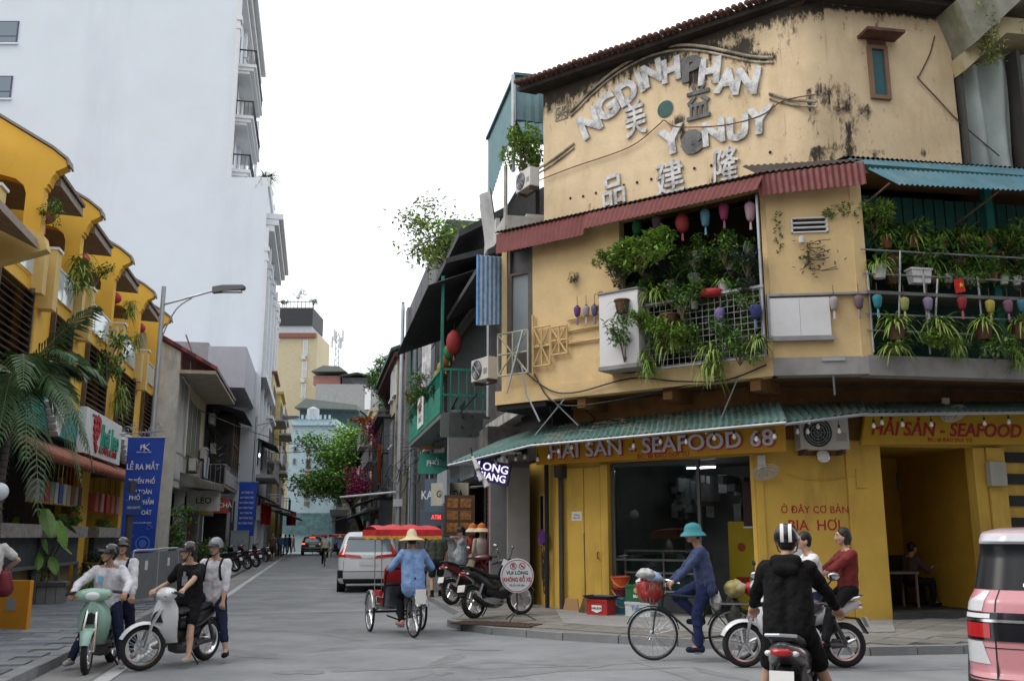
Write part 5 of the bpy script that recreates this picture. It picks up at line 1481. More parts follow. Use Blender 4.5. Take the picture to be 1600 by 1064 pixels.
for p,q in (((-.12,1.33),(-.03,1.33)),((-.12,1.26),(-.12,1.40)),((-.03,1.24),(-.03,1.42)),((-.03,1.32),(.10,1.43)),((-.03,1.34),(.11,1.24)),((-.08,1.4),(.02,1.28))):
 g.tube([(p[0],-.048,p[1]),(q[0],-.048,q[1])],.013,4)
g.build('emblem',m_wtext,b1)
g = MB()
for c,r in (((-.26,-1.0),.14),((.26,-.78),.09)):
 for k in range(3):
  a,b = pi / 2 + k * 2 * pi / 3 + .4,pi / 2 + (k + 1) * 2 * pi / 3 + .4;g.tube([(c[0] + r * cos(a),-.05,c[1] + r * sin(a)),(c[0] + r * cos(b),-.05,c[1] + r * sin(b))],.009,4)
g.build('shield_outline',m_ban2,b1)
g = MB()
for c,r in (((.12,-1.2),.2),((-.3,-1.45),.16),((.38,-1.42),.1)):
 g.lathe([(r,0),(r * .8,.004),(r * .75,.0)],20,(c[0],-.048,c[1]),Matrix.Rotation(pi / 2,3,'X'));g.lathe([(r * .55,.0),(0.001,.004)],16,(c[0],-.048,c[1]),Matrix.Rotation(pi / 2,3,'X'))
g.build('round_motif',m_ban2,b1)
banner('smaller blue banner hanging on the farther lamp post',at(386,795,53.6),.05,1.0,3.0,tuple(('AN TOÀN THỰC PHẨM'[:10 + k % 4],.9 - k * .28,.15,.7) for k in range(7)))
t = thing('banner_bracket','curled wrought iron bracket above the large blue banner','bracket',at(215,672,26.4))
g = MB()
for k in range(5):
 c = Vector((-.3 + k * .22,0,.12 * sin(k * 2.1)));g.tube([c + Vector((.13 * (1 - q / 14) * cos(q * .75 + k),0,.13 * (1 - q / 14) * sin(q * .75 + k))) for q in range(13)],.012,4)
g.build('scroll',m_galv,t);g = MB();g.tube([(-.5,0,-.12),(.75,0,-.02)],.018,5);g.build('bar',m_galv,t)
t = thing('street_name_post','dark post with a small blue street name plate beside the banner','street sign',(*gp(191,952),.1),0)
g = MB();g.tube([(0,0,0),(0,0,2.75)],.085,8);g.build('post',mat('dark_post',(.07,.065,.06),.7),t)
g = MB();g.box(-.05,.30,-.12,-.09,1.98,2.5);g.build('plate',mat('plate_blue',(.035,.07,.25),.5),t);text('PHỐ',t,(.125,-.125,2.36),.13,m_wtext,extrude=.001,bold=.01);text('ĐÀO DUY TỪ',t,(.125,-.125,2.14),.075,m_wtext,extrude=.001,bold=.01,squash=.62)
# barriers
m_bar = mat('barrier_grey',(.20,.215,.225),.55,.2,var=.12,stain=(.1,.1,.1),samt=.25)
for i,(u,v,rz,lb) in enumerate(((222,953,1.66,'grey sheet metal barrier behind the mint scooter'),(258,938,1.66,'grey sheet metal barrier behind the black-shirted rider'))):
 t = thing('barrier',lb,'barrier',(*gp(u,v),.12),rz,'pavement barriers')
 g = MB();g.box(-.95,.95,-.012,.012,.12,1.12);g.build('sheet',m_bar,t)
 g = MB();g.tube(smooth_path([(-1,0,.0),(-1,0,.9),(-.98,0,1.12),(-.88,0,1.18),(0,0,1.18),(.88,0,1.18),(.98,0,1.12),(1,0,.9),(1,0,0)],2),.025,6);g.tube([(-1,0,.13),(1,0,.13)],.018,5)
 for x in (-1,1): g.tube([(x,-.25,.02),(x,.25,.02)],.02,5)
 g.build('frame',m_galv,t)
 g = MB();g.box(-.1,.1,-.022,-.014,.75,.95);g.build('sticker',m_white,t)
# ================================================================== concrete house with a red tiled roof
W1 = Wall(xy(40.6,-5.7),xy(50,-5.7))
t = thing('concrete_house','stained grey concrete house with a red tiled roof and shutters','building',wall=W1)
m_stained = mat('stained_concrete',(.50,.49,.46),.9,var=.18,vscale=1.2,bump=.3,stain=(.09,.085,.075),sscale=1.0,samt=.62,streak=3)
g = MB();g.box(0,9.4,0,8,3.6,8.6);g.prism([(0,8.6),(8,8.6),(8,12.4),(4.0,11.3),(0,9.1)],0,.3,'x');g.box(0,.3,0,8,0,3.6);g.box(3.2,3.5,-.1,.3,0,3.6);g.box(9.1,9.4,-.1,.3,0,3.6);g.build('wall',m_stained,t)
g = MB();g.box(2.6,9.4,-.02,-.001,5.0,8.55);g.build('painted_front',m_cream,t)
g = MB();g.prism([(-1.5,8.35),(-1.5,8.5),(4.0,11.6),(8,12.7),(8,12.5),(4.0,11.4)],-.15,9.5,'x');r_ = g.build('roof',mat('red_glazed_tile',(.20,.035,.035),.5,var=.2,brick=(.3,.3,.03,(.25,.05,.045),(.08,.02,.02))),t)
g = MB();g.box(-.1,9.45,-1.45,0,8.2,8.34);g.build('eave_soffit',mat('cream_soffit',(.36,.32,.24),.85,var=.2),t)
for s in (3.4,5.0,6.6):
 window(W1,t,s,s + 1.2,5.2,7.6,0,mat('teal_grey_frame',(.16,.20,.20),.6),mat('shutter_pane',(.20,.24,.24),.5,var=.3,vscale=2),3)
g = MB();g.box(.6,3.1,-.02,0,5.0,5.06);g.box(.3,3.0,-.03,0,3.9,3.97);g.build('conduit',m_galv,t)
g = MB();g.box(.3,9.2,.8,.9,0,3.6);g.build('shop_back',m_dark,t)
g = MB()
for k in range(26):
 g.box(3.6,5.8,.0,.05,.12 + k * .11,.12 + k * .11 + .095)
g.build('roller_shutter',m_blinds,t);g = MB();g.box(6.2,7.4,.0,.1,.1,3.4);g.build('red_door',mat('dark_red_door',(.20,.025,.025),.6,var=.2),t)
g = MB();g.loft([[(2.2,-1.3,3.75 + .1),(2.2,0,4.3),(2.2,0,3.7),(2.2,-1.3,3.6)],[(6,-1.5,3.95),(6,0,4.4),(6,0,3.8),(6,-1.5,3.65)],[(9.2,-1.2,4.0),(9.2,0,4.4),(9.2,0,3.8),(9.2,-1.2,3.7)]]);g.build('shop_awning',mat('mossy_canvas',(.14,.13,.11),.9,var=.4,stain=(.04,.04,.035),samt=.6),t)
g = MB();g.tube([(2.5,-.1,5),(2.5,-.1,9.6)],.035,6);g.tube([(2.5,-.1,9.6),(.2,-.1,9.9)],.035,6);g.tube([(2.5,-.1,8.0),(.2,-.1,8.1)],.03,6);g.build('pipe_frame',m_rail,t)
# clothes on the window rail
for k,(s,c) in enumerate(((5.0,(.55,.5,.45)),(5.6,(.08,.2,.4)),(6.1,(.5,.45,.4)))):
 o = MB();o.sheet(lambda i,j: (-.28 + .56 * i,.03 * sin(i * 9 + j * 2),-.5 + 1.0 * j),6,6);o = o.build('hanging_shirt',mat('wash_%d' % k,c,.85,var=.2));o.location = W1.w(s,.7,4.75);o.rotation_euler = (0,0,W1.rz)
 tag(o,('pale shirt drying outside the concrete house','blue shirt drying outside the concrete house','beige shirt drying beside the blue one')[k],'laundry','laundry on the house front')
# ================================================================== grey box house
W2 = Wall(xy(50.1,-5.7),xy(58,-5.7))
t = thing('grey_box_house','grey house with a boxy overhang above a dark recess','building',wall=W2)
m_gbox = mat('bluish_grey_render',(.40,.42,.46),.7,var=.06,stain=(.25,.25,.27),samt=.2,streak=4)
g = MB();g.prism([(0,9.1),(-1.9,9.1),(-1.9,11.25),(0,11.2)],-.05,7.9,'x');g.build('overhang',m_gbox,t)
g = MB();g.box(0,7.9,0,7,4.2,11.4);g.box(.0,.4,-.02,.3,0,9.1);g.box(3.6,4.0,-.4,.3,3.8,9.1);g.build('wall',m_greywall,t)
g = MB();g.box(.5,3.5,-.02,-.003,4.4,9.0);g.box(4.1,7.8,-.02,-.003,4.4,9.0);g.build('recess',m_dark,t)
slab_balcony(t,.0,7.9,4.2,1.2,mat('tan_balcony',(.30,.24,.17),.85,var=.2),True)
g = MB();g.box(0,7.9,-1.24,-1.205,4.2,4.9);g.build('balcony_front',m_greywall,t)
tin_awning(t,.6,7.8,8.5,1.9,.55,m_darkroof)
g = MB();g.box(3.2,7.8,-1.15,-.03,4.25,8.1);g.build('verandah',mat('dark_verandah',(.05,.048,.045),.8,var=.4),t)
g = MB()
for k in range(4): g.box(3.3 + k * 1.45,3.42 + k * 1.45,-1.22,-1.16,4.25,8.1)
g.box(3.2,7.8,-1.22,-1.16,6.5,6.6);g.box(3.2,7.8,-1.22,-1.16,5.2,5.26);g.build('verandah_frame',m_wood,t)
g = MB();g.box(2.6,7.9,-1.15,-.03,.1,3.6);g.build('shop_unit',m_dark,t);g = MB();g.box(2.8,4.4,-1.2,-1.16,.1,2.9);g.build('shop_shutter',m_blinds,t)
g = MB();g.box(.0,7.9,.6,.7,0,4);g.build('shop_back',m_dark,t);g = MB();g.box(.9,2.4,.0,.05,.1,3.6);g.box(5,7,.0,.05,.1,3.4);g.build('shop_door',m_steel,t)
for i,(W_,s,z,lb) in enumerate(((W1,4.4,4.75,'air conditioner low on the concrete house front'),(W1,8.3,5.6,'air conditioner beside the shutters of the concrete house'),(W2,1.5,7.6,'air conditioner high in the grey recess'),(W2,3.1,6.2,'air conditioner lower in the grey recess'),(W2,5.8,3.7,'air conditioner over the shop of the grey box house'))):
 aircon(lb,W_.w(s,.25,z),W_.rz)
for i,(W_,s,z,w,hh,c,tx,lb) in enumerate(((W1,5.2,3.2,1.5,.9,(.45,.44,.40),'LEO','pale shop sign tilted under the concrete house canopy'),(W1,7.6,3.3,.5,1.5,(.12,.10,.35),'HOTEL','narrow violet sign hanging by the maroon door'),(W1,6.6,3.0,.6,.8,(.5,.38,.03),'24H','small yellow sign beside the violet one'),(W2,2.2,3.2,1.2,.8,(.35,.06,.05),'BÚN CHẢ','red food sign on the grey box house'),(W2,6.0,3.0,1.0,1.2,(.5,.5,.48),'SPA','white upright sign on the grey box house'))):
 q = thing('shop_sign',lb,'sign',W_.w(s,.7,z),W_.rz - radians(70),'shop signs of the house row');g = MB();g.box(-w / 2,w / 2,-.05,.05,-hh / 2,hh / 2);g.build('board',mat('rowsign_%d' % i,c,.5,var=.2,vscale=5),q)
 text(tx,q,(0,-.055,0),min(.4,w * .28),m_black if i in (0,2,4) else m_wtext,extrude=.002,bold=.01);g = MB();g.tube([(-w / 2,0,.2),(-w / 2 - .5,0,.25)],.025,5);g.build('bracket',m_steel,q)
# ================================================================== tall white hotel
W3 = Wall((-60,56.5),(-14.9,56.5 + .0))
h = thing('white_hotel','tall white hotel with a blank side wall and narrow ornate balconies','building',loc=(0,0,0))
m_hotel = mat('white_render',(.60,.645,.69),.8,var=.03,vscale=.4,stain=(.50,.54,.585),samt=.5,sscale=.2,streak=5,bump=.1,bscale=10)
m_hfront = mat('white_stucco',(.64,.655,.67),.7,var=.05,stain=(.55,.55,.54),samt=.2)
x_lo,x_up,yf = -15.25,-17.85,56.0
g = MB();zt = 41
g.add([(-70,yf,0),(x_up,yf,0),(x_up,yf,zt),(-70,yf,zt)],[])
dl = Vector((_D.x,_D.y)) ;ln = 14
def hbox(mb,xr,z0,z1,xl=-70):
 mb.add([(xl,yf,z0),(xr,yf,z0),(xr + dl.x * ln,yf + dl.y * ln,z0),(xl,yf + ln,z0),(xl,yf,z1),(xr,yf,z1),(xr + dl.x * ln,yf + dl.y * ln,z1),(xl,yf + ln,z1)],
     [(0,3,2,1),(4,5,6,7),(0,1,5,4),(1,2,6,5),(2,3,7,6),(3,0,4,7)])
g = MB();hbox(g,x_up,23.6,zt);hbox(g,x_lo,0.2,23.6);g.build('body',m_hotel,h)
HU = Wall((x_up,yf),(x_up + dl.x * ln,yf + dl.y * ln));HL = Wall((x_lo,yf),(x_lo + dl.x * ln,yf + dl.y * ln))
g = MB(HU.M)
for z in (36.4,36.9,37.5):
 g.box(-.1,ln,-.45 - (z - 36.4) * .5,0,z,z + .35)
for s in (.0,5,10,15,20):
 g.box(s,s + .6,-.22,0,23.6,36.4);g.box(s - .08,s + .7,-.34,0,34.4,34.7);g.box(s - .05,s + .65,-.28,0,33.8,34.0)
g.M = HL.M
for z,d in ((20.3,.5),(20.7,.75),(21.1,1.0)):
 g.box(.6,ln,-d,0,z,z + .36)
for s in (.0,4,8,12,16,20):
 g.box(s,s + .5,-.2,0,.2,20.3);g.box(s - .06,s + .56,-.3,0,18.8,19.1);g.box(s - .03,s + .53,-.27,0,18.2,18.4)
g.box(0,ln,-.12,0,23.0,23.6);g.box(.3,ln,-.5,0,11.0,11.4);g.build('cornice',m_hfront,h)
for z in (24.6,28.3,31.9):
 g = MB(HU.M);g.box(1.0,8.5,-1.3,0,z - .2,z);g.box(1.1,8.4,-1.15,0,z - .42,z - .2);g.box(1.2,8.3,-.9,0,z - .6,z - .42);b = g.build('balcony',m_hfront,h)
 g = MB(HU.M)
 for k in range(34):
  g.box(1.05 + k * .22,1.08 + k * .22,-1.26,-1.23,z,z + .95)
 for k in range(5):
  g.box(1.03,1.06,-1.2 + k * .24,-1.17 + k * .24,z,z + .95)
 g.box(1.0,8.5,-1.28,-1.2,z + .95,z + 1.02);g.box(1.0,1.08,-1.28,0,z + .95,z + 1.02);g.build('railing',m_black,b)
for z in (2.5,6.0,9.6,13.2,16.6):
 for s in (1.2,5.2,9.2,13.2):
  g = MB(HL.M);g.box(s,s + 2.2,-.04,0,z,z + 2.5);w = g.build('window',m_wframe,h);g = MB(HL.M);g.box(s + .1,s + 2.1,-.05,-.042,z + .1,z + 2.4);g.build('pane',m_skyglass,w)
for z in (25,28.7,32.3):
 for s in (1.4,6.0,11.4):
  g = MB(HU.M);g.box(s,s + 1.8,-.04,0,z,z + 2.6);w = g.build('window',m_wframe,h);g = MB(HU.M);g.box(s + .1,s + 1.7,-.05,-.042,z + .1,z + 2.5);g.build('pane',m_skyglass,w)
for z in (32.75,28.9,36.5):
 g = MB();x1 = -31.95
 g.box(x1 - 1.9,x1,yf - .05,yf + .1,z,z + 1.55);w = g.build('window',mat('navy_frame',(.05,.06,.12),.5),h)
 g = MB();g.box(x1 - 1.85,x1 - .08,yf - .062,yf - .052,z + .5,z + 1.47);g.box(x1 - 1.85,x1 - .08,yf - .061,yf - .052,z + .06,z + .42);g.build('pane',m_skyglass,w)
 g = MB();g.box(x1 - 2,x1 + .06,yf - .14,yf,z - .12,z - .003);g.build('sill',m_hotel,w)
for k in range(3):
 g = MB();g.lathe([(.3,0),(.2,.2),(.35,.5),(.3,.8),(.05,1.0)],10);o = g.build('urn',m_hfront,h,smooth=True);w_ = HL.w(1.5 + 3 * k,-.2,23.6);o.location = w_
for z,s0,s1,d in ((7.6,3,8.5,1.2),(4.2,3,8.8,1.2)):
 g = MB(HL.M);g.corr((s0,-.02,z),(s1,-.02,z),(s1,-d,z - .5),(s0,-d,z - .5),.16,.02);g.build('awning',m_darkroof,h)
 g = MB(HL.M);g.box(s0 + .3,s1 - .5,-.1,-.02,z - 1.6,z - .1);g.build('dark_front',m_darkroof if z > 5 else m_dark,h)
g = MB(HL.M);g.box(.4,3.0,-.12,-.02,.2,3.2);g.build('shop_shutter',m_blinds,h);g = MB(HL.M);g.box(3.6,5.2,-.35,-.13,2.6,3.5);g.build('shop_sign',m_boxwhite,h)
g = MB(HL.M);g.box(.3,7.6,-1.3,0,5.0,5.2);b = g.build('lower_balcony',m_greywall,h);g = MB(HL.M)
for k in range(40): g.box(.35 + k * .18,.38 + k * .18,-1.27,-1.24,5.2,6.1)
g.box(.3,7.6,-1.29,-1.22,6.1,6.16);g.build('railing',m_steel,b)
plant('fern',HL.w(.8,-.2,23.8),'spiky plant on the white hotel ledge',None,2.6,None)
# ================================================================== other houses down the street on this side
def house(name,label,a0,a1,b,z,m,side,storeys=3,first=3.4,depth=8,balc=True,roof=None,awn=None,seed=0,win=2,group='houses down the street',wm=None):
 r = random.Random(seed)
 W = Wall(xy(a0,b),xy(a1,b)) if side < 0 else Wall(xy(a1,b),xy(a0,b))
 t = thing(name,label,'building',wall=W,group=group)
 L = W.L
 g = MB();g.box(0,L,0,depth,first,z);g.box(0,.35,-.03,depth,0,first);g.box(L - .35,L,-.03,depth,0,first);g.build('wall',m,t)
 g = MB();g.box(.3,L - .3,.9,1.0,0,first);g.build('shop_back',m_dark,t)
 g = MB();g.box(.4,L * .45,.3,.36,.1,first - .4);g.build('shop_shutter',r.choice((m_blinds,m_steel,m_wood,m_darkroof)),t)
 sh = (z - first - .3) / storeys
 for f in range(storeys):
  zb = first + .5 + f * sh
  if balc and f < storeys:
   slab_balcony(t,.3,L - .3,zb - .25,r.uniform(.7,1.1),None,True,r.choice((m_steel,m_black,m_white)))
  for k in range(win):
   s = .5 + k * (L - 1) / win;window(W,t,s,s + (L - 1) / win * .7,zb,zb + min(sh - .8,2.3),0,wm,r.choice((m_glass,m_skyglass,m_dark)),1)
 g = MB();g.box(-.1,L + .1,-.25,depth,z,z + .2);g.build('cornice',m if roof is None else roof,t)
 if awn:
  tin_awning(t,.1,L - .1,first + .2,1.9,.55,awn)
  g = MB();g.box(.3,L - .3,-.06,0,first - .35,first + .1);g.build('shop_sign',r.choice((m_teal,m_redl,m_boxwhite,m_ban)),t)
 return t
house('townhouse','narrow white fronted house with dark awnings below the hotel',66.5,71.5,-3.3,9.5,m_hfront,-1,2,3.6,8,True,None,m_darkroof,3)
house('townhouse','cream house with a rusty balcony frame past the white hotel',72,78.5,-3.4,13.5,m_cream,-1,3,3.4,8,True,mat('rust_roof',(.22,.09,.07),.8),m_darkroof,5)
house('townhouse','yellow narrow house with stacked balconies past the cream one',79,85.5,-3.1,13,mat('lemon_wall',(.55,.44,.16),.85,var=.12,stain=(.2,.17,.1),samt=.4),-1,3,3.4,8,True,None,m_greentin,7)
house('townhouse','ochre house with grilles at the far end of the row',86,95,-3.0,12,m_cream,-1,3,3.4,8,False,mat('rust_roof',(.22,.09,.07)),m_darkroof,9)
# ================================================================== side street row beyond the corner building
def RWall(a0,a1,b):
 return Wall(xy(a1,b),xy(a0,b))
m_dgrey = mat('charcoal_panel',(.075,.075,.08),.6,var=.12,vscale=1,stain=(.13,.13,.13),samt=.2)
m_midgrey = mat('mid_grey_panel',(.20,.20,.205),.65,var=.1,stain=(.3,.3,.3),samt=.2)
m_gbal = mat('green_iron',(.02,.22,.15),.6,var=.2,stain=(.08,.12,.09),samt=.35)
m_oldwhite = mat('old_whitewash',(.46,.45,.42),.9,var=.2,stain=(.05,.05,.05),sscale=1.4,samt=.65,streak=2)
# --- neighbour against the corner building: dark shop, loft storey, teal shed on top
W = RWall(21.2,27.0,4.5);L = W.L
t = thing('side_house','narrow old side house with a dark shop below and a teal tin shed on top','building',wall=W)
g = MB();g.box(0,L,1.0,8,4.6,9.4);g.box(L - 1.0,L,.2,1.2,4.6,9.2);g.box(0,L,0.25,1,4.5,4.75);g.build('wall',m_oldwhite,t)
g = MB();g.box(0,L - 1.1,.6,1.0,3.3,4.5);g.box(.0,.6,.0,1,3.9,4.4);g.box(L - 2.4,L - 1.2,-.5,.6,3.7,4.2);g.build('sooty_beam',m_soot,t)
g = MB()       # teal shed on posts
z0,z1,s0,s1 = 11.2,12.85,1.7,L - .2
g.corr((s0,0,z1),(s1,0,z1),(s1,0,z0 + .5),(s0,0,z0 - .4),.2,.014)
g.corr((s1 + .02,0,z1),(s1 + .02,3.5,z1),(s1 + .02,3.5,z0 + .3),(s1 + .02,0,z0 + .5),.2,.014)
g.build('tin_wall',mat('teal_tin',(.13,.23,.25),.55,var=.12,stain=(.2,.3,.32),samt=.3,streak=4),t)
g = MB();g.box(s0 - .05,s1 + .1,-.08,3.6,z1,z1 + .07);g.build('tin_roof',mat('dark_teal_tin',(.06,.14,.15),.6),t)
g = MB();g.tube([(s1 + .08,-.1,10.3),(s1 + .08,-.1,z1)],.05,6);g.tube([(s0,.02,4.8),(s0,.02,z1)],.05,6);g.tube([(s1 + .05,.9,9.5),(s1 + .05,.9,z1)],.06,6);g.build('post',m_galv,t)
g = MB();g.corr((s1 + .1,0,11.6),(s1 + .1,.9,11.6),(s1 + .5,.8,11.0),(s1 + .5,.1,11.0),.15,.012);g.build('small_awning',mat('teal_tin'),t)
g = MB();g.box(s0 + .2,s1 - .1,.5,.6,8.5,10.8);g.build('shed_void',m_dark,t)
g = MB();g.sheet(lambda i,j: (s0 + .8 + 1.3 * i + .2 * j,-.35 + .12 * sin(9 * i) + .1 * sin(4 * j),8.3 + 2.2 * j),14,10);g.build('tarpaulin',mat('grey_tarpaulin',(.42,.42,.42),.6,var=.2,stain=(.1,.1,.1),samt=.3),t)
g = MB();g.box(L - 1.5,L + .1,-.35,1.2,8.75,9.1);g.box(L - 1.5,L - 1.3,-.3,-.2,9.1,9.5);g.build('balcony',m_oldwhite,t)
g = MB();g.tube([(L - .05,-.3,8.6),(L - .05,-.3,10.4)],.05,6);g.build('drain_pipe',m_oldwhite,t)
# storey behind the blue blind
g = MB();g.box(.2,L - 1.1,.5,.7,4.8,8.4);g.build('dark_front',m_soot,t)
g = MB()
for k in range(3):
 g.tube([(L - 1.3 + k * .25,.1,4.8),(L - 1.3 + k * .25,.1,8.0)],.04,6)
g.build('pipe',mat('grey_green_pipe',(.25,.28,.26),.7),t)
g = MB();g.prism([(-.6,8.35),(-.6,8.5),(1.2,9.6),(1.2,9.35)],-2.4,L - .8,'x');g.build('eave',m_darkroof,t)
# dark shop with LED window
g = MB();g.box(L - 2.6,L - 2.45,-.2,.3,.1,3.3);g.box(L - .35,L - .2,-.2,.3,.1,3.3);g.box(L - 2.6,L - .2,-.2,.3,3.15,3.45);fr_ = g.build('shop_frame',mat('pale_grey_frame',(.36,.36,.36),.4,.3),t)
g = MB();g.box(L - 2.45,L - .35,.25,.3,.1,3.15);g.build('pane',mat('shop_dark_pane',(.018,.025,.03),.08,spec=.8),fr_)
g = MB();rr = random.Random(6)
for k in range(420):
 s = L - 1.5 + rr.gauss(0,.28);z = rr.uniform(.4,3.0);g.box(s - .006,s + .006,.232,.248,z,z + rr.uniform(.02,.09))
g.build('bead_curtain',mat('silver_beads',(.62,.64,.66),.3,.4,var=.2),t,kind='stuff')
g = MB();g.box(0,L - 2.6,.9,1.0,0,3.6);g.build('shop_back',m_dark,t)
g = MB();g.box(L - 3.3,L - 2.75,-.1,.1,.1,3.3);g.build('red_pier',mat('maroon_pier',(.20,.02,.03),.6),t)
g = MB()
for k in range(26):
 g.box(.2,L - 3.4,.3,.36,.1 + k * .13,.1 + k * .13 + .11)
g.build('roller_shutter',mat('pale_shutter',(.30,.30,.29),.5,.2,var=.15),t)
t = thing('lit_sign','tilted sign with glowing lilac letters under the low awning','sign',at(770,737,21.0),radians(-28),rot=(0,radians(12),radians(-25)))
g = MB();g.box(-.42,.42,-.03,.03,-.24,.24);g.build('board',mat('sign_navy',(.05,.045,.12),.5),t)
text('LONG',t,(0,-.035,.08),.24,mat('lit_lilac',(.62,.58,1.0),.4,emit=1.3,var=0),'glowing_letter',extrude=.006,bold=.01,squash=1.15);text('GIANG',t,(0,-.035,-.12),.22,mat('lit_lilac'),'glowing_letter',extrude=.006,bold=.01,squash=1.05)
for k,(u,v) in enumerate(((738,722),(744,740),(752,750))):
 t = thing('spotlight','%s small spotlight from the outer corner under the low awning end' % ORD[k],'spotlight',at(u,v,20.2),.3,'spotlights under the awning');g = MB();g.tube([(0,0,.12),(.05,-.05,0),(.1,-.09,-.14)],[.03,.05,.065],9);g.build('head',mat('spot_white',(.6,.6,.6),.4),t);g = MB();g.tube([(0,0,.1),(-.03,0,.3)],.015,4);g.build('bracket',m_black,t)
s_ = thing('blind','blue and white striped blind hanging on the side of the corner building','blind',at(766,450,20.4),radians(60))
g = MB()
for k in range(12):
 g.cur = k % 2;g.box(-.55 + k * .092,-.55 + (k + 1) * .092 - .004,-.02,.02,-.70 - .25 * (1 - k / 12),.62 + .02 * k)
g.build('slat',[mat('blind_blue',(.12,.30,.62),.7,var=.35,vscale=6),mat('blind_pale',(.55,.66,.78),.7,var=.2,vscale=6)],s_)
aircon('white air conditioner with a dark stain below it on the upper side balcony',at(824,283,20.3),radians(-62),sc=.8)
aircon('grimy air conditioner hanging beside the green balcony',at(757,578,21.2),radians(-58),sc=.9)
plant('bush_bright',at(818,240,21.6),'leafy green creeper under the teal tin shed',None,.85,None,'creeper',stretch=1.6)
# --- house with the green iron balcony
W = RWall(27.1,36.5,4.9);L = W.L
t = thing('green_balcony_house','grey house with a green iron balcony and a dark tin canopy','building',wall=W)
g = MB();g.box(0,L,0,8,3.4,9.0);g.box(L - .3,L,-1.2,0,3.6,5.2);g.build('wall',m_midgrey,t)
g = MB();g.box(.2,L - .2,-.03,-.002,5.3,8.6);g.build('dark_front',mat('dark_green_front',(.035,.045,.045),.8,var=.3),t)
g = MB();g.box(0,L,-1.45,0,4.95,5.12);g.box(L - .05,L,-1.45,-.2,4.4,4.95);bal = g.build('balcony',mat('grey_green_underside',(.14,.16,.155),.8),t)
g = MB()
n = 34
for k in range(n + 1):
 x = L * k / n;g.box(x - .014,x + .014,-1.45,-1.42,5.12,6.35)
g.box(0,L,-1.47,-1.40,6.35,6.42);g.box(0,L,-1.47,-1.40,5.1,5.3)
for k in range(6):
 g.box(L - .04,L,-1.42 + k * .24,-1.39 + k * .24,5.12,6.35)
g.box(L - .06,L,-1.45,0,6.35,6.42);g.box(L - .06,L,-1.45,0,5.6,5.66);g.box(L - .08,L,-1.47,-1.39,5.1,9.2);g.box(.0,.08,-1.47,-1.39,5.1,9.2);g.build('railing',m_gbal,bal)
g = MB();g.box(0,L,-1.46,-1.43,5.32,5.9);g.build('sheet_panel',m_gbal,bal)
g = MB();g.box(3.4,5.2,-1.50,-1.475,5.25,6.3);sb = g.build('sign_panel',m_white,bal);text('CAFÉ',sb,(4.3,-1.51,5.9),.5,m_redl,extrude=.002,squash=.9);text('TẦNG 2',sb,(4.3,-1.51,5.5),.28,m_gbal,extrude=.002)
tin_awning(t,-1.5,L + .3,9.7,2.3,.9,m_darkroof,y0=.4)
for k,(s,c) in enumerate(((L - .6,(.42,.03,.03)),(L - 1.5,(.05,.22,.06)),(L - 2.3,(.45,.14,.03)),(L - 3.1,(.45,.30,.05)),(L - 4.0,(.35,.35,.08)))):
 lantern('row%d' % k,('red round','green round','orange round','yellow round','olive round')[k] + ' lantern hanging over the green balcony',W.w(s,1.0,7.3 - .12 * k),c,.22 if k == 0 else .19,.72 if k == 0 else .5,True,'lanterns over the green balcony')
for k in range(5):
 plant('bush_mid' if k % 2 else 'hang_dark',W.w(1.0 + 1.7 * k,1.45,6.3),'%s trailing plant along the green balcony from its far end' % ORD[k],None,1.4,'green balcony plants')
plant('flower',W.w(2.4,1.6,6.5),'pink flowering plant on the green balcony',None,1.6)
g = MB();g.box(.1,L - .1,.9,1.0,0,3.4);g.box(L - .35,L,-.1,.4,0,3.4);g.build('shop_back',m_dark,t)
g = MB();g.box(.5,3.6,.1,.2,.1,3.2);g.build('shop_shutter',mat('pale_shutter'),t)
g = MB();g.box(3.9,7.0,-.06,0,3.45,4.3);g.box(5.2,7.6,-1.0,-.9,2.6,3.6);g.build('grey_signboard',mat('signboard_grey',(.30,.33,.36),.5,var=.2,vscale=4),t)
for k,(s,z,w,hh,c,tx,lab) in enumerate(((6.6,2.9,.95,.7,(.55,.52,.42),'GIÀY DA','cream shop sign with dark lettering stacked under the green balcony'),(4.6,2.95,.9,1.1,(.10,.16,.22),'KARAOKE','dark blue shop sign under the green balcony'),(3.3,2.25,.9,.55,(.10,.13,.17),'ATM','small dark shop sign with a red word above the path'),(2.0,4.2,.8,.75,(.03,.25,.19),'PHỞ','square green shop sign on the grey front'),(1.0,5.6,.55,1.6,(.50,.33,.12),'SPA','tall tan shop sign projecting from the grey front'))):
 q = thing('shop_sign',lab,'sign',W.w(s,.75,z),W.rz + radians(62),'shop signs of the side street')
 g = MB();g.box(-w / 2 - .15,w / 2 + .15,-.05,.05,-hh / 2,hh / 2);g.build('board',mat('signcol_%d' % k,c,.5,var=.15),q)
 text(tx,q,(0,-.055,0),min(.4,hh * .4),(m_black if k == 0 else (mat('lit_red',(1,.08,.06),.5,emit=1.2,var=0) if k == 2 else m_wtext)),extrude=.002,bold=.01,squash=.8)
 g = MB();g.tube([(w / 2,0,.2),(w / 2 + .8,0,.25)],.025,5);g.build('bracket',m_steel,q)
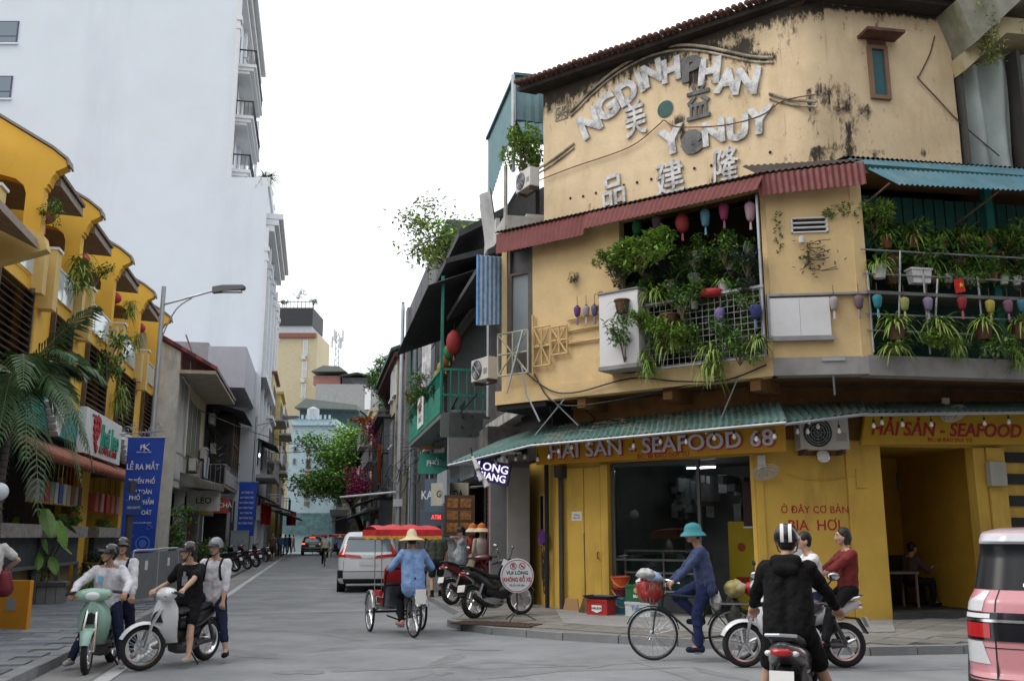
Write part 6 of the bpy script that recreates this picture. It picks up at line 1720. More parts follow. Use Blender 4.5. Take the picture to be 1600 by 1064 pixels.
# --- charcoal modern front
W = RWall(37,53,4.9);L = W.L
t = thing('charcoal_building','tall charcoal panelled building with a white wordmark','building',wall=W)
g = MB();wall_cells(g,0,L,0,14.4,[(9.5,12.5,0,4.9),(13.2,15.2,0,4.4),(1.5,4.5,0,4.5)],0,.4);g.box(0,L,.4,9,5,14.4);g.build('wall',m_dgrey,t)
g = MB()
for k in range(5):
 for j in range(4):
  g.box(.06 + k * 3.2,3.14 + k * 3.2,-.05,0,5.3 + j * 2.3,7.52 + j * 2.3)
t2 = g
me_ = []
for k in range(5):
 for j in range(4):
  g = MB();g.box(.06 + k * 3.2,3.14 + k * 3.2,-.05,-.002,5.3 + j * 2.3,7.52 + j * 2.3);g.build('cladding_panel',m_dgrey if (k + j) % 3 else mat('charcoal_panel_pale',(.12,.12,.125),.6,var=.1),t)
g = MB();g.box(0,L,.6,.7,0,5);g.build('entrance_dark',m_dark,t)
text('HERE',t,(10.5,-.1,5.75),1.25,mat('wordmark_white',(.60,.60,.60),.5),'wordmark',extrude=.06,bold=.03,squash=1.4)
g = MB();g.box(0.2,1.2,-.25,0,5.2,14.2);g.build('fin',m_midgrey,t)
g = MB();rr = random.Random(2);g.sheet(lambda i,j: (12.6 + 1.6 * i,-.55 + .15 * sin(8 * i),6.2 + 4.6 * j + .3 * sin(7 * i)),12,16);g.build('torn_banner',mat('torn_banner_white',(.60,.60,.60),.7,var=.5,vscale=3,stain=(.06,.06,.06),sscale=1.5,samt=.7,streak=3),t)
g = MB()
for k in range(2): g.tube([(3.2 + k * 9,-.12,0),(3.2 + k * 9,-.12,7.5)],.06,6)
g.build('drain_pipe',m_galv,t)
t = thing('tall_pole','tall thin grey utility pole rising above the roofs','pole',(*xy(52.5,4.45),.1));g = MB();g.tube([(0,0,0),(0,0,14.4)],[.17,.1],10);g.build('shaft',m_galv,t)
g = MB();g.tube([(0,0,3.9),(-3.2,0,3.6)],.06,6);g.box(-.25,.25,-.2,.1,3.1,3.5);g.build('cross_arm',m_rail,t);g = MB();g.lathe([(.06,0),(.09,.1),(.12,.12),(.001,.16)],8,(0,0,14.4));g.build('cap',m_galv,t)
t = thing('tall_pole','thin grey pole with a bent top against the charcoal building','pole',(*xy(46,4.6),.1));g = MB();g.tube([(0,0,0),(0,0,10.6)],[.16,.1],8);g.build('shaft',mat('grey_green_pole',(.14,.17,.18),.6),t);g = MB();g.tube([(0,0,10.55),(.35,0,11.1)],.06,6);g.build('cap',m_galv,t)
# --- old house with metal mesh terrace and bougainvillea
W = RWall(54,68,5.8);L = W.L
t = thing('old_terrace_house','run-down house with a mesh terrace, tin roof and bougainvillea','building',wall=W)
g = MB();g.box(0,L,0,8,4.2,12.4);g.box(L - .4,L,-1.5,0,0,9.0);g.box(L - 5,L,-1.45,0,8.7,9.1);g.build('wall',mat('stained_cream',(.38,.34,.25),.9,var=.25,stain=(.06,.055,.05),samt=.6,streak=3),t)
g = MB();g.prism([(-1.9,12.0),(-1.9,12.2),(3,14.2),(3,13.9)],-.8,L + .4,'x');g.build('roof',mat('green_tin_roof',(.04,.10,.09),.6,var=.2),t)
g = MB();g.box(-.8,L + .4,-1.7,0,11.7,12.0);g.build('eave',mat('maroon_eave',(.10,.03,.03),.8),t)
for s in (9.6,11.8):
 window(W,t,s,s + 1.6,9.7,11.4,1.46,m_white,m_glass,2);window(W,t,s,s + 1.3,6.8,8.2,1.46,m_white,m_glass,2)
g = MB();g.box(L - 4.9,L - .05,-1.45,-.05,9.1,11.7);g.build('bay',mat('stained_cream'),t)
for z in (4.4,6.6):
 g = MB()
 for k in range(9):
  g.box(.2 + k * 1.2,.26 + k * 1.2,-1.9,-1.84,z,z + 2.1)
 g.box(0,9.9,-1.92,-1.82,z,z + .12);g.box(0,9.9,-1.92,-1.82,z + 2.05,z + 2.15);g.tube([(6,-1.88,z),(9.8,-1.88,z + 2)],.05,5);g.build('mesh_frame',m_black,t)
 g = MB();g.box(0.05,9.85,-1.86,-1.85,z + .12,z + 2.05);g.box(9.86,9.9,-1.85,0,z,z + 2.1);g.build('mesh_panel',mat('grey_mesh',(.11,.115,.12),.6,var=.3,vscale=5),t)
g = MB();g.box(-.2,10,-2.0,0,4.1,4.4);g.box(-.3,10.1,-2.3,0,8.75,8.9);g.build('terrace_slab',m_soot,t)
g = MB();g.box(10.2,13.4,-1.6,-1.4,3.9,8.2);g.build('glazed_bay',mat('blue_grey_glazing',(.10,.12,.14),.2,var=.3),t)
g = MB();g.box(.2,L - .4,.2,.3,0,4.1);g.build('shop_back',m_dark,t);g = MB();g.corr((0,-1.9,4.0),(9.5,-1.9,4.0),(9.5,-3.4,3.5),(0,-3.4,3.5),.2,.02);g.build('awning',m_darkroof,t)
g = MB();g.box(9.6,13.8,-.6,.1,.1,3.2);g.build('kiosk',m_greywall,t)
m_boug = mat('bougainvillea_petal',(.50,.03,.16),.7,var=.35,vscale=6)
def boug(label,w,rad,n):
 t = thing('bougainvillea',label,'plant',w,0,'bougainvillea on the mesh terrace');b = bush(_R,n,rad,.22,.16,10);b.build('flower_head',[m_boug,mat('bougainvillea_pale',(.45,.08,.22),.7),m_stem],t,fixn=False)
boug('thick magenta bougainvillea spilling over the lower mesh terrace',W.w(.6,2.3,5.0),(1.6,1.2,1.3),700);boug('thin magenta bougainvillea climbing the upper mesh terrace',W.w(2.2,2.0,8.2),(1.0,.6,1.5),300);boug('sparse bougainvillea at the middle of the upper terrace',W.w(5.6,2.0,8.0),(1.1,.5,1.0),130)
t = thing('orange_flag','orange red flag hanging from the mesh terrace','flag',W.w(9.9,2.1,5.9),W.rz);g = MB();g.sheet(lambda i,j: (-.5 + i * (1.1 - .5 * j),.12 * sin(5 * i),-1.2 + 2.4 * j),6,8);g.build('cloth',mat('flag_orange',(.6,.10,.03),.8),t)
g = bush(_R,500,(2.2,1.0,.35),.25,.16,10);o = g.build('flowering_shrub',[mat('orange_petal',(.65,.14,.03),.7),L1,m_stem],fixn=False);o.location = W.w(2.2,1.6,9.3);tag(o,'orange flowers along the roof of the mesh terrace','shrub')
def leafy_tree(name,label,base,H,crown,n,leafsz,mats,trunk_r=.2,lean=(0,0),seed=1,m_tr=None,spread=1.0,open_=0.5,clusters=40):
 """crown: (rx, ry, rz) about a centre H above the base"""
 r = random.Random(seed);t = thing(name,label,'tree',base)
 rx,ry,rz = crown;top = Vector((lean[0],lean[1],H))
 g = MB();fork = top - Vector((lean[0] * .35,lean[1] * .35,rz * .95))
 g.tube(smooth_path([(0,0,0),(fork.x * .35,fork.y * .3,fork.z * .5),fork],5),[trunk_r * (1 - .04 * k) for k in range(11)],9)
 cs = []
 for k in range(clusters):
  d = Vector((r.gauss(0,1),r.gauss(0,1),r.gauss(0,.8))).normalized() * (r.random() ** .4)
  cs.append(top + Vector((d.x * rx,d.y * ry,d.z * rz)))
 for c in cs:
  m1 = fork.lerp(c,.45) + Vector((0,0,.12 * rz));g.tube(smooth_path([fork,m1,c],3),[trunk_r * .42,trunk_r * .34,trunk_r * .28,trunk_r * .22,trunk_r * .16,trunk_r * .1,trunk_r * .05],5)
 g.build('trunk',m_tr or mat('bark',(.085,.07,.055),.9,var=.3,vscale=6),t,smooth=True)
 g = MB();sg = min(rx,rz) * open_
 for k in range(n):
  c = cs[k % clusters];g.cur = r.choice((0,0,1)) if (k % clusters) % 3 else 1
  q = Vector((r.gauss(0,sg * .5),r.gauss(0,sg * .5),r.gauss(0,sg * .26)));leaf(g,c + q,r,leafsz * r.uniform(.6,1.3),leafsz * .5)
 g.build('crown',mats,t,fixn=False)
 return t
m_tl = [mat('tree_leaf_%s' % k,c,.55,var=.3,vscale=1.2) for k,c in (('fresh',(.25,.42,.09)),('mid',(.14,.29,.06)),('deep',(.045,.11,.035)),('olive',(.22,.26,.07)))]
leafy_tree('street_tree','feathery green street tree leaning over the far end of the street',(*gp(574,866),0),8.0,(4.0,3.0,3.6),20000,.40,[m_tl[0],m_tl[1]],.3,(-2.6,0),4,open_=.5,clusters=46)
leafy_tree('dark_tree','dense dark evergreen above the bougainvillea terrace',(*xy(69,4.9),6.5),6.0,(1.5,1.5,2.1),5000,.28,[m_tl[2],m_tl[1]],.2,(.0,0),5,open_=.5,clusters=26)
leafy_tree('roof_tree','thin light green tree growing from a roof beside the corner building',(*xy(37,5.6),9.2),4.3,(1.9,1.3,1.8),2000,.24,[m_tl[3],m_tl[0]],.1,(-.7,0),6,open_=.42,clusters=24)
# old dark roofs below the roof tree
W = RWall(26.8,37.5,5.2);t = thing('old_roof_house','old house with layered black eaves beside the teal shed','building',wall=W)
g = MB();g.box(0,W.L,0,7,8.6,11.0);g.build('wall',m_oldwhite,t)
g = MB();g.prism([(-1.3,10.4),(-1.3,10.6),(3,13.2),(3,12.9)],.5,W.L - .2,'x');g.prism([(-1.7,9.5),(-1.7,9.66),(.5,10.4),(.5,10.2)],.2,W.L,'x');g.build('roof',m_darkroof,t)
house('townhouse','grey green house behind the street tree',69,80,4.5,10.5,m_greywall,1,2,3.4,8,True,None,m_greentin,21)
house('townhouse','tall pale house just before the end of the side street',80.5,92,4.5,12,m_cream,1,3,3.4,8,True,None,m_darkroof,22)
# ================================================================== draped concrete building past the corner building
dx,dy = F3U.d
e = F3U.w(3.26);t = thing('draped_building','mossy concrete building with green netting behind the blue awning','building',loc=(e.x,e.y,0),rz=F3U.rz)
m_moss = mat('mossy_concrete',(.26,.25,.20),.9,var=.25,stain=(.10,.12,.035),sscale=1.2,samt=.6,streak=3)
m_net = mat('pale_netting',(.38,.43,.41),.7,var=.15,vscale=1.5,stain=(.16,.24,.23),sscale=.9,samt=.6,streak=6)
g = MB();g.box(.1,14,.6,9,8.3,12.6);g.build('wall',m_moss,t)
g = MB();g.prism([(0,11.1),(1.2,12.2),(8,12.3),(8,13.2),(1.4,13.1),(-.3,12.0)],-.7,.3);g.build('parapet',m_moss,t)
g = MB();g.prism([(0.0,10.7),(1.0,11.6),(8,11.6),(8,11.95),(.9,11.95),(-.1,11.0)],-.35,.3);g.build('beam',m_cream,t)
g = MB()
for k in range(3):
 s0 = .1 + k * 1.35
 g.sheet(lambda i,j: (s0 + 1.2 * i,.12 + .10 * sin(14 * i + k) + .05 * sin(5 * j + 7 * i),8.4 + (2.5 + .5 * min(1,i + k)) * j),24,8)
g.build('netting',m_net,t,smooth=True)
g = MB()
for k in range(6):
 g.box(.02 + k * 1.35,.10 + k * 1.35,-.1,.3,8.4,11.4)
g.build('post',mat('dark_post',(.07,.065,.06)),t)
for i,(s,z,L_) in enumerate(((.3,12.0,1.2),(1.5,12.0,3.6),(2.4,12.4,3.0),(3.4,12.4,3.8))):
 g = MB();r = random.Random(30 + i)
 for k in range(700):
  q = r.random();leaf(g,(s + .8 * q * .25 + r.gauss(0,.10),-.5 + r.gauss(0,.12),z - L_ * q),r,.11,.03)
 o = g.build('hanging_vine',[m_leaf[5] if i == 1 else m_tl[3]],fixn=False);o.matrix_world = Matrix.Translation((e.x,e.y,0)) @ Matrix.Rotation(F3U.rz,4,'Z');tag(o,'%s curtain of hanging vine on the mossy concrete building' % ORD[i],'vine','vines on the mossy building')
plant('bush_bright',F3U.w(3.7,.3,12.9),'green shrub growing on the mossy parapet',None,1.0,None,'shrub')
# ================================================================== end of the street
def far_box(name,label,x0,x1,y,z,m,depth=10,z0=0.0,group='buildings at the end of the street'):
 t = thing(name,label,'building',(0,y,0),0,group);t['_x'] = 1
 g = MB();g.box(x0,x1,0,depth,z0,z);g.build('wall',m,t);return t
WE = Wall((-40,104),(20,104))
def X(u,y=104,v=700): return at(u,v,y).x
m_lblue = mat('light_blue_wall',(.42,.545,.60),.8,var=.06,stain=(.25,.4,.48),samt=.3,streak=4)
t = far_box('blue_house','light blue house closing the end of the street',X(452),X(524),104,at(480,655,104).z,m_lblue)
Z = lambda v,y=104: at(500,v,y).z
def fwin(t,u0,u1,v0,v1,m,y=104,fm=None,name='window'):
 g = MB();x0,x1,z0,z1 = X(u0,y),X(u1,y),Z(v1,y),Z(v0,y);g.box(x0,x1,-.14,-.002,z0,z1);w = g.build(name,fm or m_wframe,t);g = MB();g.box(x0 + .12,x1 - .12,-.16,-.142,z0 + .12,z1 - .12);g.build('pane',m,w)
for v0,v1,m in ((695,710,m_glass),(716,732,m_glass),(735,745,mat('orange_panel2',(.5,.22,.09),.7)),(750,760,mat('orange_panel2')),(764,780,m_glass),(783,789,mat('orange_panel2'))):
 fwin(t,479,487,v0,v1,m)
fwin(t,459,465,697,706,m_glass);fwin(t,459,463,716,725,m_glass)
g = MB()
for k in range(9): g.box(X(455) + k * .5,X(455) + k * .5 + .2,-.3,-.0,Z(655),Z(655) + .45)
g.box(X(452) - .2,X(524) + .2,-.35,0,Z(662) - .2,Z(662));g.build('balustrade',m_lblue,t)
g = MB();g.box(X(440),X(526),-2.2,-1.9,Z(808),Z(802));g.box(X(445),X(524),-.2,0,Z(834),Z(806));g.build('shop_canopy',mat('teal_shop',(.12,.22,.24),.6,var=.4,vscale=2),t)
g = MB();g.lathe([(.7,0),(.7,1.5),(.1,1.8)],12,(X(478),3,Z(655)));g.build('water_tank',m_galv,t)
t = far_box('beige_house','beige house beside the light blue one behind the tree',X(524.5),X(600),106,at(480,690,106).z,mat('beige_wall',(.46,.42,.36),.85,var=.12,stain=(.2,.18,.15),samt=.4))
for u in (530,545,560):
 fwin(t,u,u + 8,705,722,m_glass,106);fwin(t,u,u + 8,740,757,mat('orange_panel2') if u == 530 else m_glass,106);fwin(t,u,u + 8,775,790,m_dark,106)
g = MB();g.box(X(520),X(600),-2.4,-.1,Z(806),Z(796));g.box(X(524),X(600),-.3,-.05,Z(838),Z(808));g.build('shop_canopy',m_darkroof,t)
m_ytile = mat('pale_yellow_tower',(.60,.52,.34),.85,var=.08,brick=(1.6,.8,.02,(.62,.54,.36),(.5,.43,.28)))
t = far_box('yellow_tower','pale yellow apartment tower topped by a black roof bar',X(418,133),X(489,133),133,at(450,520,133).z,m_ytile,9)
Z9 = lambda v: at(450,v,133).z;X9 = lambda u: at(u,560,133).x
g = MB();g.box(X9(416),X9(492),-.4,9,Z9(528),Z9(521));g.build('cornice',mat('rust_roof',(.22,.09,.07),.8),t)
g = MB();g.box(X9(418),X9(484),.5,8,Z9(520),Z9(508));g.build('roof_block',m_gbox,t);g = MB();g.box(X9(432),X9(485),.3,8,Z9(508),Z9(480));g.build('roof_bar',mat('black_cladding',(.03,.032,.036),.6),t)
g = MB();g.box(X9(418),X9(432),.3,8,Z9(508),Z9(478));g.build('stair_block',mat('grey_block',(.2,.22,.24),.7),t)
g = MB()
for u in range(424,487,6): g.box(X9(u),X9(u) + .08,.3,.38,Z9(480),Z9(470))
g.box(X9(422),X9(486),.3,.4,Z9(471),Z9(470));g.build('roof_railing',m_black,t)
for u0,u1,v0,v1 in ((473,480,532,556),(473,480,566,590),(473,480,600,622),(430,436,528,532)):
 g = MB();g.box(X9(u0),X9(u1),-.1,0,Z9(v1),Z9(v0));w = g.build('window',m_white,t);g = MB();g.box(X9(u0) + .06,X9(u1) - .06,-.12,-.102,Z9(v1) + .08,Z9(v0) - .08);g.build('pane',mat('pale_pane',(.45,.47,.47),.4),w)
for v in (556,592):
 g = MB();g.box(X9(472),X9(478),-.5,-.1,Z9(v + 6),Z9(v));g.build('aircon_unit',m_acw,t)
for k,u in enumerate((459,438,484)):
 leafy_tree('roof_plant',('small round tree in the middle of the black roof terrace','low shrub on the stair side of the black roof terrace','thin shrub at the corner of the black roof terrace')[k],(X9(u),134,Z9(480)),2.2 if k == 0 else 1.0,(1.2,.9,.8) if k == 0 else (.6,.6,.5),500,.16,[m_tl[2],m_tl[1]],.06,(0,0),60 + k,clusters=12)
t = far_box('grey_rooftop_house','grey rendered house with a tin roof terrace behind the street tree',X(489,122),X(580,122),122,at(480,600,122).z,mat('grey_render',(.34,.34,.33),.85,var=.1,stain=(.2,.2,.19),samt=.3,streak=4))
Zc = lambda v: at(500,v,122).z;Xc = lambda u: at(u,600,122).x
g = MB();g.box(Xc(488),Xc(530),.5,8,Zc(600),Zc(586));g.build('roof_room',mat('faded_red',(.35,.16,.14),.8),t);g = MB();g.prism([(Xc(486),Zc(581)),(Xc(505),Zc(572)),(Xc(530),Zc(573)),(Xc(541),Zc(581))],-.5,8);g.prism([(Xc(528),Zc(588)),(Xc(558),Zc(583)),(Xc(582),Zc(588)),(Xc(558),Zc(585) + .25)],-.5,8);g.build('tin_roof',mat('grey_green_roof',(.16,.18,.16),.7),t)
g = MB();g.box(Xc(532),Xc(578),1,8,Zc(600),Zc(588));g.build('terrace_dark',mat('terrace_grey',(.16,.16,.17),.8,var=.4),t)
g = MB();g.box(Xc(571),Xc(580),-.2,0,Zc(640),Zc(605));g.build('balcony_front',m_white,t)
t = thing('cell_mast','slender lattice mast with pale antenna panels on a far roof','antenna',(at(526,570,134).x,134,at(526,574,134).z))
g = MB()
for sx in (-.3,.3): g.tube([(sx,0,0),(sx * .6,0,5.2)],.07,5)
for k in range(6): g.tube([(-.3 + .02 * k,0,k * .85),(.3 - .02 * k,0,k * .85 + .85)],.05,4)
g.build('lattice',m_galv,t)
for k in range(6):
 g = MB();g.box(-.13,.13,-.1,.1,-.8,.8);o = g.build('antenna_panel',mat('antenna_white',(.6,.6,.6),.5),t);o.location = (.75 * cos(k * 1.05),.75 * sin(k * 1.05),4.6 - .9 * (k % 2));o.rotation_euler = (0,0,k * 1.05)
t = far_box('red_roof_house','far low house with a red roof beside the grey rendered one',Xc(574),Xc(600),128,Zc(612),m_oldwhite);g = MB();g.prism([(Xc(573),Zc(612)),(Xc(602),Zc(612)),(Xc(600),Zc(601)),(Xc(575),Zc(601))],-.4,6);g.build('roof',m_tile,t)
t = far_box('green_roof_house','low green tin roofs between the yellow tower and the street tree',X(466,117),X(560,117),117,at(480,640,117).z,mat('blue_green_wall',(.07,.12,.13),.8,var=.3));g = MB();g.prism([(X(462,117),Z(640,117)),(X(560,117),Z(643,117)),(X(560,117),Z(636,117)),(X(480,117),Z(626,117))],-2,6);g.build('roof',mat('grey_green_roof',(.16,.18,.16)),t)
house('townhouse','tall dark gap house closing the side street on the tree side',96,103,3.5,9,m_soot,1,2,3.4,8,False,None,m_darkroof,25)
# overhead cables along the street
t = thing('overhead_cable','bundle of black overhead cables along the house fronts','cable',(0,0,0))
rr = random.Random(9)
for k in range(5):
 p,q = Vector((*xy(24 + 2 * k,4.0),5.2 + .1 * k)),Vector((*xy(50,4.3),6.0 + .25 * k));g = MB();g.tube([p.lerp(q,i / 14) - Vector((0,0,(1.6 + .2 * k) * (i / 14) * (1 - i / 14))) for i in range(15)],.024,4);g.build('cable',m_cable,t)
for side,bs,zs in ((-1,-4.6,5.2),(1,4.2,4.4)):
 for k in range(6):
  pts = []
  a = 27 if side > 0 else 44
  while a < 96:
   for f in (0,.5):
    x,y = xy(a + f * 9,bs + rr.uniform(-.3,.3));pts.append((x,y,zs + .25 * k - (.5 if f else 0) + rr.uniform(-.15,.15)))
   a += 9
  g = MB();g.tube(smooth_path(pts,4),.022,4);g.build('cable',m_cable,t)
for p,q,sag in (((*xy(46,-5.5),7.4),(*xy(58,4.6),6.8),.8),((*xy(60,-5),6.8),(*xy(56,4.6),7.6),.6),((*xy(75,-4),6),(*xy(70,4.3),6.2),.4)):
 p,q = Vector(p),Vector(q);g = MB();g.tube([p.lerp(q,k / 12) - Vector((0,0,sag * 4 * (k / 12) * (1 - k / 12))) for k in range(13)],.02,4);g.build('cable',m_cable,t)
# ================================================================== vehicles
RX = Matrix.Rotation(pi / 2,3,'Y')
def paint(nm,col,rough=.3,coat=.6):
 return mat('paint_' + nm,col,rough,var=.03,vscale=1,coat=coat)
def sloft(mb,secs,n=18,e=2.6,sub=4):
 """superellipse sections (y, x, z, half width, half height) joined into a smooth body"""
 rings = []
 for y,x,z,hw,hh in smooth_path([Vector(s) for s in secs],sub):
  ring = []
  for k in range(n):
   t = 2 * pi * k / n;c,s = cos(t),sin(t)
   ring.append((x + max(hw,.004) * (abs(c) ** (2 / e)) * (1 if c > 0 else -1),y,z + max(hh,.004) * (abs(s) ** (2 / e)) * (1 if s > 0 else -1)))
  rings.append(ring)
 return mb.loft(rings)
def wheel(par,name,c,R,w,M=None,spokes=0,rimm=None,dish=None):
 g = MB(M);prof = [(R - w * .5 + w * .5 * cos(a) * (1 if abs(cos(a)) < .9 else .97),w * .5 * sin(a)) for a in [2 * pi * k / 12 for k in range(13)]]
 g.lathe(prof,32,c,RX);o = g.build(name,m_rubber,par,smooth=True)
 g = MB(M);ri = R - w * .92
 g.lathe([(ri + .012,-w * .36),(ri - .012,-w * .3),(ri - .016,0),(ri - .012,w * .3),(ri + .012,w * .36),(ri + .012,-w * .36)],32,c,RX)
 g.lathe([(.001,-w * .5),(.035,-w * .5),(.045,0),(.035,w * .5),(.001,w * .5)],12,c,RX)
 if spokes > 10:
  for k in range(spokes):
   a = 2 * pi * k / spokes;b = a + (.35 if k % 2 else -.35);h = w * .35 * (1 if k % 2 else -1)
   g.tube([Vector(c) + Vector((h,.04 * cos(b),.04 * sin(b))),Vector(c) + Vector((0,ri * cos(a),ri * sin(a)))],.0035,3)
 else:
  for k in range(spokes):
   a = 2 * pi * k / spokes;g.tube([Vector(c) + Vector((0,.03 * cos(a),.03 * sin(a))),Vector(c) + Vector((0,ri * cos(a + .2),ri * sin(a + .2)))],[.022,.016],5)
 g.build('rim',rimm or m_chrome,o,smooth=40)
 return o
def scooter(label,loc,rz,col,steer=0.0,mirrors=True,lean=0.0,group='scooters',moped=False,spokes=5,R=.275,size=1,tail=None,big=1.0,plate=True,rack=False,rimm=None):
 t = thing('motorbike' if moped else 'motor_scooter',label,'motorbike' if moped else 'scooter',loc,rz,group,rot=(0,lean,rz),scale=size)
 fa,ra = (0,.63 * big,R),(0,-.62 * big,R)
 MS = Matrix.Translation((0,.46,0)) @ Matrix.Rotation(steer,4,'Z') @ Matrix.Translation((0,-.46,0))
 wheel(t,'front_wheel',fa,R,.085,MS,spokes,rimm);wheel(t,'rear_wheel',ra,R,.10,None,spokes,rimm)
 g = MB(MS)
 for s in (-1,1):
  g.tube([(s * .075,fa[1],R),(s * .075,fa[1] - .07,R + .3),(s * .055,.44,.80)],[.022,.026,.024],7)
 g.lathe([(.10,-.004),(.10,.004),(.03,.006)],18,(.062,fa[1],R),RX);g.build('front_fork',m_chrome if not moped else m_steel,t,smooth=40)
 g = MB(MS);rr = []                                              # mudguard: arched shell
 for k in range(11):
  a = radians(22 + 125 * k / 10);w = .052 + .03 * sin(pi * k / 10);q = R + .035;c0 = Vector((0,fa[1] + q * cos(a),R + q * sin(a)));rad = Vector((0,cos(a),sin(a)))
  rr.append([c0 + Vector((w * cos(b),0,0)) + rad * (.035 * sin(b) - .03) for b in (0,pi * .25,pi * .5,pi * .75,pi)] + [c0 + Vector((-w * .85,0,0)) - rad * .036,c0 - rad * .006,c0 + Vector((w * .85,0,0)) - rad * .036])
 g.loft(rr);g.build('mudguard',col,t,smooth=50)
 g = MB(MS)                                                        # handlebar, grips, levers
 g.tube(smooth_path([(-.36,.26,1.0),(-.22,.33,1.03),(0,.38,1.0),(.22,.33,1.03),(.36,.26,1.0)],3),.014,6)
 for s in (-1,1):
  g.tube([(s * .24,.315,1.025),(s * .37,.255,1.0)],.02,8);g.tube([(s * .2,.38,1.03),(s * .36,.32,1.0)],.007,5)
 hb = g.build('handlebar',m_black,t)
 for s in (-1,1) if mirrors else ():
  g = MB(MS);g.tube(smooth_path([(s * .2,.34,1.04),(s * .26,.38,1.16),(s * .31,.36,1.23)],3),.007,5);g.ball((s * .33,.36,1.26),(.06,.018,.04),10,6);g.build('mirror',m_black,hb)
  g = MB(MS);g.ball((s * .33,.349,1.26),(.05,.010,.032),10,6);g.build('mirror_glass',m_chrome,hb)
 g = MB(MS);sloft(g,[(.50,0,.98,.06,.02),(.47,0,.98,.17,.065),(.40,0,.99,.235,.09),(.30,0,1.0,.20,.07),(.26,0,1.0,.08,.03)],18,2.3);hs = g.build('headset_cowl',col,t,smooth=50)
 g = MB(MS);g.ball((0,.465,.98),(.125,.045,.058),14,8);g.build('headlight',m_clear,hs,smooth=True)
 for s in (-1,1):
  g = MB(MS);g.ball((s * .175,.43,.975),(.045,.035,.024),8,6);g.build('indicator',mat('amber_lamp',(.6,.22,.02),.2,coat=.5),hs,smooth=True)
 g = MB()                                                          # leg shield: thin curved shell, wide at the knees
 rows = []
 for z,y,hw in ((.34,.30,.13),(.42,.37,.17),(.55,.42,.205),(.68,.43,.215),(.80,.42,.19),(.90,.41,.11),(.94,.40,.05)):
  pts = []
  for k in range(9):
   u = -1 + k / 4;pts.append((hw * u,y + .06 * (1 - u * u) - .10 * abs(u) ** 3,z))
  rows.append(pts + [(p[0] * .93,p[1] - .035,p[2]) for p in reversed(pts)])
 g.loft(rows);ls = g.build('leg_shield',col,t,smooth=50)
 g = MB();g.prism([(-.09,.62),(.09,.62),(.05,.74),(0,.77),(-.05,.74)],.455,.497);g.build('front_grille',m_black,ls)
 g = MB()                                                          # dark inner body, step-through spine and engine
 sloft(g,[(.34,0,.55,.10,.22),(.22,0,.42,.12,.10),(.02,0,.40,.13,.09),(-.15,0,.46,.12,.12),(-.34,0,.52,.10,.10)],14,3);g.build('floor_tunnel',m_black,t,smooth=50)
 g = MB();sloft(g,[(.12,0,.27,.08,.07),(-.02,.0,.26,.12,.10),(-.22,.02,.27,.13,.10),(-.42,.05,.28,.09,.07),(-.66,.08,.28,.04,.05)],12,3)
 for s in (-1,1): g.tube([(s * .09,-.25,.28),(s * .10,ra[1],R)],[.035,.028],6);g.tube([(s * .11,ra[1],R + .02),(s * .12,-.46,.62)],[.028,.024],7)
 g.build('engine',m_steel if moped else mat('engine_grey',(.10,.10,.105),.5,.4,var=.2),t,smooth=50)
 g = MB();up = .08 if moped else 0
 sloft(g,[(.06,0,.58,.06,.10),(-.08,0,.60,.15,.13),(-.32,0,.63,.165,.12),(-.58,0,.70 + up,.13,.09),(-.80,0,.76 + up,.06,.05),(-.86,0,.77 + up,.03,.03)],18,2.6);body = g.build('rear_body',tail or col,t,smooth=50)
 g = MB();sloft(g,[(.10,0,.70,.08,.02),(.0,0,.735,.12,.045),(-.25,0,.75,.14,.05),(-.5,0,.80 + up * .7,.13,.045),(-.72,0,.84 + up,.09,.03)],16,2.8);g.build('seat',mat('seat_vinyl',(.02,.02,.022),.5,var=.2),t,smooth=50)
 g = MB();g.ball((0,-.845,.74 + up),(.085,.035,.035),12,8);tl = g.build('tail_light',m_redl,t,smooth=True)
 g = MB()
 for s in (-1,1): g.ball((s * .10,-.82,.73 + up),(.03,.03,.022),8,6)
 g.build('turn_lens',m_clear,tl,smooth=True)
 g = MB();g.tube([(-.1,-.55,.80 + up),(-.11,-.82,.86 + up),(0,-.9,.87 + up),(.11,-.82,.86 + up),(.1,-.55,.80 + up)],.014,6);g.build('grab_rail',m_chrome if not moped else m_black,t)
 g = MB();g.loft([[(-.05,-.60,.62),(.05,-.60,.62),(.05,-.58,.60),(-.05,-.58,.60)],[(-.06,-.82,.60),(.06,-.82,.60),(.06,-.80,.585),(-.06,-.80,.585)],[(-.07,-.92,.42),(.07,-.92,.42),(.07,-.905,.41),(-.07,-.905,.41)]]);g.build('rear_mudguard',m_black,t)
 if plate:
  g = MB();g.cbox((0,-.915,.55),(.18,.008,.13),Matrix.Rotation(radians(-18),3,'X'));g.build('number_plate',m_white,t)
 g = MB();g.tube(smooth_path([(.1,.0,.22),(.13,-.3,.22),(.15,-.5,.26),(.155,-.75,.32 + up)],3),[.02,.02,.02,.03,.045,.05,.05,.052,.052,.05],9);g.build('exhaust',mat('exhaust_dark',(.05,.05,.05),.35,.8),t,smooth=40)
 if moped:
  g = MB();g.cbox((.0,-.08,.33),(.17,.2,.2));g.tube([(0,.02,.3),(0,.2,.36)],[.07,.055],10)
  for k in range(5): g.lathe([(.085,-.004),(.085,.004)],12,(0,.05 + .03 * k,.31 + .012 * k),Matrix.Rotation(-pi / 2 + .3,3,'X'))
  g.build('cylinder_block',m_steel,t)
 g = MB();g.tube([(-.08,-.15,.22),(-.2,-.22,.01)],.012,5);g.tube([(-.2,-.02,.27),(.2,-.02,.27)],.012,5);g.tube([(-.1,-.02,.2),(-.1,.0,.28)],.01,4);g.build('stand',m_black,t)
 return t
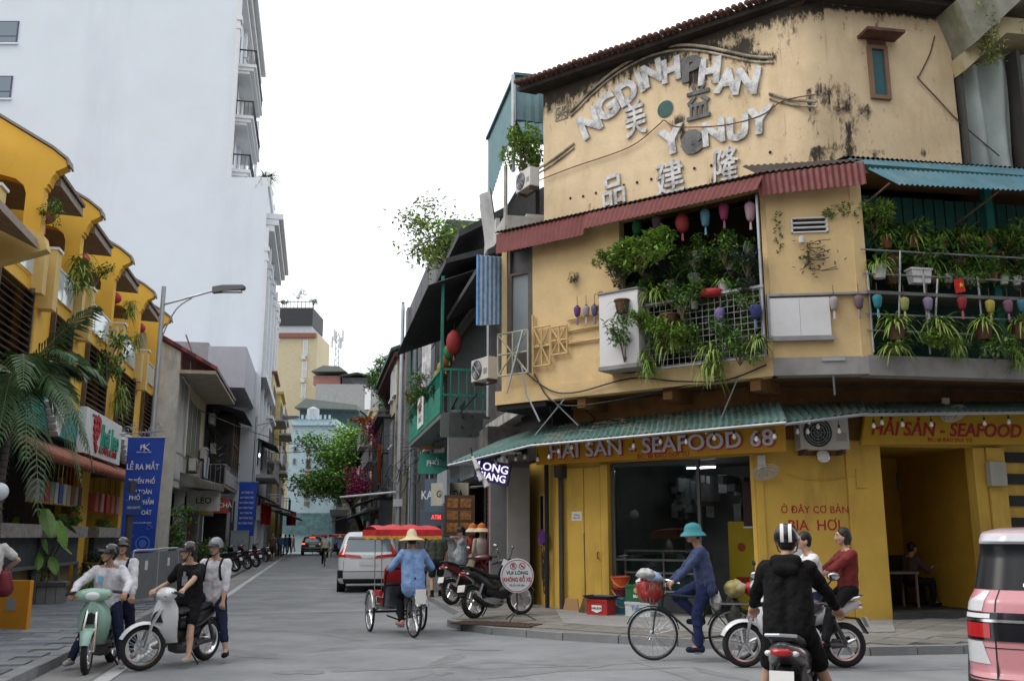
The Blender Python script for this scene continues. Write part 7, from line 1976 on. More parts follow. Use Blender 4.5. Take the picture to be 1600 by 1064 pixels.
def bicycle(t,frame_m,R=.335,wb=1.06,step=False):
 fa,ra = Vector((0,wb * .56,R)),Vector((0,-wb * .44,R));bb = Vector((0,0,.28));hd = Vector((0,wb * .40,.84));hd2 = Vector((0,wb * .43,.68));st = Vector((0,-.16,.80))
 wheel(t,'front_wheel',fa,R,.038,None,28);wheel(t,'rear_wheel',ra,R,.038,None,28)
 g = MB()
 for p,q in ((bb,hd2),(bb,st),(Vector((0,-.1,.6)) if step else st,hd),(hd2 + Vector((0,.01,-.02)),hd + Vector((0,-.01,.1)))): g.tube([p,q],.016,7)
 for s in (-1,1):
  o = Vector((s * .045,0,0));g.tube([ra + o,bb + o * .6],.009,5);g.tube([ra + o,st - Vector((0,0,.08))],.008,5);g.tube(smooth_path([fa + o,fa + o + Vector((0,-.05,.3)),hd2 + o * .4],3),.010,5)
 g.build('frame',frame_m,t)
 g = MB();h = hd + Vector((0,-.02,.16));g.tube(smooth_path([h + Vector((-.27,-.17,.0)),h + Vector((-.22,.0,.04)),h + Vector((0,.04,.02)),h + Vector((.22,.0,.04)),h + Vector((.27,-.17,.0))],4),.011,6);g.tube([hd,h],.014,6);g.build('handlebar',m_chrome,t)
 g = MB();g.loft([[(-w,y,z),(0,y,z + .02),(w,y,z),(0,y,z - .05)] for y,w,z in ((.02,.02,.90),(-.1,.05,.9),(-.24,.09,.91),(-.28,.06,.9))]);g.tube([st,(0,-.17,.88)],.013,6);g.build('saddle',m_black,t)
 g = MB();g.lathe([(.085,-.004),(.09,0),(.085,.004),(.02,.004)],20,bb,RX);g.tube([(-.06,0,.28),(-.07,.02,.12)],.011,5);g.tube([(.06,0,.28),(.07,-.02,.44)],.011,5);g.cbox((-.12,.02,.115),(.1,.08,.025));g.cbox((.12,-.02,.445),(.1,.08,.025));g.build('crank',m_steel,t)
 for c,nm in ((fa,'mudguard'),(ra,'mudguard')):
  g = MB();pts = [c + Vector((0,(R + .02) * cos(a),(R + .02) * sin(a))) for a in [radians(20 + 150 * k / 10) for k in range(11)]];g.tube(pts,.024,6,flat=.35);g.build(nm,frame_m,t)
 return fa,ra
def cyclo(label,loc,rz,group):
 t = thing('cyclo_rickshaw',label,'rickshaw',loc,rz,group);R = .33
 mcy = mat('cyclo_steel',(.40,.41,.42),.35,.8,var=.15);mred = mat('canopy_red',(.50,.022,.03),.6,var=.12,vscale=5);mred2 = mat('cyclo_red_vinyl',(.42,.02,.025),.45,var=.12)
 for x in (-.46,.46): wheel(t,'front_wheel',(x,1.25,R),R,.045,None,26)
 wheel(t,'rear_wheel',(0,0,R + .01),R + .01,.045,Matrix.Rotation(.12,4,'Z'),26)
 for x in (-.46,.46):
  g = MB();g.tube([(x,1.25 + (R + .03) * cos(a),R + (R + .03) * sin(a)) for a in [radians(15 + 150 * k / 9) for k in range(10)]],.035,6,flat=.3);g.build('mudguard',mcy,t)
 g = MB();g.tube([(0,(R + .03) * cos(a),R + (R + .03) * sin(a)) for a in [radians(0 + 150 * k / 9) for k in range(10)]],.035,6,flat=.3);g.build('mudguard',mcy,t)
 g = MB();g.box(-.085,.085,-.42,-.41,.55,.78);g.build('number_plate',m_white,t)
 g = MB()
 g.tube([(-.5,1.25,R),(.5,1.25,R)],.022,7);g.tube([(0,.0,R),(0,.28,.34),(0,1.2,.30)],.024,7);g.tube([(0,.25,.3),(0,.12,.86)],.02,7)
 for s in (-1,1): g.tube([(s * .05,0,R),(s * .04,.16,.78)],.013,5);g.tube([(s * .36,1.3,.36),(s * .36,.66,.46),(s * .34,.6,1.06)],.017,6);g.tube([(s * .28,.72,.3),(0,.95,.2),(0,1.2,.3)],.014,5)
 g.tube(smooth_path([(-.34,.58,.98),(-.3,.45,1.06),(0,.5,1.08),(.3,.45,1.06),(.34,.58,.98)],4),.018,7);g.build('frame',mat('cyclo_black',(.03,.03,.032),.4,.5),t)
 g = MB();g.box(-.36,.36,.66,.69,.46,.78);g.box(-.38,.38,.68,1.3,.40,.46);g.box(-.36,.36,.655,.70,.80,.84);g.build('tub',mat('cyclo_chrome_panel',(.25,.27,.29),.25,.85,var=.25,vscale=5),t,bevel=.01)
 g = MB();sloft(g,[(.70,0,.86,.33,.26),(.76,0,.88,.35,.28),(.82,0,.86,.33,.26)],16,4);g.box(-.35,.35,.80,1.25,.48,.58);g.build('seat_back',mred2,t,smooth=40)
 for s in (-1,1):
  g = MB();sloft(g,[(.72,s * .39,.66,.03,.05),(1.0,s * .41,.66,.035,.05),(1.22,s * .41,.62,.03,.05)],10,3);g.build('arm_rest',mred2,t,smooth=40)
 g = MB()
 for x in (-.38,.38):
  for y in (.74,1.3): g.tube([(x,y,.6),(x * 1.05,y,1.72)],.008,4)
 g.build('canopy_pole',mcy,t)
 g = MB();g.sheet(lambda i,j: ((-.56 + 1.12 * i),.42 + 1.2 * j,1.71 + .09 * sin(pi * j) ** .8 * (1 - .25 * (2 * i - 1) ** 2) + .012 * sin(i * 22) * sin(pi * j)),16,12);cv = g.build('canopy',mred,t,smooth=True)
 def skirt(z0,z1,m,nm,wav):
  g = MB();e = [(-.56,.42),(.56,.42),(.56,1.62),(-.56,1.62),(-.56,.42)]
  for (x0,y0),(x1,y1) in zip(e[:-1],e[1:]):
   g.sheet(lambda i,j: (x0 + (x1 - x0) * i + .012 * sin(40 * i) * (1 - j),y0 + (y1 - y0) * i + .012 * cos(40 * i) * (1 - j),(z0 + wav * sin(52 * i)) * (1 - j) + z1 * j + .03 * (1 if y0 == y1 else 0) * 0),26,2)
  g.build(nm,m,cv,smooth=True)
 skirt(1.615,1.715,mred,'valance',.0);skirt(1.56,1.613,mat('fringe_yellow',(.62,.33,.03),.8,var=.3,vscale=20),'fringe',.018)
 g = MB();g.lathe([(.09,-.004),(.09,.004)],16,(.07,.28,.30),RX);g.tube([(-.09,.28,.30),(-.1,.3,.16)],.012,5);g.tube([(.09,.28,.3),(.1,.26,.44)],.012,5);g.cbox((-.14,.3,.155),(.1,.08,.025));g.cbox((.14,.26,.445),(.1,.08,.025));g.build('crank',m_steel,t)
 g = MB();g.ball((0,.1,.93),(.10,.14,.045),12,6);g.build('saddle',m_black,t,smooth=True)
 return t
# ---------------------------------------------------------------- cars: stacked plan outlines
class Car:
 """levels: (z, y_rear, y_front, half width, corner radius, corner exponent)"""
 def __init__(self,levels):
  self.L = levels
 def at(self,z):
  L = self.L
  if z <= L[0][0]: return L[0]
  for a,b in zip(L[:-1],L[1:]):
   if z <= b[0]:
    t = (z - a[0]) / (b[0] - a[0]);return tuple(a[k] + (b[k] - a[k]) * t for k in range(5))
  return L[-1]
 def pt(self,s,z,o=0.0):
  """s in [0,4): 0..1 rear from left to right, 1..2 right side, 2..3 front, 3..4 left side"""
  s %= 4;z_,yr,yf,hw,r = self.at(z);cy,hl = (yr + yf) / 2,(yf - yr) / 2
  k = int(s) % 4;f = s - int(s)
  a0 = {0: (-hw,yr),1: (hw,yr),2: (hw,yf),3: (-hw,yf)}[k];a1 = {0: (hw,yr),1: (hw,yf),2: (-hw,yf),3: (-hw,yr)}[k]
  x,y = a0[0] + (a1[0] - a0[0]) * f,a0[1] + (a1[1] - a0[1]) * f
  dx,dy = hw - abs(x),hl - abs(y - cy);sx,sy = (1 if x > 0 else -1),(1 if y > cy else -1)
  nx,ny = {0: (0,-1),1: (1,0),2: (0,1),3: (-1,0)}[k]
  if dx < r and dy < r:
   cxr,cyr = sx * (hw - r),cy + sy * (hl - r);vx,vy = x - cxr,y - cyr;l = hypot(vx,vy) + 1e-9;x,y,nx,ny = cxr + vx / l * r,cyr + vy / l * r,vx / l,vy / l
  elif k in (0,2): y += sy * .035 * max(0,1 - (x / (hw - r)) ** 2)
  return Vector((x + nx * o,y + ny * o,z))
 def shell(self,mb,z0=None,z1=None,sub=5):
  zs = []
  for a,b in zip(self.L[:-1],self.L[1:]):
   for k in range(sub): zs.append(a[0] + (b[0] - a[0]) * k / sub)
  zs.append(self.L[-1][0]);n = 160
  return mb.loft([[self.pt(4 * k / n + .0001,z) for k in range(n)] for z in zs])
 def patch(self,mb,s0,s1,z0,z1,o=.006,n=14,m=6,th=.004):
  f = lambda oo: [[self.pt(s0 + (s1 - s0) * i / n,z0 + (z1 - z0) * j / m,oo) for i in range(n + 1)] for j in range(m + 1)]
  a,b = f(o),f(o - .02)
  return mb.loft([[*a[j],*reversed(b[j])] for j in range(m + 1)])
 def poly(self,mb,pts,o=.008):
  """quads given as four (s, z) corners, subdivided"""
  n = 26
  def fn(i,j):
   s = (pts[0][0] * (1 - i) + pts[1][0] * i) * (1 - j) + (pts[3][0] * (1 - i) + pts[2][0] * i) * j;z = (pts[0][1] * (1 - i) + pts[1][1] * i) * (1 - j) + (pts[3][1] * (1 - i) + pts[2][1] * i) * j
   return self.pt(s,z,o)
  mb.sheet(fn,n,n);return mb
def car_common(t,C,R,yr,yf,hw,col,dark):
 for nm,y in (('rear_wheel',yr),('front_wheel',yf)):
  for s in (-1,1):
   g = MB();g.lathe([(.001,-.12),(R * .6,-.12),(R,-.09),(R,.09),(R * .6,.12),(.001,.12)],26,(s * (hw - .11),y,R),RX);w = g.build('wheel',m_rubber,t,smooth=40)
   g = MB();g.lathe([(R * .62,.0),(R * .6,.02),(.05,.01),(.001,.015)],20,(s * (hw + .012),y,R),RX if s > 0 else Matrix.Rotation(-pi / 2,3,'Y'));g.build('rim',m_steel,w)
   g = MB();g.lathe([(R * 1.02,-.03),(R * 1.16,-.03),(R * 1.16,.012),(R * 1.02,.012)],24,(s * (hw),y,R + .02),RX);g.build('wheel_arch',dark,t)
# white people carrier seen from behind
m_cw = paint('car_white',(.66,.67,.69));m_cb = paint('car_black',(.02,.022,.026));m_cp = paint('car_pink',(.62,.27,.30));m_cs = paint('car_silver',(.55,.57,.60))
x,y = gp(574,926);t = thing('white_car','white people carrier driving away behind the rickshaw','car',(x,y,0),STREET_RZ - .04)
C = Car([(.26,.10,4.3,.80,.2),(.34,.0,4.45,.86,.25),(.55,-.03,4.5,.875,.28),(.85,.02,4.45,.875,.28),(1.08,.06,4.2,.87,.26),(1.13,.10,3.5,.85,.25),(1.40,.30,2.9,.78,.25),(1.62,.46,2.6,.70,.25),(1.72,.55,2.3,.60,.3),(1.745,.9,2.0,.40,.3)])
g = MB();C.shell(g);g.build('body',m_cw,t,smooth=50)
g = MB();C.patch(g,.06,.94,1.16,1.54);g.build('rear_window',m_skyglass,t,smooth=50)
for a,b in ((3.1,3.92),(1.08,1.9)):
 g = MB();C.patch(g,a,b,1.15,1.52);g.build('side_window',m_glass,t,smooth=50)
g = MB();C.patch(g,.05,.95,1.60,1.66,.10,m=2);g.build('roof_spoiler',m_cw,t,smooth=50);g = MB();g.box(-.2,.2,.36,.42,1.60,1.63);g.build('brake_light',m_redl,t)
for sg in (0,1):
 fx = (lambda s: s) if sg == 0 else (lambda s: 1 - s)
 g = MB();C.poly(g,[(fx(.03),1.02),(fx(.40),.98),(fx(.36),1.06),(fx(.03),1.12)]);C.poly(g,[(fx(-.08),1.02),(fx(.10),1.02),(fx(.10),1.40),(fx(.06),1.40)]);g.build('tail_light',m_redl,t,smooth=True)
 g = MB();C.poly(g,[(fx(-.10),.42),(fx(.08),.42),(fx(.08),.64),(fx(-.06),.64)],.012);g.build('bumper_inset',m_black,t)
g = MB();C.patch(g,.1,.9,.62,.72,.03,m=3);g.build('tailgate_ledge',m_cw,t,smooth=50)
g = MB();C.patch(g,.08,.92,.26,.40,.012);g.build('skid_plate',m_black,t);g = MB();g.box(-.26,.26,-.045,-.03,.78,.90);g.build('number_plate',m_white,t)
g = MB()
for s0,s1,z0,z1 in ((.085,.090,.62,1.12),(.91,.915,.62,1.12),(.085,.915,.605,.613),(.2,.8,.965,.972)): C.patch(g,s0,s1,z0,z1,.004,m=2)
g.build('panel_gap',m_black,t)
g = MB();g.tube([(-.5,.42,1.5),(-.1,.28,1.3)],.01,4);g.build('wiper',m_black,t)
car_common(t,C,.33,.85,3.5,.86,m_cw,m_black)
# black car far ahead with lights on
x,y = gp(487,867.5);t = thing('black_car','black car with red brake lights far down the street','car',(x,y,0),STREET_RZ)
C = Car([(.28,.1,4.3,.82,.2),(.5,-.02,4.5,.90,.3),(.9,.0,4.5,.91,.3),(1.06,.06,4.2,.89,.3),(1.12,.12,3.4,.86,.3),(1.45,.42,2.8,.74,.3),(1.62,.7,2.3,.6,.3),(1.66,1.0,2.0,.4,.3)])
g = MB();C.shell(g);g.build('body',m_cb,t,smooth=50);g = MB();C.patch(g,.08,.92,1.14,1.48);g.build('rear_window',m_skyglass,t)
m_lit = mat('lit_brake_lamp',(1,.10,.05),.4,emit=2.0,var=0)
for s0,s1 in ((-.04,.16),(.84,1.04)):
 g = MB();C.patch(g,s0,s1,.93,1.04);g.build('tail_light',m_lit,t)
g = MB();C.patch(g,.3,.7,1.50,1.54,.02,m=2);g.build('brake_light',m_lit,t)
g = MB();C.patch(g,.02,.98,.62,.70);C.patch(g,.02,.98,.42,.47);g.build('trim_strip',m_steel,t);g = MB();g.box(-.26,.26,-.06,-.04,.74,.86);g.build('number_plate',m_white,t)
car_common(t,C,.36,.85,3.6,.9,m_cb,m_black)
x,y = gp(463,861);t = thing('pale_car','small pale car partly hidden beyond the black car','car',(x - 1.2,y + 6,0),STREET_RZ);C = Car([(.28,.1,3.8,.76,.2),(.5,0,4,.82,.3),(.9,0,4,.82,.3),(1.0,.1,3.4,.8,.3),(1.4,.5,2.6,.66,.3),(1.48,1,2,.4,.3)])
g = MB();C.shell(g);g.build('body',m_cs,t,smooth=50);g = MB();C.patch(g,.1,.9,1.03,1.34);g.build('rear_window',m_glass,t);car_common(t,C,.3,.7,3.2,.8,m_cs,m_black)
# pink and white electric car at the frame's edge
t = thing('pink_car','boxy pink and white car with a silver roof, cut by the frame','car',(4.22,7.12,0),radians(-30))
C = Car([(.20,.08,3.2,.80,.25),(.26,-.02,3.35,.86,.28),(.55,-.06,3.4,.88,.28),(.60,-.02,3.4,.875,.28),(.80,.0,3.4,.87,.26),(.98,.02,3.35,.865,.25),(1.12,.06,3.2,.84,.25),(1.20,.13,2.6,.80,.25),(1.52,.26,2.2,.735,.22),(1.56,.22,2.1,.74,.22),(1.635,.26,2.0,.72,.25),(1.67,.45,1.9,.6,.3),(1.68,.8,1.7,.4,.3)])
g = MB();C.shell(g);g.build('body',m_cp,t,smooth=50)
g = MB();C.patch(g,-.3,1.3,1.545,1.66,.006,n=120);g.build('roof',m_cs,t,smooth=50)
g = MB();C.patch(g,-.35,1.35,1.20,1.54,.006,n=120);g.build('rear_window',mat('tinted_glass',(.012,.013,.016),.25,var=0,spec=.25),t,smooth=50)
g = MB();C.patch(g,-.05,1.05,.83,1.035,.012,n=90);bar = g.build('light_bar',mat('gloss_black',(.012,.012,.016),.15,var=0,coat=.4),t,smooth=50)
g = MB();C.patch(g,-.05,1.05,.965,.985,.022,m=1,n=90);g.build('chrome_strip',m_chrome,bar,smooth=50)
for s0,s1 in ((-.045,.10),(.90,1.045)):
 g = MB();C.patch(g,s0,s1,.85,.955,.018);g.build('tail_light',m_redl,bar,smooth=50);g = MB();C.patch(g,s0,s1,.992,1.025,.018);g.build('turn_lens',m_clear,bar,smooth=50)
for sg in (0,1):
 fx = (lambda s: s) if sg == 0 else (lambda s: 1 - s)
 g = MB();C.poly(g,[(fx(-.12),1.04),(fx(.05),1.04),(fx(.07),1.19),(fx(.02),1.19)],.005);C.poly(g,[(fx(-.12),.66),(fx(.09),.66),(fx(.05),.82),(fx(-.10),.82)],.005);g.build('white_corner',m_cw,t,smooth=True)
g = MB();C.patch(g,-.25,1.25,.20,.54,.012,n=90);g.build('bumper',mat('dark_bumper',(.028,.03,.036),.55),t,smooth=50)
g = MB()
for s0,s1,z0,z1 in ((.115,.121,.56,.83),(.115,.121,1.04,1.2),(.02,.98,.775,.781),(-.3,1.3,.553,.562)): C.patch(g,s0,s1,z0,z1,.0035,n=60,m=2)
g.build('panel_gap',m_black,t)
g = MB();C.patch(g,.1,.9,.42,.50,.018);g.build('bumper_slot',m_black,t);g = MB();C.patch(g,.22,.36,1.225,1.25,.012,m=1);g.build('badge',m_chrome,t)
car_common(t,C,.33,.62,2.7,.87,m_cp,m_black)
# scooters and motorbikes
def ride(front,rear):
 f,r = Vector((*front,0)),Vector((*rear,0));d = (f - r).normalized();return r + d * .62,atan2(d.y,d.x) - pi / 2
p1,r1 = ride((-5.06,11.72),(-5.22,12.96));p2,r2 = ride((-4.46,11.98),(-4.04,13.15));p3,r3 = ride((2.93,12.42),(4.16,12.40));p4,r4 = (2.36,8.3,0),radians(-22)
m_mint = paint('mint',(.26,.43,.35));m_sw = paint('scooter_white',(.66,.67,.69));m_sg = paint('graphite',(.07,.075,.08));m_sb = paint('scooter_black',(.018,.018,.02))
scooter('mint green scooter stopped with two white-shirted riders',p1,r1,m_mint,.12,False,.02,'scooters with riders',spokes=5,size=.91)
scooter('white scooter with a spoked front wheel turned aside',p2,r2,m_sw,-.62,False,-.03,'scooters with riders',spokes=28,R=.30,tail=m_sb,size=.91)
scooter('white scooter with grey lower panels seen side-on',p3,r3,m_sw,.05,True,0,'scooters with riders',spokes=5)
scooter('dark grey scooter with a red tail lamp under the hooded rider',p4,r4,m_sg,.05,True,.0,'scooters with riders')
a_,b_ = gp(741,976),gp(846,966);pm1 = Vector((*a_,.11));d = (Vector((*b_,.11)) - pm1).normalized()
scooter('black motorbike parked behind the round sign',pm1 + d * .62,atan2(d.y,d.x) - pi / 2,m_sb,-.35,True,-.10,'motorbikes parked at the corner',True,5,.30)
a_,b_ = gp(706,953),gp(800,946);pm2 = Vector((*a_,.11));d = (Vector((*b_,.11)) - pm2).normalized()
scooter('black motorbike with a dull red seat side parked behind the first',pm2 + d * .62,atan2(d.y,d.x) - pi / 2,paint('maroon',(.10,.015,.02)),.5,True,-.10,'motorbikes parked at the corner',True,5,.29)
for k,(u,v,rz,c,lb) in enumerate(((348,893,1.25,m_sb,'black scooter with a bare white mirror parked by the maroon door'),(385,886,1.1,paint('wine',(.09,.012,.02)),'wine red scooter parked beside the small banner'),(370,889,1.15,m_sb,'dark scooter squeezed between the black and the wine red one'),(404,878,1.0,m_sg,'grey scooter parked beyond the wine red one'),(414,873,.95,m_sb,'last dark scooter before the pedestrians'),(338,886,1.3,m_sw,'scooter with a pale front parked against the house wall'))):
 x,y = gp(u,v,.13);scooter(lb,(x,y,.13),rz,c,.4,True,-.12,'scooters parked on the pavement',False,5)
# cyclist's old bicycle
t = thing('bicycle','old green bicycle with a loaded basket and rack','bicycle',(2.46,13.05,0),radians(84));mgb = mat('old_green_paint',(.03,.06,.05),.6,.3,var=.3)
fa,ra = bicycle(t,mgb)
g = MB()
for k in range(12):
 a = k * pi / 6;g.tube([(.17 * cos(a),.62 + .12 * sin(a),1.0),(.13 * cos(a),.62 + .09 * sin(a),.74)],.006,4)
for z,q in ((.74,.76),(.82,.84),(.91,.92),(1.0,1)): g.lathe([(.17 * q - .005,-.004),(.17 * q + .005,.004)],14,(0,.62,z))
g.build('basket',m_steel,t)
g = MB();g.box(-.07,.07,-.82,-.2,.72,.74)
for s in (-1,1): g.tube([(s * .07,-.75,.73),(s * .05,ra.y,.34)],.008,4)
g.build('rear_rack',m_steel,t)
def bag(label,w,r,m,sq=.8,nm='bag',rz=0):
 g = MB();rr = random.Random(label)
 g.sheet(lambda i,j: tuple(Vector((r[0] * cos(2 * pi * i) * sin(pi * j * .98 + .02),r[1] * sin(2 * pi * i) * sin(pi * j * .98 + .02),-r[2] * cos(pi * j))) * (1 + .34 * noise.noise(Vector((3 * cos(2 * pi * i),3 * sin(2 * pi * i),4 * j + len(label)))))),18,12);o = g.build(nm,m,smooth=True);o.location = w;o.rotation_euler = (0,0,rz);tag(o,label,'bag');return o
bm = t.matrix_basis.copy();BW = Matrix.Translation(t.location) @ Matrix.Rotation(radians(84),4,'Z')
bag('red and gold parcel filling the bicycle basket',BW @ Vector((0,.62,.90)),(.17,.15,.17),mat('parcel_red',(.38,.03,.03),.5,var=.5,vscale=7,stain=(.6,.3,.05),sscale=6,samt=.5))
bag('pale blue plastic bag on top of the basket parcel',BW @ Vector((.02,.58,1.06)),(.15,.15,.08),mat('bag_blue',(.35,.45,.60),.4,var=.3,vscale=8));bag('clear plastic bag bulging from the bicycle basket',BW @ Vector((-.02,.66,1.11)),(.13,.17,.07),mat('bag_clear',(.50,.51,.51),.3,var=.3,vscale=9))
bag('yellow and white bundle on the bicycle rack',BW @ Vector((0,-.5,.92)),(.14,.19,.11),mat('bundle_yellow',(.36,.30,.10),.6,var=.4,vscale=7,stain=(.7,.7,.68),sscale=5,samt=.5));bag('dark net bag hanging at the side of the bicycle rack',BW @ Vector((.13,-.48,.62)),(.10,.2,.2),mat('bag_net',(.10,.10,.08),.8,var=.6,vscale=8));bag('small red bag tied behind the yellow bundle',BW @ Vector((0,-.72,.92)),(.1,.1,.09),m_red);bag('white bag hanging at the front of the bicycle rack',BW @ Vector((.1,-.26,.74)),(.08,.12,.14),m_white)
cy = cyclo('red canopied rickshaw pedalled by a man in a straw hat',(*gp(646,996),0),radians(20),'cyclo rickshaws')
for k,(u,v,rz,lb) in enumerate(((531,871,.2,'rickshaw with a faded red canopy beside the black car'),(549,870,.15,'rickshaw beside the white car in the far group'),(500,866,.2,'rickshaw half hidden behind the cyclist far ahead'))):
 copy_thing(cy,(*gp(u,v),0),STREET_RZ + rz,lb,None,None,{'canopy': mat('canopy_faded',(.50,.12,.14),.7,var=.15)})
t = thing('bicycle','bicycle ridden away down the middle of the street','bicycle',(*gp(507,884),0),STREET_RZ);bicycle(t,m_black)
bag('yellow and blue bundle on the far bicycle rack',Vector((*gp(507,884),.95)) ,(.25,.2,.2),mat('bundle_lime',(.45,.45,.05),.6,var=.5,vscale=5,stain=(.05,.12,.35),sscale=3,samt=.6))
# ================================================================== people
def cloth(nm,c,**k):
 return mat('cloth_' + nm,c,.88,var=.14,vscale=7,bump=.35,bscale=22,spec=.2,**k)
m_skin = mat('skin',(.42,.24,.155),.55,var=.08,vscale=8);m_skin2 = mat('skin_pale',(.50,.31,.22),.55,var=.07,vscale=8);m_hair = mat('black_hair',(.012,.010,.009),.5,var=.3,vscale=20)
m_helm = mat('helmet_black',(.014,.015,.017),.25,var=.05,coat=.5);m_lip = mat('lips',(.30,.10,.08),.5);m_eye = mat('eye_dark',(.02,.015,.012),.3)
_fold = bpy.data.textures.new('folds','CLOUDS');_fold.noise_scale = .09;_fold.noise_depth = 2
def skinmesh(mb,name,m,par,vox,sm=4,fold=0):
 o = mb.build(name,m,par,fixn=False)
 r = o.modifiers.new('join','REMESH');r.mode = 'VOXEL';r.voxel_size = vox;r.use_smooth_shade = True
 s = o.modifiers.new('smooth','SMOOTH');s.factor = .5;s.iterations = sm
 if fold:
  d = o.modifiers.new('fold','DISPLACE');d.texture = _fold;d.strength = fold;d.mid_level = .5;d.texture_coords = 'LOCAL'
 return o
def ik(a,c,l1,l2,pole):
 d = c - a;L = min(d.length,(l1 + l2) * .998);u = d.normalized();c = a + u * L
 x = (l1 * l1 - l2 * l2 + L * L) / (2 * L);h = sqrt(max(0,l1 * l1 - x * x));n = pole - u * pole.dot(u)
 return a + u * x + n.normalized() * h,c
def person(label,loc,rz,pel=(0,0,.92),lean=4,yaw=0,head=(0,0),lh=None,rh=None,lf=None,rf=None,shirt='white',trousers='navy',sleeve='long',legs='long',shoes='grey',hat=None,hair=True,
     h=1.68,skin=None,fine=True,fat=0.0,group=None,extra=None,kp=None,ep=None,size=1,sw=.175,loose=0,roll=0,sock=None,hairlen=0):
 t = thing('person',label,'person',loc,rz,group,scale=size);k = h / 1.70;V = Vector
 R = Matrix.Rotation(radians(yaw),3,'Z') @ Matrix.Rotation(radians(-lean),3,'X') @ Matrix.Rotation(radians(roll),3,'Y');P = V(pel)
 T = lambda x,y,z: P + R @ (V((x,y,z)) * k)
 chest,nb = T(0,.01,.32),T(0,.0,.50);hd = nb + (R @ V((0,.045,.155))) * k
 HR = Matrix.Rotation(rz * 0,3,'Z') @ Matrix.Rotation(radians(yaw + head[0]),3,'Z') @ Matrix.Rotation(radians(-head[1]),3,'X');Hh = lambda x,y,z: hd + HR @ (V((x,y,z)) * k)
 hand,foot = {},{}
 vox = .0095 if fine else .016
 B,S,Tr,Sh = MB(),MB(),MB(),MB();o = .016
 # torso
 for s in (-1,1):
  B.capsule(T(s * .055,0,.02),T(s * .07,0,.34),.095 * k,.095 * k);S.capsule(T(s * (.055 + fat * .3),fat * .25,.0 - loose * .07),T(s * .075,.0,.36),(.105 + o + fat * .6 + loose * .014) * k,(.105 + o) * k,12)
  S.capsule(T(s * .07,0,.38),T(s * (sw - .01),-.005,.425),(.085 + o * .5) * k,(.062 + o) * k,10);B.capsule(T(s * .03,-.01,.47),T(s * sw,0,.42),.05 * k,.06 * k)
  Tr.capsule(T(s * .05,-.01,-.03),T(s * .06,0,.03),(.105 + o) * k,(.085 + o) * k)
 if fat: S.capsule(T(0,.06,.12),T(0,.04,.28),(.13 + fat) * k,.11 * k,12)
 S.capsule(nb + R @ V((0,0,-.07)) * k,nb + R @ V((0,.0,-.025)) * k,.085 * k,.062 * k)
 B.capsule(nb - R @ V((0,0,.05)) * k,hd - HR @ V((0,.02,.05)) * k,.056 * k,.052 * k)
 # head
 for c,r in (((0,-.012,.035),(.076,.092,.088)),((0,.022,-.02),(.066,.072,.085)),((0,.05,-.072),(.038,.036,.032)),((0,.078,.012),(.05,.022,.045))): B.ball(Hh(*c),[q * k for q in r],14,10,HR)
 B.capsule(Hh(0,.092,.01),Hh(0,.108,-.028),.010 * k,.016 * k,8)
 for s in (-1,1): B.ball(Hh(s * .078,-.008,-.008),[.010 * k,.022 * k,.034 * k],8,6,HR);B.ball(Hh(s * .035,.075,-.02),[.024 * k,.016 * k,.02 * k],8,6,HR)
 # arms
 for s,tgt in ((-1,lh),(1,rh)):
  sh = T(s * sw,0,.415);tgt = V(tgt) if tgt else sh + V((s * .08,.06,-.53)) * k
  pole = V(ep[0 if s < 0 else 1]) if ep else V((s * .55,-.8,-.45));el,wr = ik(sh,tgt,.285 * k,.25 * k,pole);hand[s] = wr
  B.capsule(sh,el,.048 * k,.038 * k);B.capsule(el,el.lerp(wr,.35),.038 * k,.041 * k);B.capsule(el.lerp(wr,.3),wr,.041 * k,.027 * k)
  d = (wr - el).normalized();sd_ = d.cross(V((0,0,1)));sd_ = sd_.normalized() if sd_.length > .2 else V((1,0,0));pn = d.cross(sd_).normalized();pn = -pn if pn.z > 0 else pn
  pc = wr + d * .075 * k;B.capsule(wr,pc + sd_ * .018 * k,.026 * k,.024 * k);B.capsule(wr,pc - sd_ * .02 * k,.026 * k,.022 * k)
  for f,L in ((-.034,.85),(-.011,1.0),(.012,.97),(.034,.78)):
   a = pc + sd_ * f * k;b = a + (d * .036 + pn * .022) * k * L;c2 = b + (d * .004 + pn * .036) * k * L;B.capsule(a,b,.0105 * k,.010 * k,6);B.capsule(b,c2,.010 * k,.0085 * k,6)
  a = wr + d * .03 * k - sd_ * s * .026 * k;b = a + (d * .03 - sd_ * s * .026 + pn * .012) * k;B.capsule(a,b,.012 * k,.011 * k,6);B.capsule(b,b + (d * .024 + pn * .018) * k,.011 * k,.009 * k,6)
  q = {'long': .93,'roll': .35,'short': 0}[sleeve]
  S.capsule(sh,el if q else sh.lerp(el,.62),(.058 + o) * k,(.046 + o * .8) * k if q else (.058 + o) * k)
  if q: S.capsule(el,el.lerp(wr,q),(.045 + o * .8) * k,(.034 + o * .7) * k)
 # legs
 for s,tgt in ((-1,lf),(1,rf)):
  hp = P + Matrix.Rotation(radians(yaw),3,'Z') @ (V((s * .09,0,-.01)) * k);tgt = V(tgt) if tgt else V((P.x + s * .10,P.y,.085 * k))
  pole = V(kp[0 if s < 0 else 1]) if kp else V((s * .12,1,.25));kn,an = ik(hp,tgt,.425 * k,.41 * k,pole);foot[s] = an
  B.capsule(hp,kn,.078 * k,.052 * k);B.capsule(kn,kn.lerp(an,.4) + (kn - an).cross(V((1,0,0))).normalized() * .012 * k,.05 * k,.053 * k);B.capsule(kn.lerp(an,.4),an,.052 * k,.034 * k)
  fd = Matrix.Rotation(radians(yaw),3,'Z') @ V((s * .22,1,0)).normalized();toe = an + fd * .15 * k - V((0,0,.045 * k));hl = an - fd * .035 * k - V((0,0,.042 * k))
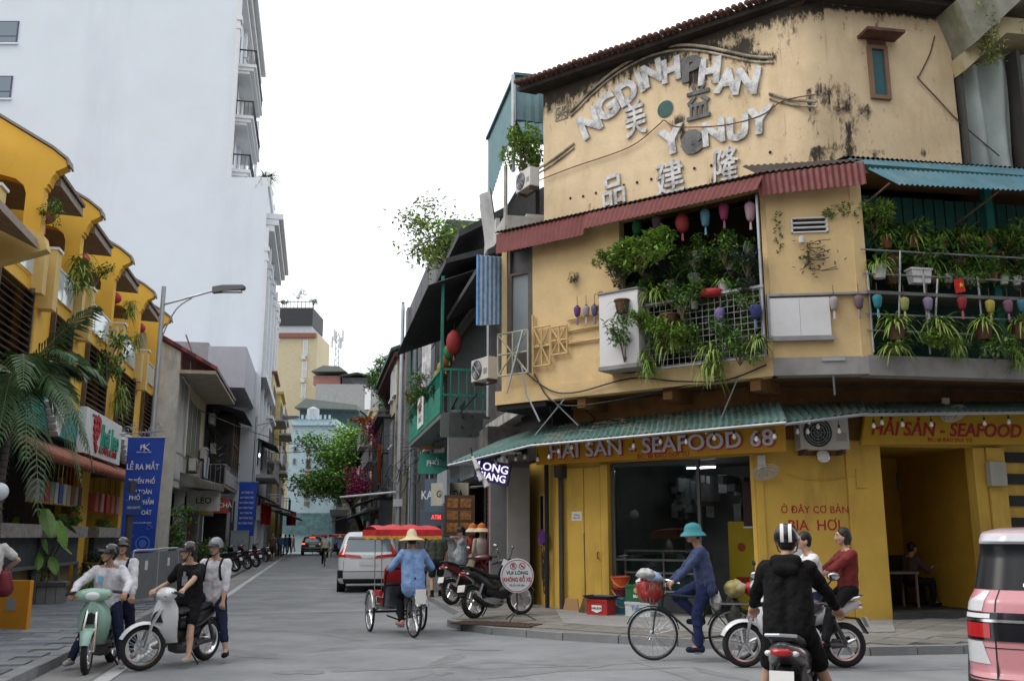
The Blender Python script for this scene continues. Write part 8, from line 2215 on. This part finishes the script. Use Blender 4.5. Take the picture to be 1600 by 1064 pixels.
  B.capsule(an,toe,.034 * k,.026 * k);B.capsule(an,hl,.035 * k,.03 * k)
  Tr.capsule(hp,kn if legs != 'short' else hp.lerp(kn,.80),(.085 + o) * k,(.06 + o + (.015 if legs == 'short' else 0)) * k)
  if legs != 'short': Tr.capsule(kn,kn.lerp(an,{'long': .95,'mid': .62}[legs]),(.058 + o) * k,(.045 + o) * k)
  Sh.capsule(hl - V((0,0,.004)),toe,.046 * k,.040 * k);Sh.capsule(hl + V((0,0,.02)),an - V((0,0,.02)) * k,.042 * k,.040 * k)
  if sock:
   g = MB();g.capsule(an,an.lerp(kn,.22),.042 * k,.046 * k);g.build('sock',cloth(*sock),t,smooth=True)
 body = skinmesh(B,'body',skin or m_skin,t,vox,3)
 for s in (-1,1):
  g = MB();g.ball(Hh(s * .033,.092,.018),[.012 * k,.006 * k,.006 * k],8,6,HR);g.tube([Hh(s * .018,.099,.038),Hh(s * .034,.099,.043),Hh(s * .05,.088,.037)],.0045 * k,4);g.build('eye',m_eye,body,fixn=False)
 g = MB();g.ball(Hh(0,.088,-.058),[.023 * k,.010 * k,.007 * k],8,6,HR);g.build('mouth',m_lip,body,smooth=True,fixn=False)
 skinmesh(S,'shirt',cloth(*shirt) if isinstance(shirt,tuple) else shirt,t,.012 if fine else .018,4,.034);skinmesh(Tr,'trousers',cloth(*trousers) if isinstance(trousers,tuple) else trousers,t,.012 if fine else .018,4,.028)
 skinmesh(Sh,'shoe',cloth(*shoes),t,.012 if fine else .018,2)
 if hair:
  g = MB();g.ball(Hh(0,-.02,.042),[.087 * k,.098 * k,.092 * k],14,10,HR);g.ball(Hh(0,-.05,-.01),[.076 * k,.06 * k,.07 * k],12,8,HR)
  if hairlen:
   for s in (-1,1): g.capsule(Hh(s * .07,-.02,.02),Hh(s * .068,-.01,-.05 - hairlen),.03 * k,.026 * k)
   g.capsule(Hh(0,-.06,.0),Hh(0,-.05,-.05 - hairlen),.065 * k,.05 * k)
  skinmesh(g,'hair',m_hair,t,.012,2,.012)
 if hat:
  kind,m_ = hat[0],hat[1];cN = Hh(0,-.01,.035);g = MB()
  if kind == 'helmet':
   g.lathe([(.112 * k * cos(a),.124 * k * sin(a)) for a in [radians(-14 + 104 * q / 9) for q in range(10)]] ,22,cN,HR @ Matrix.Diagonal((.95,1.12,1)));hm = g.build('helmet',m_,t,smooth=True)
   g = MB();g.sheet(lambda i,j: cN + HR @ (V((.105 * sin(-1.1 + 2.2 * i) * (1 + .1 * j),.128 * cos(-1.1 + 2.2 * i) * (1 + .55 * j * cos(-1.1 + 2.2 * i)),.035 - .035 * j - .02 * abs(2 * i - 1))) * k),12,4);g.build('visor',m_black,hm,smooth=True)
   g = MB()
   for s in (-1,1): g.tube([Hh(s * .092,.0,.0),Hh(s * .075,.03,-.07),Hh(0,.045,-.115)],.007 * k,4)
   g.build('strap',m_black,hm)
   if len(hat) > 2:
    g = MB()
    for s in (-.30,.30):
     g.sheet(lambda i,j: cN + HR @ (V((.106 * sin(s) + (j - .5) * .032,.1225 * cos(radians(40 + 155 * i)),.1215 * sin(radians(40 + 155 * i)))) * k),16,2)
    g.build('stripe',hat[2],hm)
  else:
   pr = {'straw': [(.24,-.045),(.20,-.02),(.115,.012),(.10,.03),(.075,.12),(.03,.155),(.001,.16)],'bucket': [(.175,-.05),(.15,-.015),(.118,.01),(.112,.06),(.085,.105),(.03,.128),(.001,.13)],'cone': [(.24,-.03),(.001,.17)],'cap': [(.108,.0),(.105,.05),(.075,.105),(.001,.12)]}[kind]
   g.lathe([(r_ * k,z * k) for r_,z in pr],24,cN,HR @ Matrix.Diagonal((.95,1.08,1)));g.lathe([(r_ * k * .97,(z - .006) * k) for r_,z in pr],24,cN,HR @ Matrix.Diagonal((.95,1.08,1)));ht = g.build('hat',m_,t,smooth=50,fixn=False)
   if kind == 'cap':
    g = MB();g.sheet(lambda i,j: cN + HR @ (V((.09 * (2 * i - 1),.10 + .085 * j * (1 - (2 * i - 1) ** 2 * .6),.01 - .015 * j)) * k),8,3);g.build('peak',m_,ht)
 if extra: extra(t,T,Hh,hand,foot)
 return t
WHT,NAVY,BLK = ('white_shirt',(.66,.65,.70)),('navy',(.018,.024,.055)),('black',(.010,.010,.012))
def crest(t,T,Hh,hand,foot):
 g = MB();g.cbox(T(.09,.125,.33),(.06,.01,.09));g.build('badge',mat('badge_blue',(.2,.5,.75),.6),t)
def pack(t,T,Hh,hand,foot):
 g = MB()
 for s in (-1,1): g.tube(smooth_path([T(s * .1,-.11,.40),T(s * .11,.0,.485),T(s * .11,.11,.38),T(s * .13,.10,.2),T(s * .15,-.05,.1)],4),.02,6)
 g.capsule(T(0,-.19,.12),T(0,-.18,.36),.12,.11);g.build('backpack',cloth('backpack',(.02,.022,.03)),t,smooth=True)
hm = ('helmet',m_helm)
person('white-shirted rider with a black helmet gripping the mint scooter',p1,r1,(0,-.20,.88),10,4,(-52,-8),(-.34,.25,1.01),(.34,.25,1.01),(-.34,.10,.09),(.36,.10,.09),WHT,NAVY,'long',shoes=('pale_shoe',(.45,.45,.46)),hat=hm,group='riders',extra=crest,ep=((-.9,-.5,-.2),(.9,-.5,-.2)),loose=1,size=.91)
person('smiling white-shirted passenger with a backpack behind the mint scooter rider',p1,r1,(-.06,-.58,.96),4,-6,(28,-4),(-.32,-.22,.95),(.14,-.25,.98),(-.36,-.45,.11),(.24,-.38,.36),WHT,NAVY,'long',shoes=('pale_shoe',(.45,.45,.46)),hat=hm,group='riders',extra=pack,skin=m_skin2,size=.91)
def tee_print(t,T,Hh,hand,foot):
 g = MB();g.cbox(T(.0,.128,.26),(.09,.01,.13));g.cbox(T(.0,.128,.36),(.04,.01,.06));g.build('print',mat('print_grey',(.25,.25,.26),.8,var=.6,vscale=20),t)
person('rider in a black t-shirt and black shorts on the white scooter',p2,r2,(0,-.2,.90),6,4,(-42,0),(-.30,.36,1.02),(.36,.10,1.02),(-.30,.14,.09),(.30,-.05,.30),('black_tee',(.012,.012,.014)),BLK,'short','short',('sandal',(.42,.38,.30)),hm,group='riders',extra=tee_print,skin=m_skin2,loose=1,size=.91)
person('white-shirted passenger with a grey helmet behind the black-shirted rider',p2,r2,(-.10,-.62,.95),2,14,(-10,0),(-.34,-.50,.72),(.1,-.3,1.0),(-.44,-.52,.10),(.25,-.4,.36),WHT,NAVY,'roll','mid',BLK,('helmet',mat('helmet_grey',(.22,.23,.25),.3,coat=.4)),group='riders',extra=pack,skin=m_skin2,loose=1,size=.91)
def hood(t,T,Hh,hand,foot):
 g = MB();g.capsule(T(-.07,-.07,.47),T(.07,-.07,.47),.065,.065);g.capsule(T(-.05,-.10,.40),T(.05,-.10,.40),.06,.06);skinmesh(g,'hood',cloth('hoodie',(.008,.008,.009)),t,.012,4,.015)
 g = MB()
 for s in range(3): g.tube([T(.185 + .004 * s,-.03 + .05 * s,-.03),T(.20,.14 + .05 * s,-.10)],.008,4)
 g.build('stripe',m_white,t)
person('rider in a black hooded top and striped shorts seen from behind',p4,r4,(0,-.22,.92),12,0,(4,0),(-.35,.27,1.0),(.35,.27,1.0),(-.30,-.05,.10),(.36,-.02,.10),('hoodie',(.008,.008,.009)),('shorts',(.009,.009,.010)),'long','short',BLK,('helmet',m_helm,m_white),h=1.70,group='riders',extra=hood,skin=m_skin2,fat=.03,ep=((-.9,-.4,-.3),(.9,-.4,-.3)),loose=1)
def phone(t,T,Hh,hand,foot):
 g = MB();g.cbox(hand[-1] + Vector((0,.08,.04)),(.08,.012,.15));g.build('phone',m_black,t)
person('young man in a white short-sleeved shirt steering the side-on white scooter',p3,r3,(0,-.30,.90),6,0,(10,-6),(-.33,.28,1.0),(.33,.28,1.0),(-.30,.05,.09),(.24,.1,.35),('white_cotton',(.72,.71,.70)),NAVY,'short','long',BLK,group='riders',skin=m_skin2)
person('woman in a dark red shirt sitting on the back of the white scooter',p3,r3,(0,-.72,.97),-2,0,(4,0),(-.12,-.10,.98),(.12,-.12,.96),(-.28,-.30,.34),(.25,-.25,.36),('red_shirt',(.17,.03,.028)),BLK,'roll','long',BLK,group='riders',skin=m_skin2,hairlen=.03,extra=phone,h=1.62)
person('cyclist in blue work clothes and a turquoise sun hat',(2.46,13.05,0),radians(84),(0,-.12,1.0),9,0,(24,2),(-.25,.30,1.03),(.25,.30,1.03),(-.12,.0,.20),(.12,-.04,.53),('work_blue',(.055,.075,.15)),('work_navy',(.02,.028,.085)),'long','long',('dark_shoe',(.02,.025,.04)),('bucket',mat('hat_turquoise',(.04,.23,.26),.7,var=.12)),group='people on cycles',h=1.66,loose=1)
cyd = person('rickshaw driver in a pale blue shirt and wide straw hat',(*gp(646,996),0),radians(20),(0,.10,.91),10,0,(0,4),(-.32,.46,1.07),(.32,.46,1.07),(-.14,.28,.25),(.14,.22,.55),('sky_shirt',(.20,.32,.56)),BLK,'long','long',('pinkish_shoe',(.45,.25,.22)),('straw',mat('straw',(.62,.52,.34),.8,var=.15,vscale=14,bump=.4,bscale=60)),group='people on cycles',loose=2)
for u,v,rz,lb in ((531,871,.2,'rickshaw driver in blue far ahead beside the black car'),(549,870,.15,'rickshaw driver in blue beside the white car in the far group'),(500,866,.2,'rickshaw driver in blue half hidden by the far cyclist')):
 copy_thing(cyd,(*gp(u,v),0),STREET_RZ + rz,lb)
person('cyclist in a pale shirt and red cap riding away',(*gp(507,884),0),STREET_RZ,(0,-.14,.96),12,0,(0,0),(-.25,.3,1.03),(.25,.3,1.03),(-.12,.02,.2),(.12,-.02,.52),('khaki_pale',(.40,.40,.34)),BLK,hat=('cap',m_red),fine=False,shoes=BLK,group='people on cycles')
person('tall man in a grey green t-shirt and dark shorts walking away',(*gp(681,938),.05),STREET_RZ - .1,(0,0,.98),3,0,(-6,0),None,None,(-.10,-.16,.10),(.11,.16,.09),('olive_tee',(.075,.085,.07)),('dark_shorts',(.025,.03,.033)),'short','short',BLK,h=1.84,skin=m_skin2,sock=BLK,fat=.02,group='pedestrians')
person('stout man in a grey t-shirt and dark cap with a hand at his mouth',(*gp(722,940),.1),STREET_RZ + 1.25,(0,0,.93),0,0,(20,4),(.02,.20,1.42),(.20,.12,.95),None,None,('grey_tee',(.30,.34,.38)),('dark_shorts',(.025,.03,.033)),'short','short',BLK,('cap',m_black),h=1.72,skin=m_skin2,fat=.07,group='pedestrians')
person('man in a brown shirt and dark shorts walking along the pavement',(*gp(425,881),.13),STREET_RZ + 3.0,(0,0,.93),3,0,(0,0),None,None,(-.1,.2,.09),(.1,-.2,.12),('brown_shirt',(.10,.07,.045)),('dark_shorts',(.02,.022,.04)),'short','short',BLK,fine=False,group='pedestrians')
for k,(u,v,c,lb) in enumerate(((437,870,(.10,.26,.55),'person in bright blue overalls on the far pavement'),(445,868,(.13,.30,.58),'second person in blue on the far pavement, beside the road line'),(452,866,(.16,.13,.11),'person in dull brown clothes beyond the two in blue'),(458,863,(.14,.14,.15),'person in grey clothes farthest along the pavement'))):
 person(lb,(*gp(u,v),.1),STREET_RZ + .3 * k,(0,0,.92),3,10 * k,(0,0),None,None,(-.1,.12,.09),(.1,-.12,.1),('walk%d' % k,c),('walkt%d' % k,tuple(q * .8 for q in c)),fine=False,shoes=BLK,group='pedestrians')
def redbag(t,T,Hh,hand,foot):
 g = MB();g.capsule(T(.22,.02,.0),T(.24,.02,-.2),.09,.13);g.tube([T(.22,0,.05),T(.12,.02,.46)],.014,5);g.build('handbag',mat('bag_dark_red',(.16,.015,.025),.5),t,smooth=True)
x,y = gp(-30,1012);person('woman in a white top carrying a dark red bag at the frame edge',(x,y,.1),STREET_RZ + .2,(0,0,.93),2,0,(0,0),(-.2,.1,1.0),(.22,.18,1.02),None,None,('white_top',(.6,.6,.58)),('olive_trousers',(.06,.06,.045)),'short','long',BLK,h=1.6,skin=m_skin2,hairlen=.1,extra=redbag,group='pedestrians',ep=((-1,-.3,0),(1,-.3,0)))
for k,(s,off,yaw,c) in enumerate(((8.3,-.9,20,(.55,.56,.6)),(6.0,-1.2,-10,(.42,.43,.47)))):
 W_ = LW.w(s,off,1.1);person(('diner in a white shirt seen from behind over the stone counter','diner in a grey white shirt beside the palm trunk')[k],W_,LW.rz + radians(60 + yaw),(0,0,.55),8,0,(0,8),(-.2,.4,.75),(.2,.4,.75),(-.15,.42,.1),(.15,.42,.1),('diner%d' % k,c),BLK,'long',fine=False,group='restaurant guests',shoes=BLK)
 t = thing('chair',('brown wooden chair under the white-shirted diner','tan wooden chair under the second diner')[k],'chair',W_,LW.rz + radians(60 + yaw),'restaurant chairs');g = MB();g.box(-.22,.22,-.22,.22,.40,.45);g.build('seat',m_brown,t);g = MB();g.box(-.22,.22,-.25,-.21,.5,.95);g.build('backrest',m_brown if k == 0 else mat('tan_wood',(.3,.19,.09),.6),t)
 for i in (-1,1):
  for j in (-1,1): g = MB();g.box(i * .19 - .02,i * .19 + .02,j * .19 - .02,j * .19 + .02,0,.4);g.build('leg',m_brown,t)
for k,(s,off,rz_) in enumerate(((.55,-1.5,1.2),(1.5,-1.7,-1.4))):
 person(('guest in dark clothes seated in the dim room near the doorway edge','guest in dark clothes seated deeper in the dim room')[k],F3.w(s,off,.2),F3.rz + rz_,(0,0,.52),6,0,(0,0),(-.2,.4,.78),(.2,.4,.78),(-.15,.4,.09),(.15,.4,.09),('dim%d' % k,((.05,.05,.06),(.07,.045,.04))[k]),BLK,'roll',fine=False,group='guests in the dim room',shoes=BLK)
t = thing('table','low dark wooden table in the dim room','table',F3.w(1.0,-1.6,.2),F3.rz);g = MB();g.box(-.45,.45,-.3,.3,.66,.70);g.build('table_top',m_brown,t)
for i in (-1,1):
 for j in (-1,1): g = MB();g.box(i * .4 - .02,i * .4 + .02,j * .26 - .02,j * .26 + .02,0,.66);g.build('leg',m_brown,t)
# ================================================================== street things at the corner
t = thing('round_sign','round white no-parking sign on a black tripod before the motorbikes','sign',(*gp(815,980),.105),radians(6))
cz = .80;R_ = Matrix.Rotation(pi / 2,3,'X')
g = MB();g.lathe([(.001,.012),(.30,.012),(.305,0),(.30,-.012),(.001,-.012)],40,(-.08,0,cz),R_);g.build('disc',mat('sign_pale',(.62,.68,.70),.4,var=.03),t,smooth=30)
g = MB();g.lathe([(.285,.0135),(.275,.0145),(.272,.0135)],40,(-.08,0,cz),R_)
for x in (-.15,.01): g.lathe([(.062,.013),(.058,.016),(.048,.013)],20,(x,0,cz + .17),R_);g.tube([(x - .04,-.016,cz + .21),(x + .04,-.016,cz + .13)],.006,4)
g.build('red_ring',m_red,t)
text('P',t,(-.15,-.015,cz + .17),.09,m_black,extrude=.001,bold=.02);text('xe',t,(.01,-.015,cz + .17),.06,m_black,extrude=.001)
text('VUI LÒNG',t,(-.08,-.015,cz + .05),.085,m_black,extrude=.001,bold=.02);text('KHÔNG ĐỖ XE',t,(-.08,-.015,cz - .07),.10,m_red,extrude=.001,bold=.03,squash=.72);text('lối đi nhà dân',t,(-.08,-.015,cz - .165),.05,m_black,extrude=.001)
g = MB();g.tube([(-.08,.02,.12),(-.08,.02,cz + .2)],.012,6)
for a in (0,2.1,4.2): g.tube([(-.08,.02,.2),(-.08 + .38 * cos(a),.02 + .38 * sin(a),0)],.009,5)
g.build('tripod',m_black,t);g = MB();g.cbox((-.31,-.005,cz + .23),(.08,.01,.11),Matrix.Rotation(.4,3,'Y'));g.build('tag',m_white,t)
def crate(label,loc,rz,s,m_,name='crate'):
 t = thing(name,label,'crate',loc,rz);x,y,z = s;g = MB()
 g.box(-x,x,-y,-y + .02,0,z);g.box(-x,x,y - .02,y,0,z);g.box(-x,-x + .02,-y + .02,y - .02,0,z);g.box(x - .02,x,-y + .02,y - .02,0,z);g.box(-x + .02,x - .02,-y + .02,y - .02,0,.03);g.build('side',m_,t,bevel=.008)
 g = MB();g.box(-x - .008,x + .008,-y - .008,-y,z - .05,z - .005);g.box(-x - .008,x + .008,-y - .008,-y,.0,.03);g.build('rim',m_,t);return t
m_cr = mat('crate_red',(.40,.03,.03),.45,var=.1);m_cg = mat('crate_green',(.02,.12,.05),.45,var=.12);m_foam = mat('foam_box',(.52,.55,.56),.7,var=.08)
F1P = lambda u,v: (*gp(u,v),.115)
t = crate('red plastic beer crate with a white badge at the shop step',F1P(940,971),F1.rz,(.23,.16,.31),m_cr);g = MB();g.prism([(-.11,.2),(.11,.2),(.11,.1),(0,.06),(-.11,.1)],-.172,-.162);g.build('badge',m_white,t);text('HALIDA',t,(0,-.174,.145),.06,m_black,extrude=.001,bold=.03)
t = thing('tray','dark plastic tray lying on the red crate','tray',(*gp(940,971),.43),F1.rz + .05);g = MB();g.loft([[(-.3 * k,-.2 * k,z),(.3 * k,-.2 * k,z),(.3 * k,.2 * k,z),(-.3 * k,.2 * k,z)] for k,z in ((.8,0),(1,.05),(1.04,.055),(1,.06),(.8,.015))]);g.build('basin',m_black,t)
t = crate('pale foam box under the green beer crate',F1P(1003,973),F1.rz + .1,(.26,.18,.28),m_foam,'foam_box');text('Tiến',t,(-.02,-.19,.16),.12,mat('blue_ink',(.05,.12,.4),.6),extrude=.001)
t = crate('green beer crate stacked on the pale foam box',(*gp(1003,973),.405),F1.rz + .06,(.25,.17,.30),m_cg);text('BIA',t,(-.02,-.18,.09),.08,m_wtext,extrude=.001,bold=.03);g = MB();g.lathe([(.05,0),(.001,.004)],12,(-.02,-.18,.2),R_);g.build('badge',mat('gold_print',(.45,.38,.12),.5),t)
bag('white plastic bag lying in the green crate',Vector((*gp(1008,972),.74)),(.16,.12,.09),m_white)
def bucket(label,loc,m_,r=.15,h=.28):
 t = thing('bucket',label,'bucket',loc);g = MB();g.lathe([(.001,0),(r * .8,0),(r,h - .03),(r * 1.07,h - .03),(r * 1.07,h),(r * .98,h),(r * .78,.01),(.001,.01)],18);g.build('tub',m_,t,smooth=40);g = MB();g.tube(smooth_path([(-r * 1.05,0,h - .03),(-r * .6,-r * .7,h - .15),(0,-r * 1.05,h - .2),(r * .6,-r * .7,h - .15),(r * 1.05,0,h - .03)],4),.007,5);g.build('handle',m_yel2,t);return t
bucket('blue bucket at the bottom of the pile beside the foam box',F1P(971,969),mat('bucket_blue',(.05,.20,.30),.45),.17,.34);bucket('dark red bucket in the middle of the bucket pile',(*gp(971,969),.455),mat('bucket_maroon',(.16,.02,.03),.45),.17,.16);bucket('orange red bucket on top of the bucket pile',(*gp(971,969),.62),mat('bucket_orange',(.55,.08,.03),.45),.18,.22)
t = thing('broom','straw broom leaning upside up against the yellow door','broom',(*gp(912,968),.115),F1.rz);g = MB();g.tube([(-.15,.28,1.55),(0,.08,.35)],.012,6);g.build('handle',m_wood,t);g = MB();rr = random.Random(3)
for k in range(60): a = rr.uniform(-1,1);g.tube([(.005 * a,.08,.40),(.06 * a,.03,.2),(.16 * a + .02,-.02 + .06 * rr.random(),.0)],.006,3)
g.build('bristle',mat('broom_straw',(.17,.12,.06),.9,var=.3),t)
t = thing('dustpan','worn tan dustpan lying at the foot of the wall','dustpan',(*gp(893,964),.11),F1.rz);g = MB();g.prism([(-.2,0),(.2,0),(.17,.26),(-.12,.26)],-.03,.0);g.build('pan',mat('dustpan_tan',(.40,.24,.11),.7),t)
S2 = SIDE.L
t = thing('umbrella','small purple umbrella hung on the yellow side wall','umbrella',SIDE.w(S2 - .55,.12,1.45),SIDE.rz);g = MB()
for k in range(7): a0,a1 = pi * (.05 + k / 8),pi * (.05 + (k + 1) / 8);g.add([(0,-.1,-.05),(.36 * cos(a0),-.02,.30 * sin(a0)),(.38 * cos((a0 + a1) / 2),-.05,.32 * sin((a0 + a1) / 2)),(.36 * cos(a1),-.02,.30 * sin(a1)),(0,.0,-.05)],[(0,1,2,3),(4,3,2,1)])
g.build('canopy',mat('umbrella_purple',(.12,.03,.20),.7,var=.2),t);g = MB();g.tube([(0,-.05,.3),(0,-.05,-.4)],.008,5);g.build('handle',m_black,t)
t = thing('cable_coil','tangle of black cables hanging on the yellow side wall','cable',SIDE.w(S2 - .5,.1,0),SIDE.rz);g = MB();rr = random.Random(8)
for k in range(9): c = Vector((rr.uniform(-.1,.2),-.03,rr.uniform(.55,1.1)));g.tube([c + Vector((rr.uniform(.06,.12) * cos(q),.0,.26 * sin(q))) for q in [i * .7 for i in range(10)]],.01,4)
g.tube([(.3,-.05,0),(.3,-.05,3.2)],.05,7);g.build('cable',m_cable,t)
t = thing('narrow_window','narrow barred slot window in the yellow side wall','window',SIDE.w(S2 - .9,0,2.0),SIDE.rz);g = MB();g.box(-.16,.16,-.05,.0,-.6,.55);g.build('frame',m_yel,t);g = MB();g.box(-.11,.11,-.06,-.051,-.55,.5);g.build('pane',m_glass,t)
# cabinet, menu board, mannequins in front of the side street shops
t = thing('power_cabinet','grey metal power cabinet with notices on the pavement','cabinet',(*gp(692,930),.1),STREET_RZ - .05);g = MB();g.box(-.36,.36,-.25,.25,0,1.42);g.build('case',mat('cabinet_grey',(.30,.33,.36),.5,.2,var=.1,stain=(.15,.15,.15),samt=.3),t,bevel=.01);g = MB();g.prism([(-.4,1.42),(.4,1.42),(.38,1.48),(-.38,1.48)],-.28,.28);g.build('lid',mat('cabinet_grey'),t);g = MB();g.box(-.27,.27,-.258,-.252,.95,1.3);g.box(-.22,.18,-.258,-.252,.6,.88);g.build('notice',mat('notice_grey',(.42,.45,.48),.6,var=.3,vscale=14),t)
t = thing('power_cabinet','pale grey power cabinet behind the small banner','cabinet',(*gp(372,886),.12),STREET_RZ);g = MB();g.box(-.45,.45,-.3,.3,0,1.75);g.build('case',mat('cabinet_pale',(.24,.27,.28),.5,.2,var=.1),t,bevel=.01);g = MB();g.box(-.47,.47,-.33,.33,1.75,1.8);g.build('lid',mat('cabinet_pale'),t)
t = thing('menu_board','dark menu board with food pictures by the side street shops','board',at(718,805,26.5),STREET_RZ - .2);g = MB();g.box(-.42,.42,-.03,.03,-.55,.55);g.build('board',m_wood,t);g = MB()
for i in range(2):
 for j in range(3): g.box(-.34 + i * .36,-.04 + i * .36,-.04,-.031,-.45 + j * .33,-.2 + j * .33)
g.build('food_print',mat('food_print',(.30,.13,.04),.5,var=.7,vscale=14),t)
for k,(u,v,c1,c2,lb) in enumerate(((738,936,(.50,.45,.34),(.30,.04,.03),'mannequin in a cream dress with a red bodice and conical hat'),(752,938,(.10,.035,.035),(.45,.42,.36),'mannequin in a dark maroon robe with a white hat brim'))):
 t = thing('mannequin',lb,'mannequin',(*gp(u,v),.1),STREET_RZ + .4,'dressed mannequins');g = MB();g.lathe([(.26,.05),(.22,.5),(.17,.95),(.15,1.05)],14);g.build('skirt',cloth('skirt%d' % k,c1),t,smooth=True)
 g = MB();g.lathe([(.15,1.05),(.19,1.3),(.17,1.42),(.06,1.48),(.05,1.55)],14,R=Matrix.Diagonal((1.15,.8,1)));
 for s in (-1,1): g.capsule((s * .2,0,1.4),(s * .26,.02,.95),.055,.045)
 g.build('bodice',cloth('bodice%d' % k,c2),t,smooth=True);g = MB();g.ball((0,0,1.63),(.075,.09,.11));g.build('head',m_skin2,t,smooth=True);g = MB();g.lathe([(.24,1.62),(.12,1.72),(.001,1.80)],18);ht = g.build('hat',mat('hat_straw_pale',(.58,.50,.36),.8),t,smooth=True);g = MB();g.lathe([(.13,1.70),(.10,1.80),(.001,1.86)],14);g.build('scarf',mat('scarf_orange',(.55,.16,.03),.8),ht)
# flags on the house fronts, planter, small street sign on the left pavement
for k,(u,v,y_,lb) in enumerate(((413,805,66,'red flag with a yellow star hanging from the house front'),(405,803,64,'second red flag drooping beside the first'),(455,810,92,'red shop board far down the pavement'))):
 t = thing('hanging_flag' if k < 2 else 'red_board',lb,'flag' if k < 2 else 'board',at(u,v,y_),.2);g = MB();g.sheet(lambda i,j: (-.45 + .9 * i,.08 * sin(6 * i + k),-.65 + 1.3 * j),8,5);g.build('cloth',mat('flag_red',(.5,.02,.02)),t)
 if k < 2: g = MB();g.prism(star_poly((0,.1),.2),-.13,-.12);g.build('star',mat('flag_yellow',(.75,.5,.03)),t)
for k in range(5):
 plant('bush_mid',Vector((*xy(47 + k * 1.7,-4.9),.75)),'%s green shrub along the pavement planter from the banner' % ORD[k],None,2.0,'pavement shrubs')
plant('bush_mid',LW.w(25.5,.5,2.0),'tall green shrub behind the large blue banner',None,2.4,None);plant('bush_mid',LW.w(26.2,.8,.8),'low green shrub behind the barriers',None,2.0,None)
t = thing('lit_bulb','bright round lamp glowing on a house front','lamp',at(403,711,60));g = MB();g.ball((0,0,0),.17,12,8);g.build('globe',mat('lit_globe',(.85,.95,1),.4,emit=3,var=0),t,smooth=True);g = MB();g.tube([(0,0,.15),(0,.3,.5)],.03,5);g.build('bracket',m_black,t)
# ================================================================== unseen houses behind the camera, added and sized to shade the corner
def opp(label,loc,rz,w,hgt,m_,seed):
 r = random.Random(seed);t = thing('unseen_shophouse',label,'building',(*loc,0),rz,'unseen houses shading the crossing');g = MB();g.box(-w / 2,w / 2,0,8,0,hgt);g.build('wall',m_,t)
 for f in range(1,int(hgt / 3.3)):
  for k in range(3):
   x = -w / 2 + w * (k + .5) / 3;g = MB();g.box(x - .7,x + .7,-.06,-.002,f * 3.3 + .6,f * 3.3 + 2.4);wd = g.build('window',m_wframe,t);g = MB();g.box(x - .62,x + .62,-.075,-.062,f * 3.3 + .68,f * 3.3 + 2.3);g.build('pane',m_glass,wd)
 g = MB();g.box(-w / 2 + .4,w / 2 - .4,-.05,-.002,.1,2.9);g.build('shop_front',m_dark,t)
for k,(x,y,rz,w,hgt,m_) in enumerate(((-14,-6,pi,9.8,8,m_cream),(-4,-4.5,pi,9.8,11,m_greywall),(6,-3.5,pi,9.8,17,m_yel),(16,-3.5,pi,9.8,18,m_oldwhite),(19.6,9.0,pi,16,18,m_greywall),(38,8.2,pi,15,14,m_cream))):
 opp(('cream','grey','yellow','whitewashed','tall grey corner','long cream')[k] + ' shophouse added behind the viewpoint to shade the crossing',(x,y),rz,w,hgt,m_,k)
# ================================================================== lettering becomes plain meshes
bpy.context.view_layer.update()
dg = bpy.context.evaluated_depsgraph_get()
for o in [o for o in SC.objects if o.type == 'FONT' or any(md.type == 'REMESH' for md in o.modifiers)]:
 me = bpy.data.meshes.new_from_object(o.evaluated_get(dg))
 n = bpy.data.objects.new('swap',me);COL.objects.link(n)
 n.parent,n.location,n.rotation_euler,n.scale = o.parent,o.location,o.rotation_euler,o.scale
 for k in list(o.keys()):
  if k in ('label','category','group','kind'):
   n[k] = o[k]
 nm = o.name
 for c in list(o.children):
  c.parent = n
 if n.type == 'MESH' and o.type == 'MESH':
  me.polygons.foreach_set('use_smooth',[True] * len(me.polygons))
 bpy.data.objects.remove(o);n.name = nm;me.name = nm
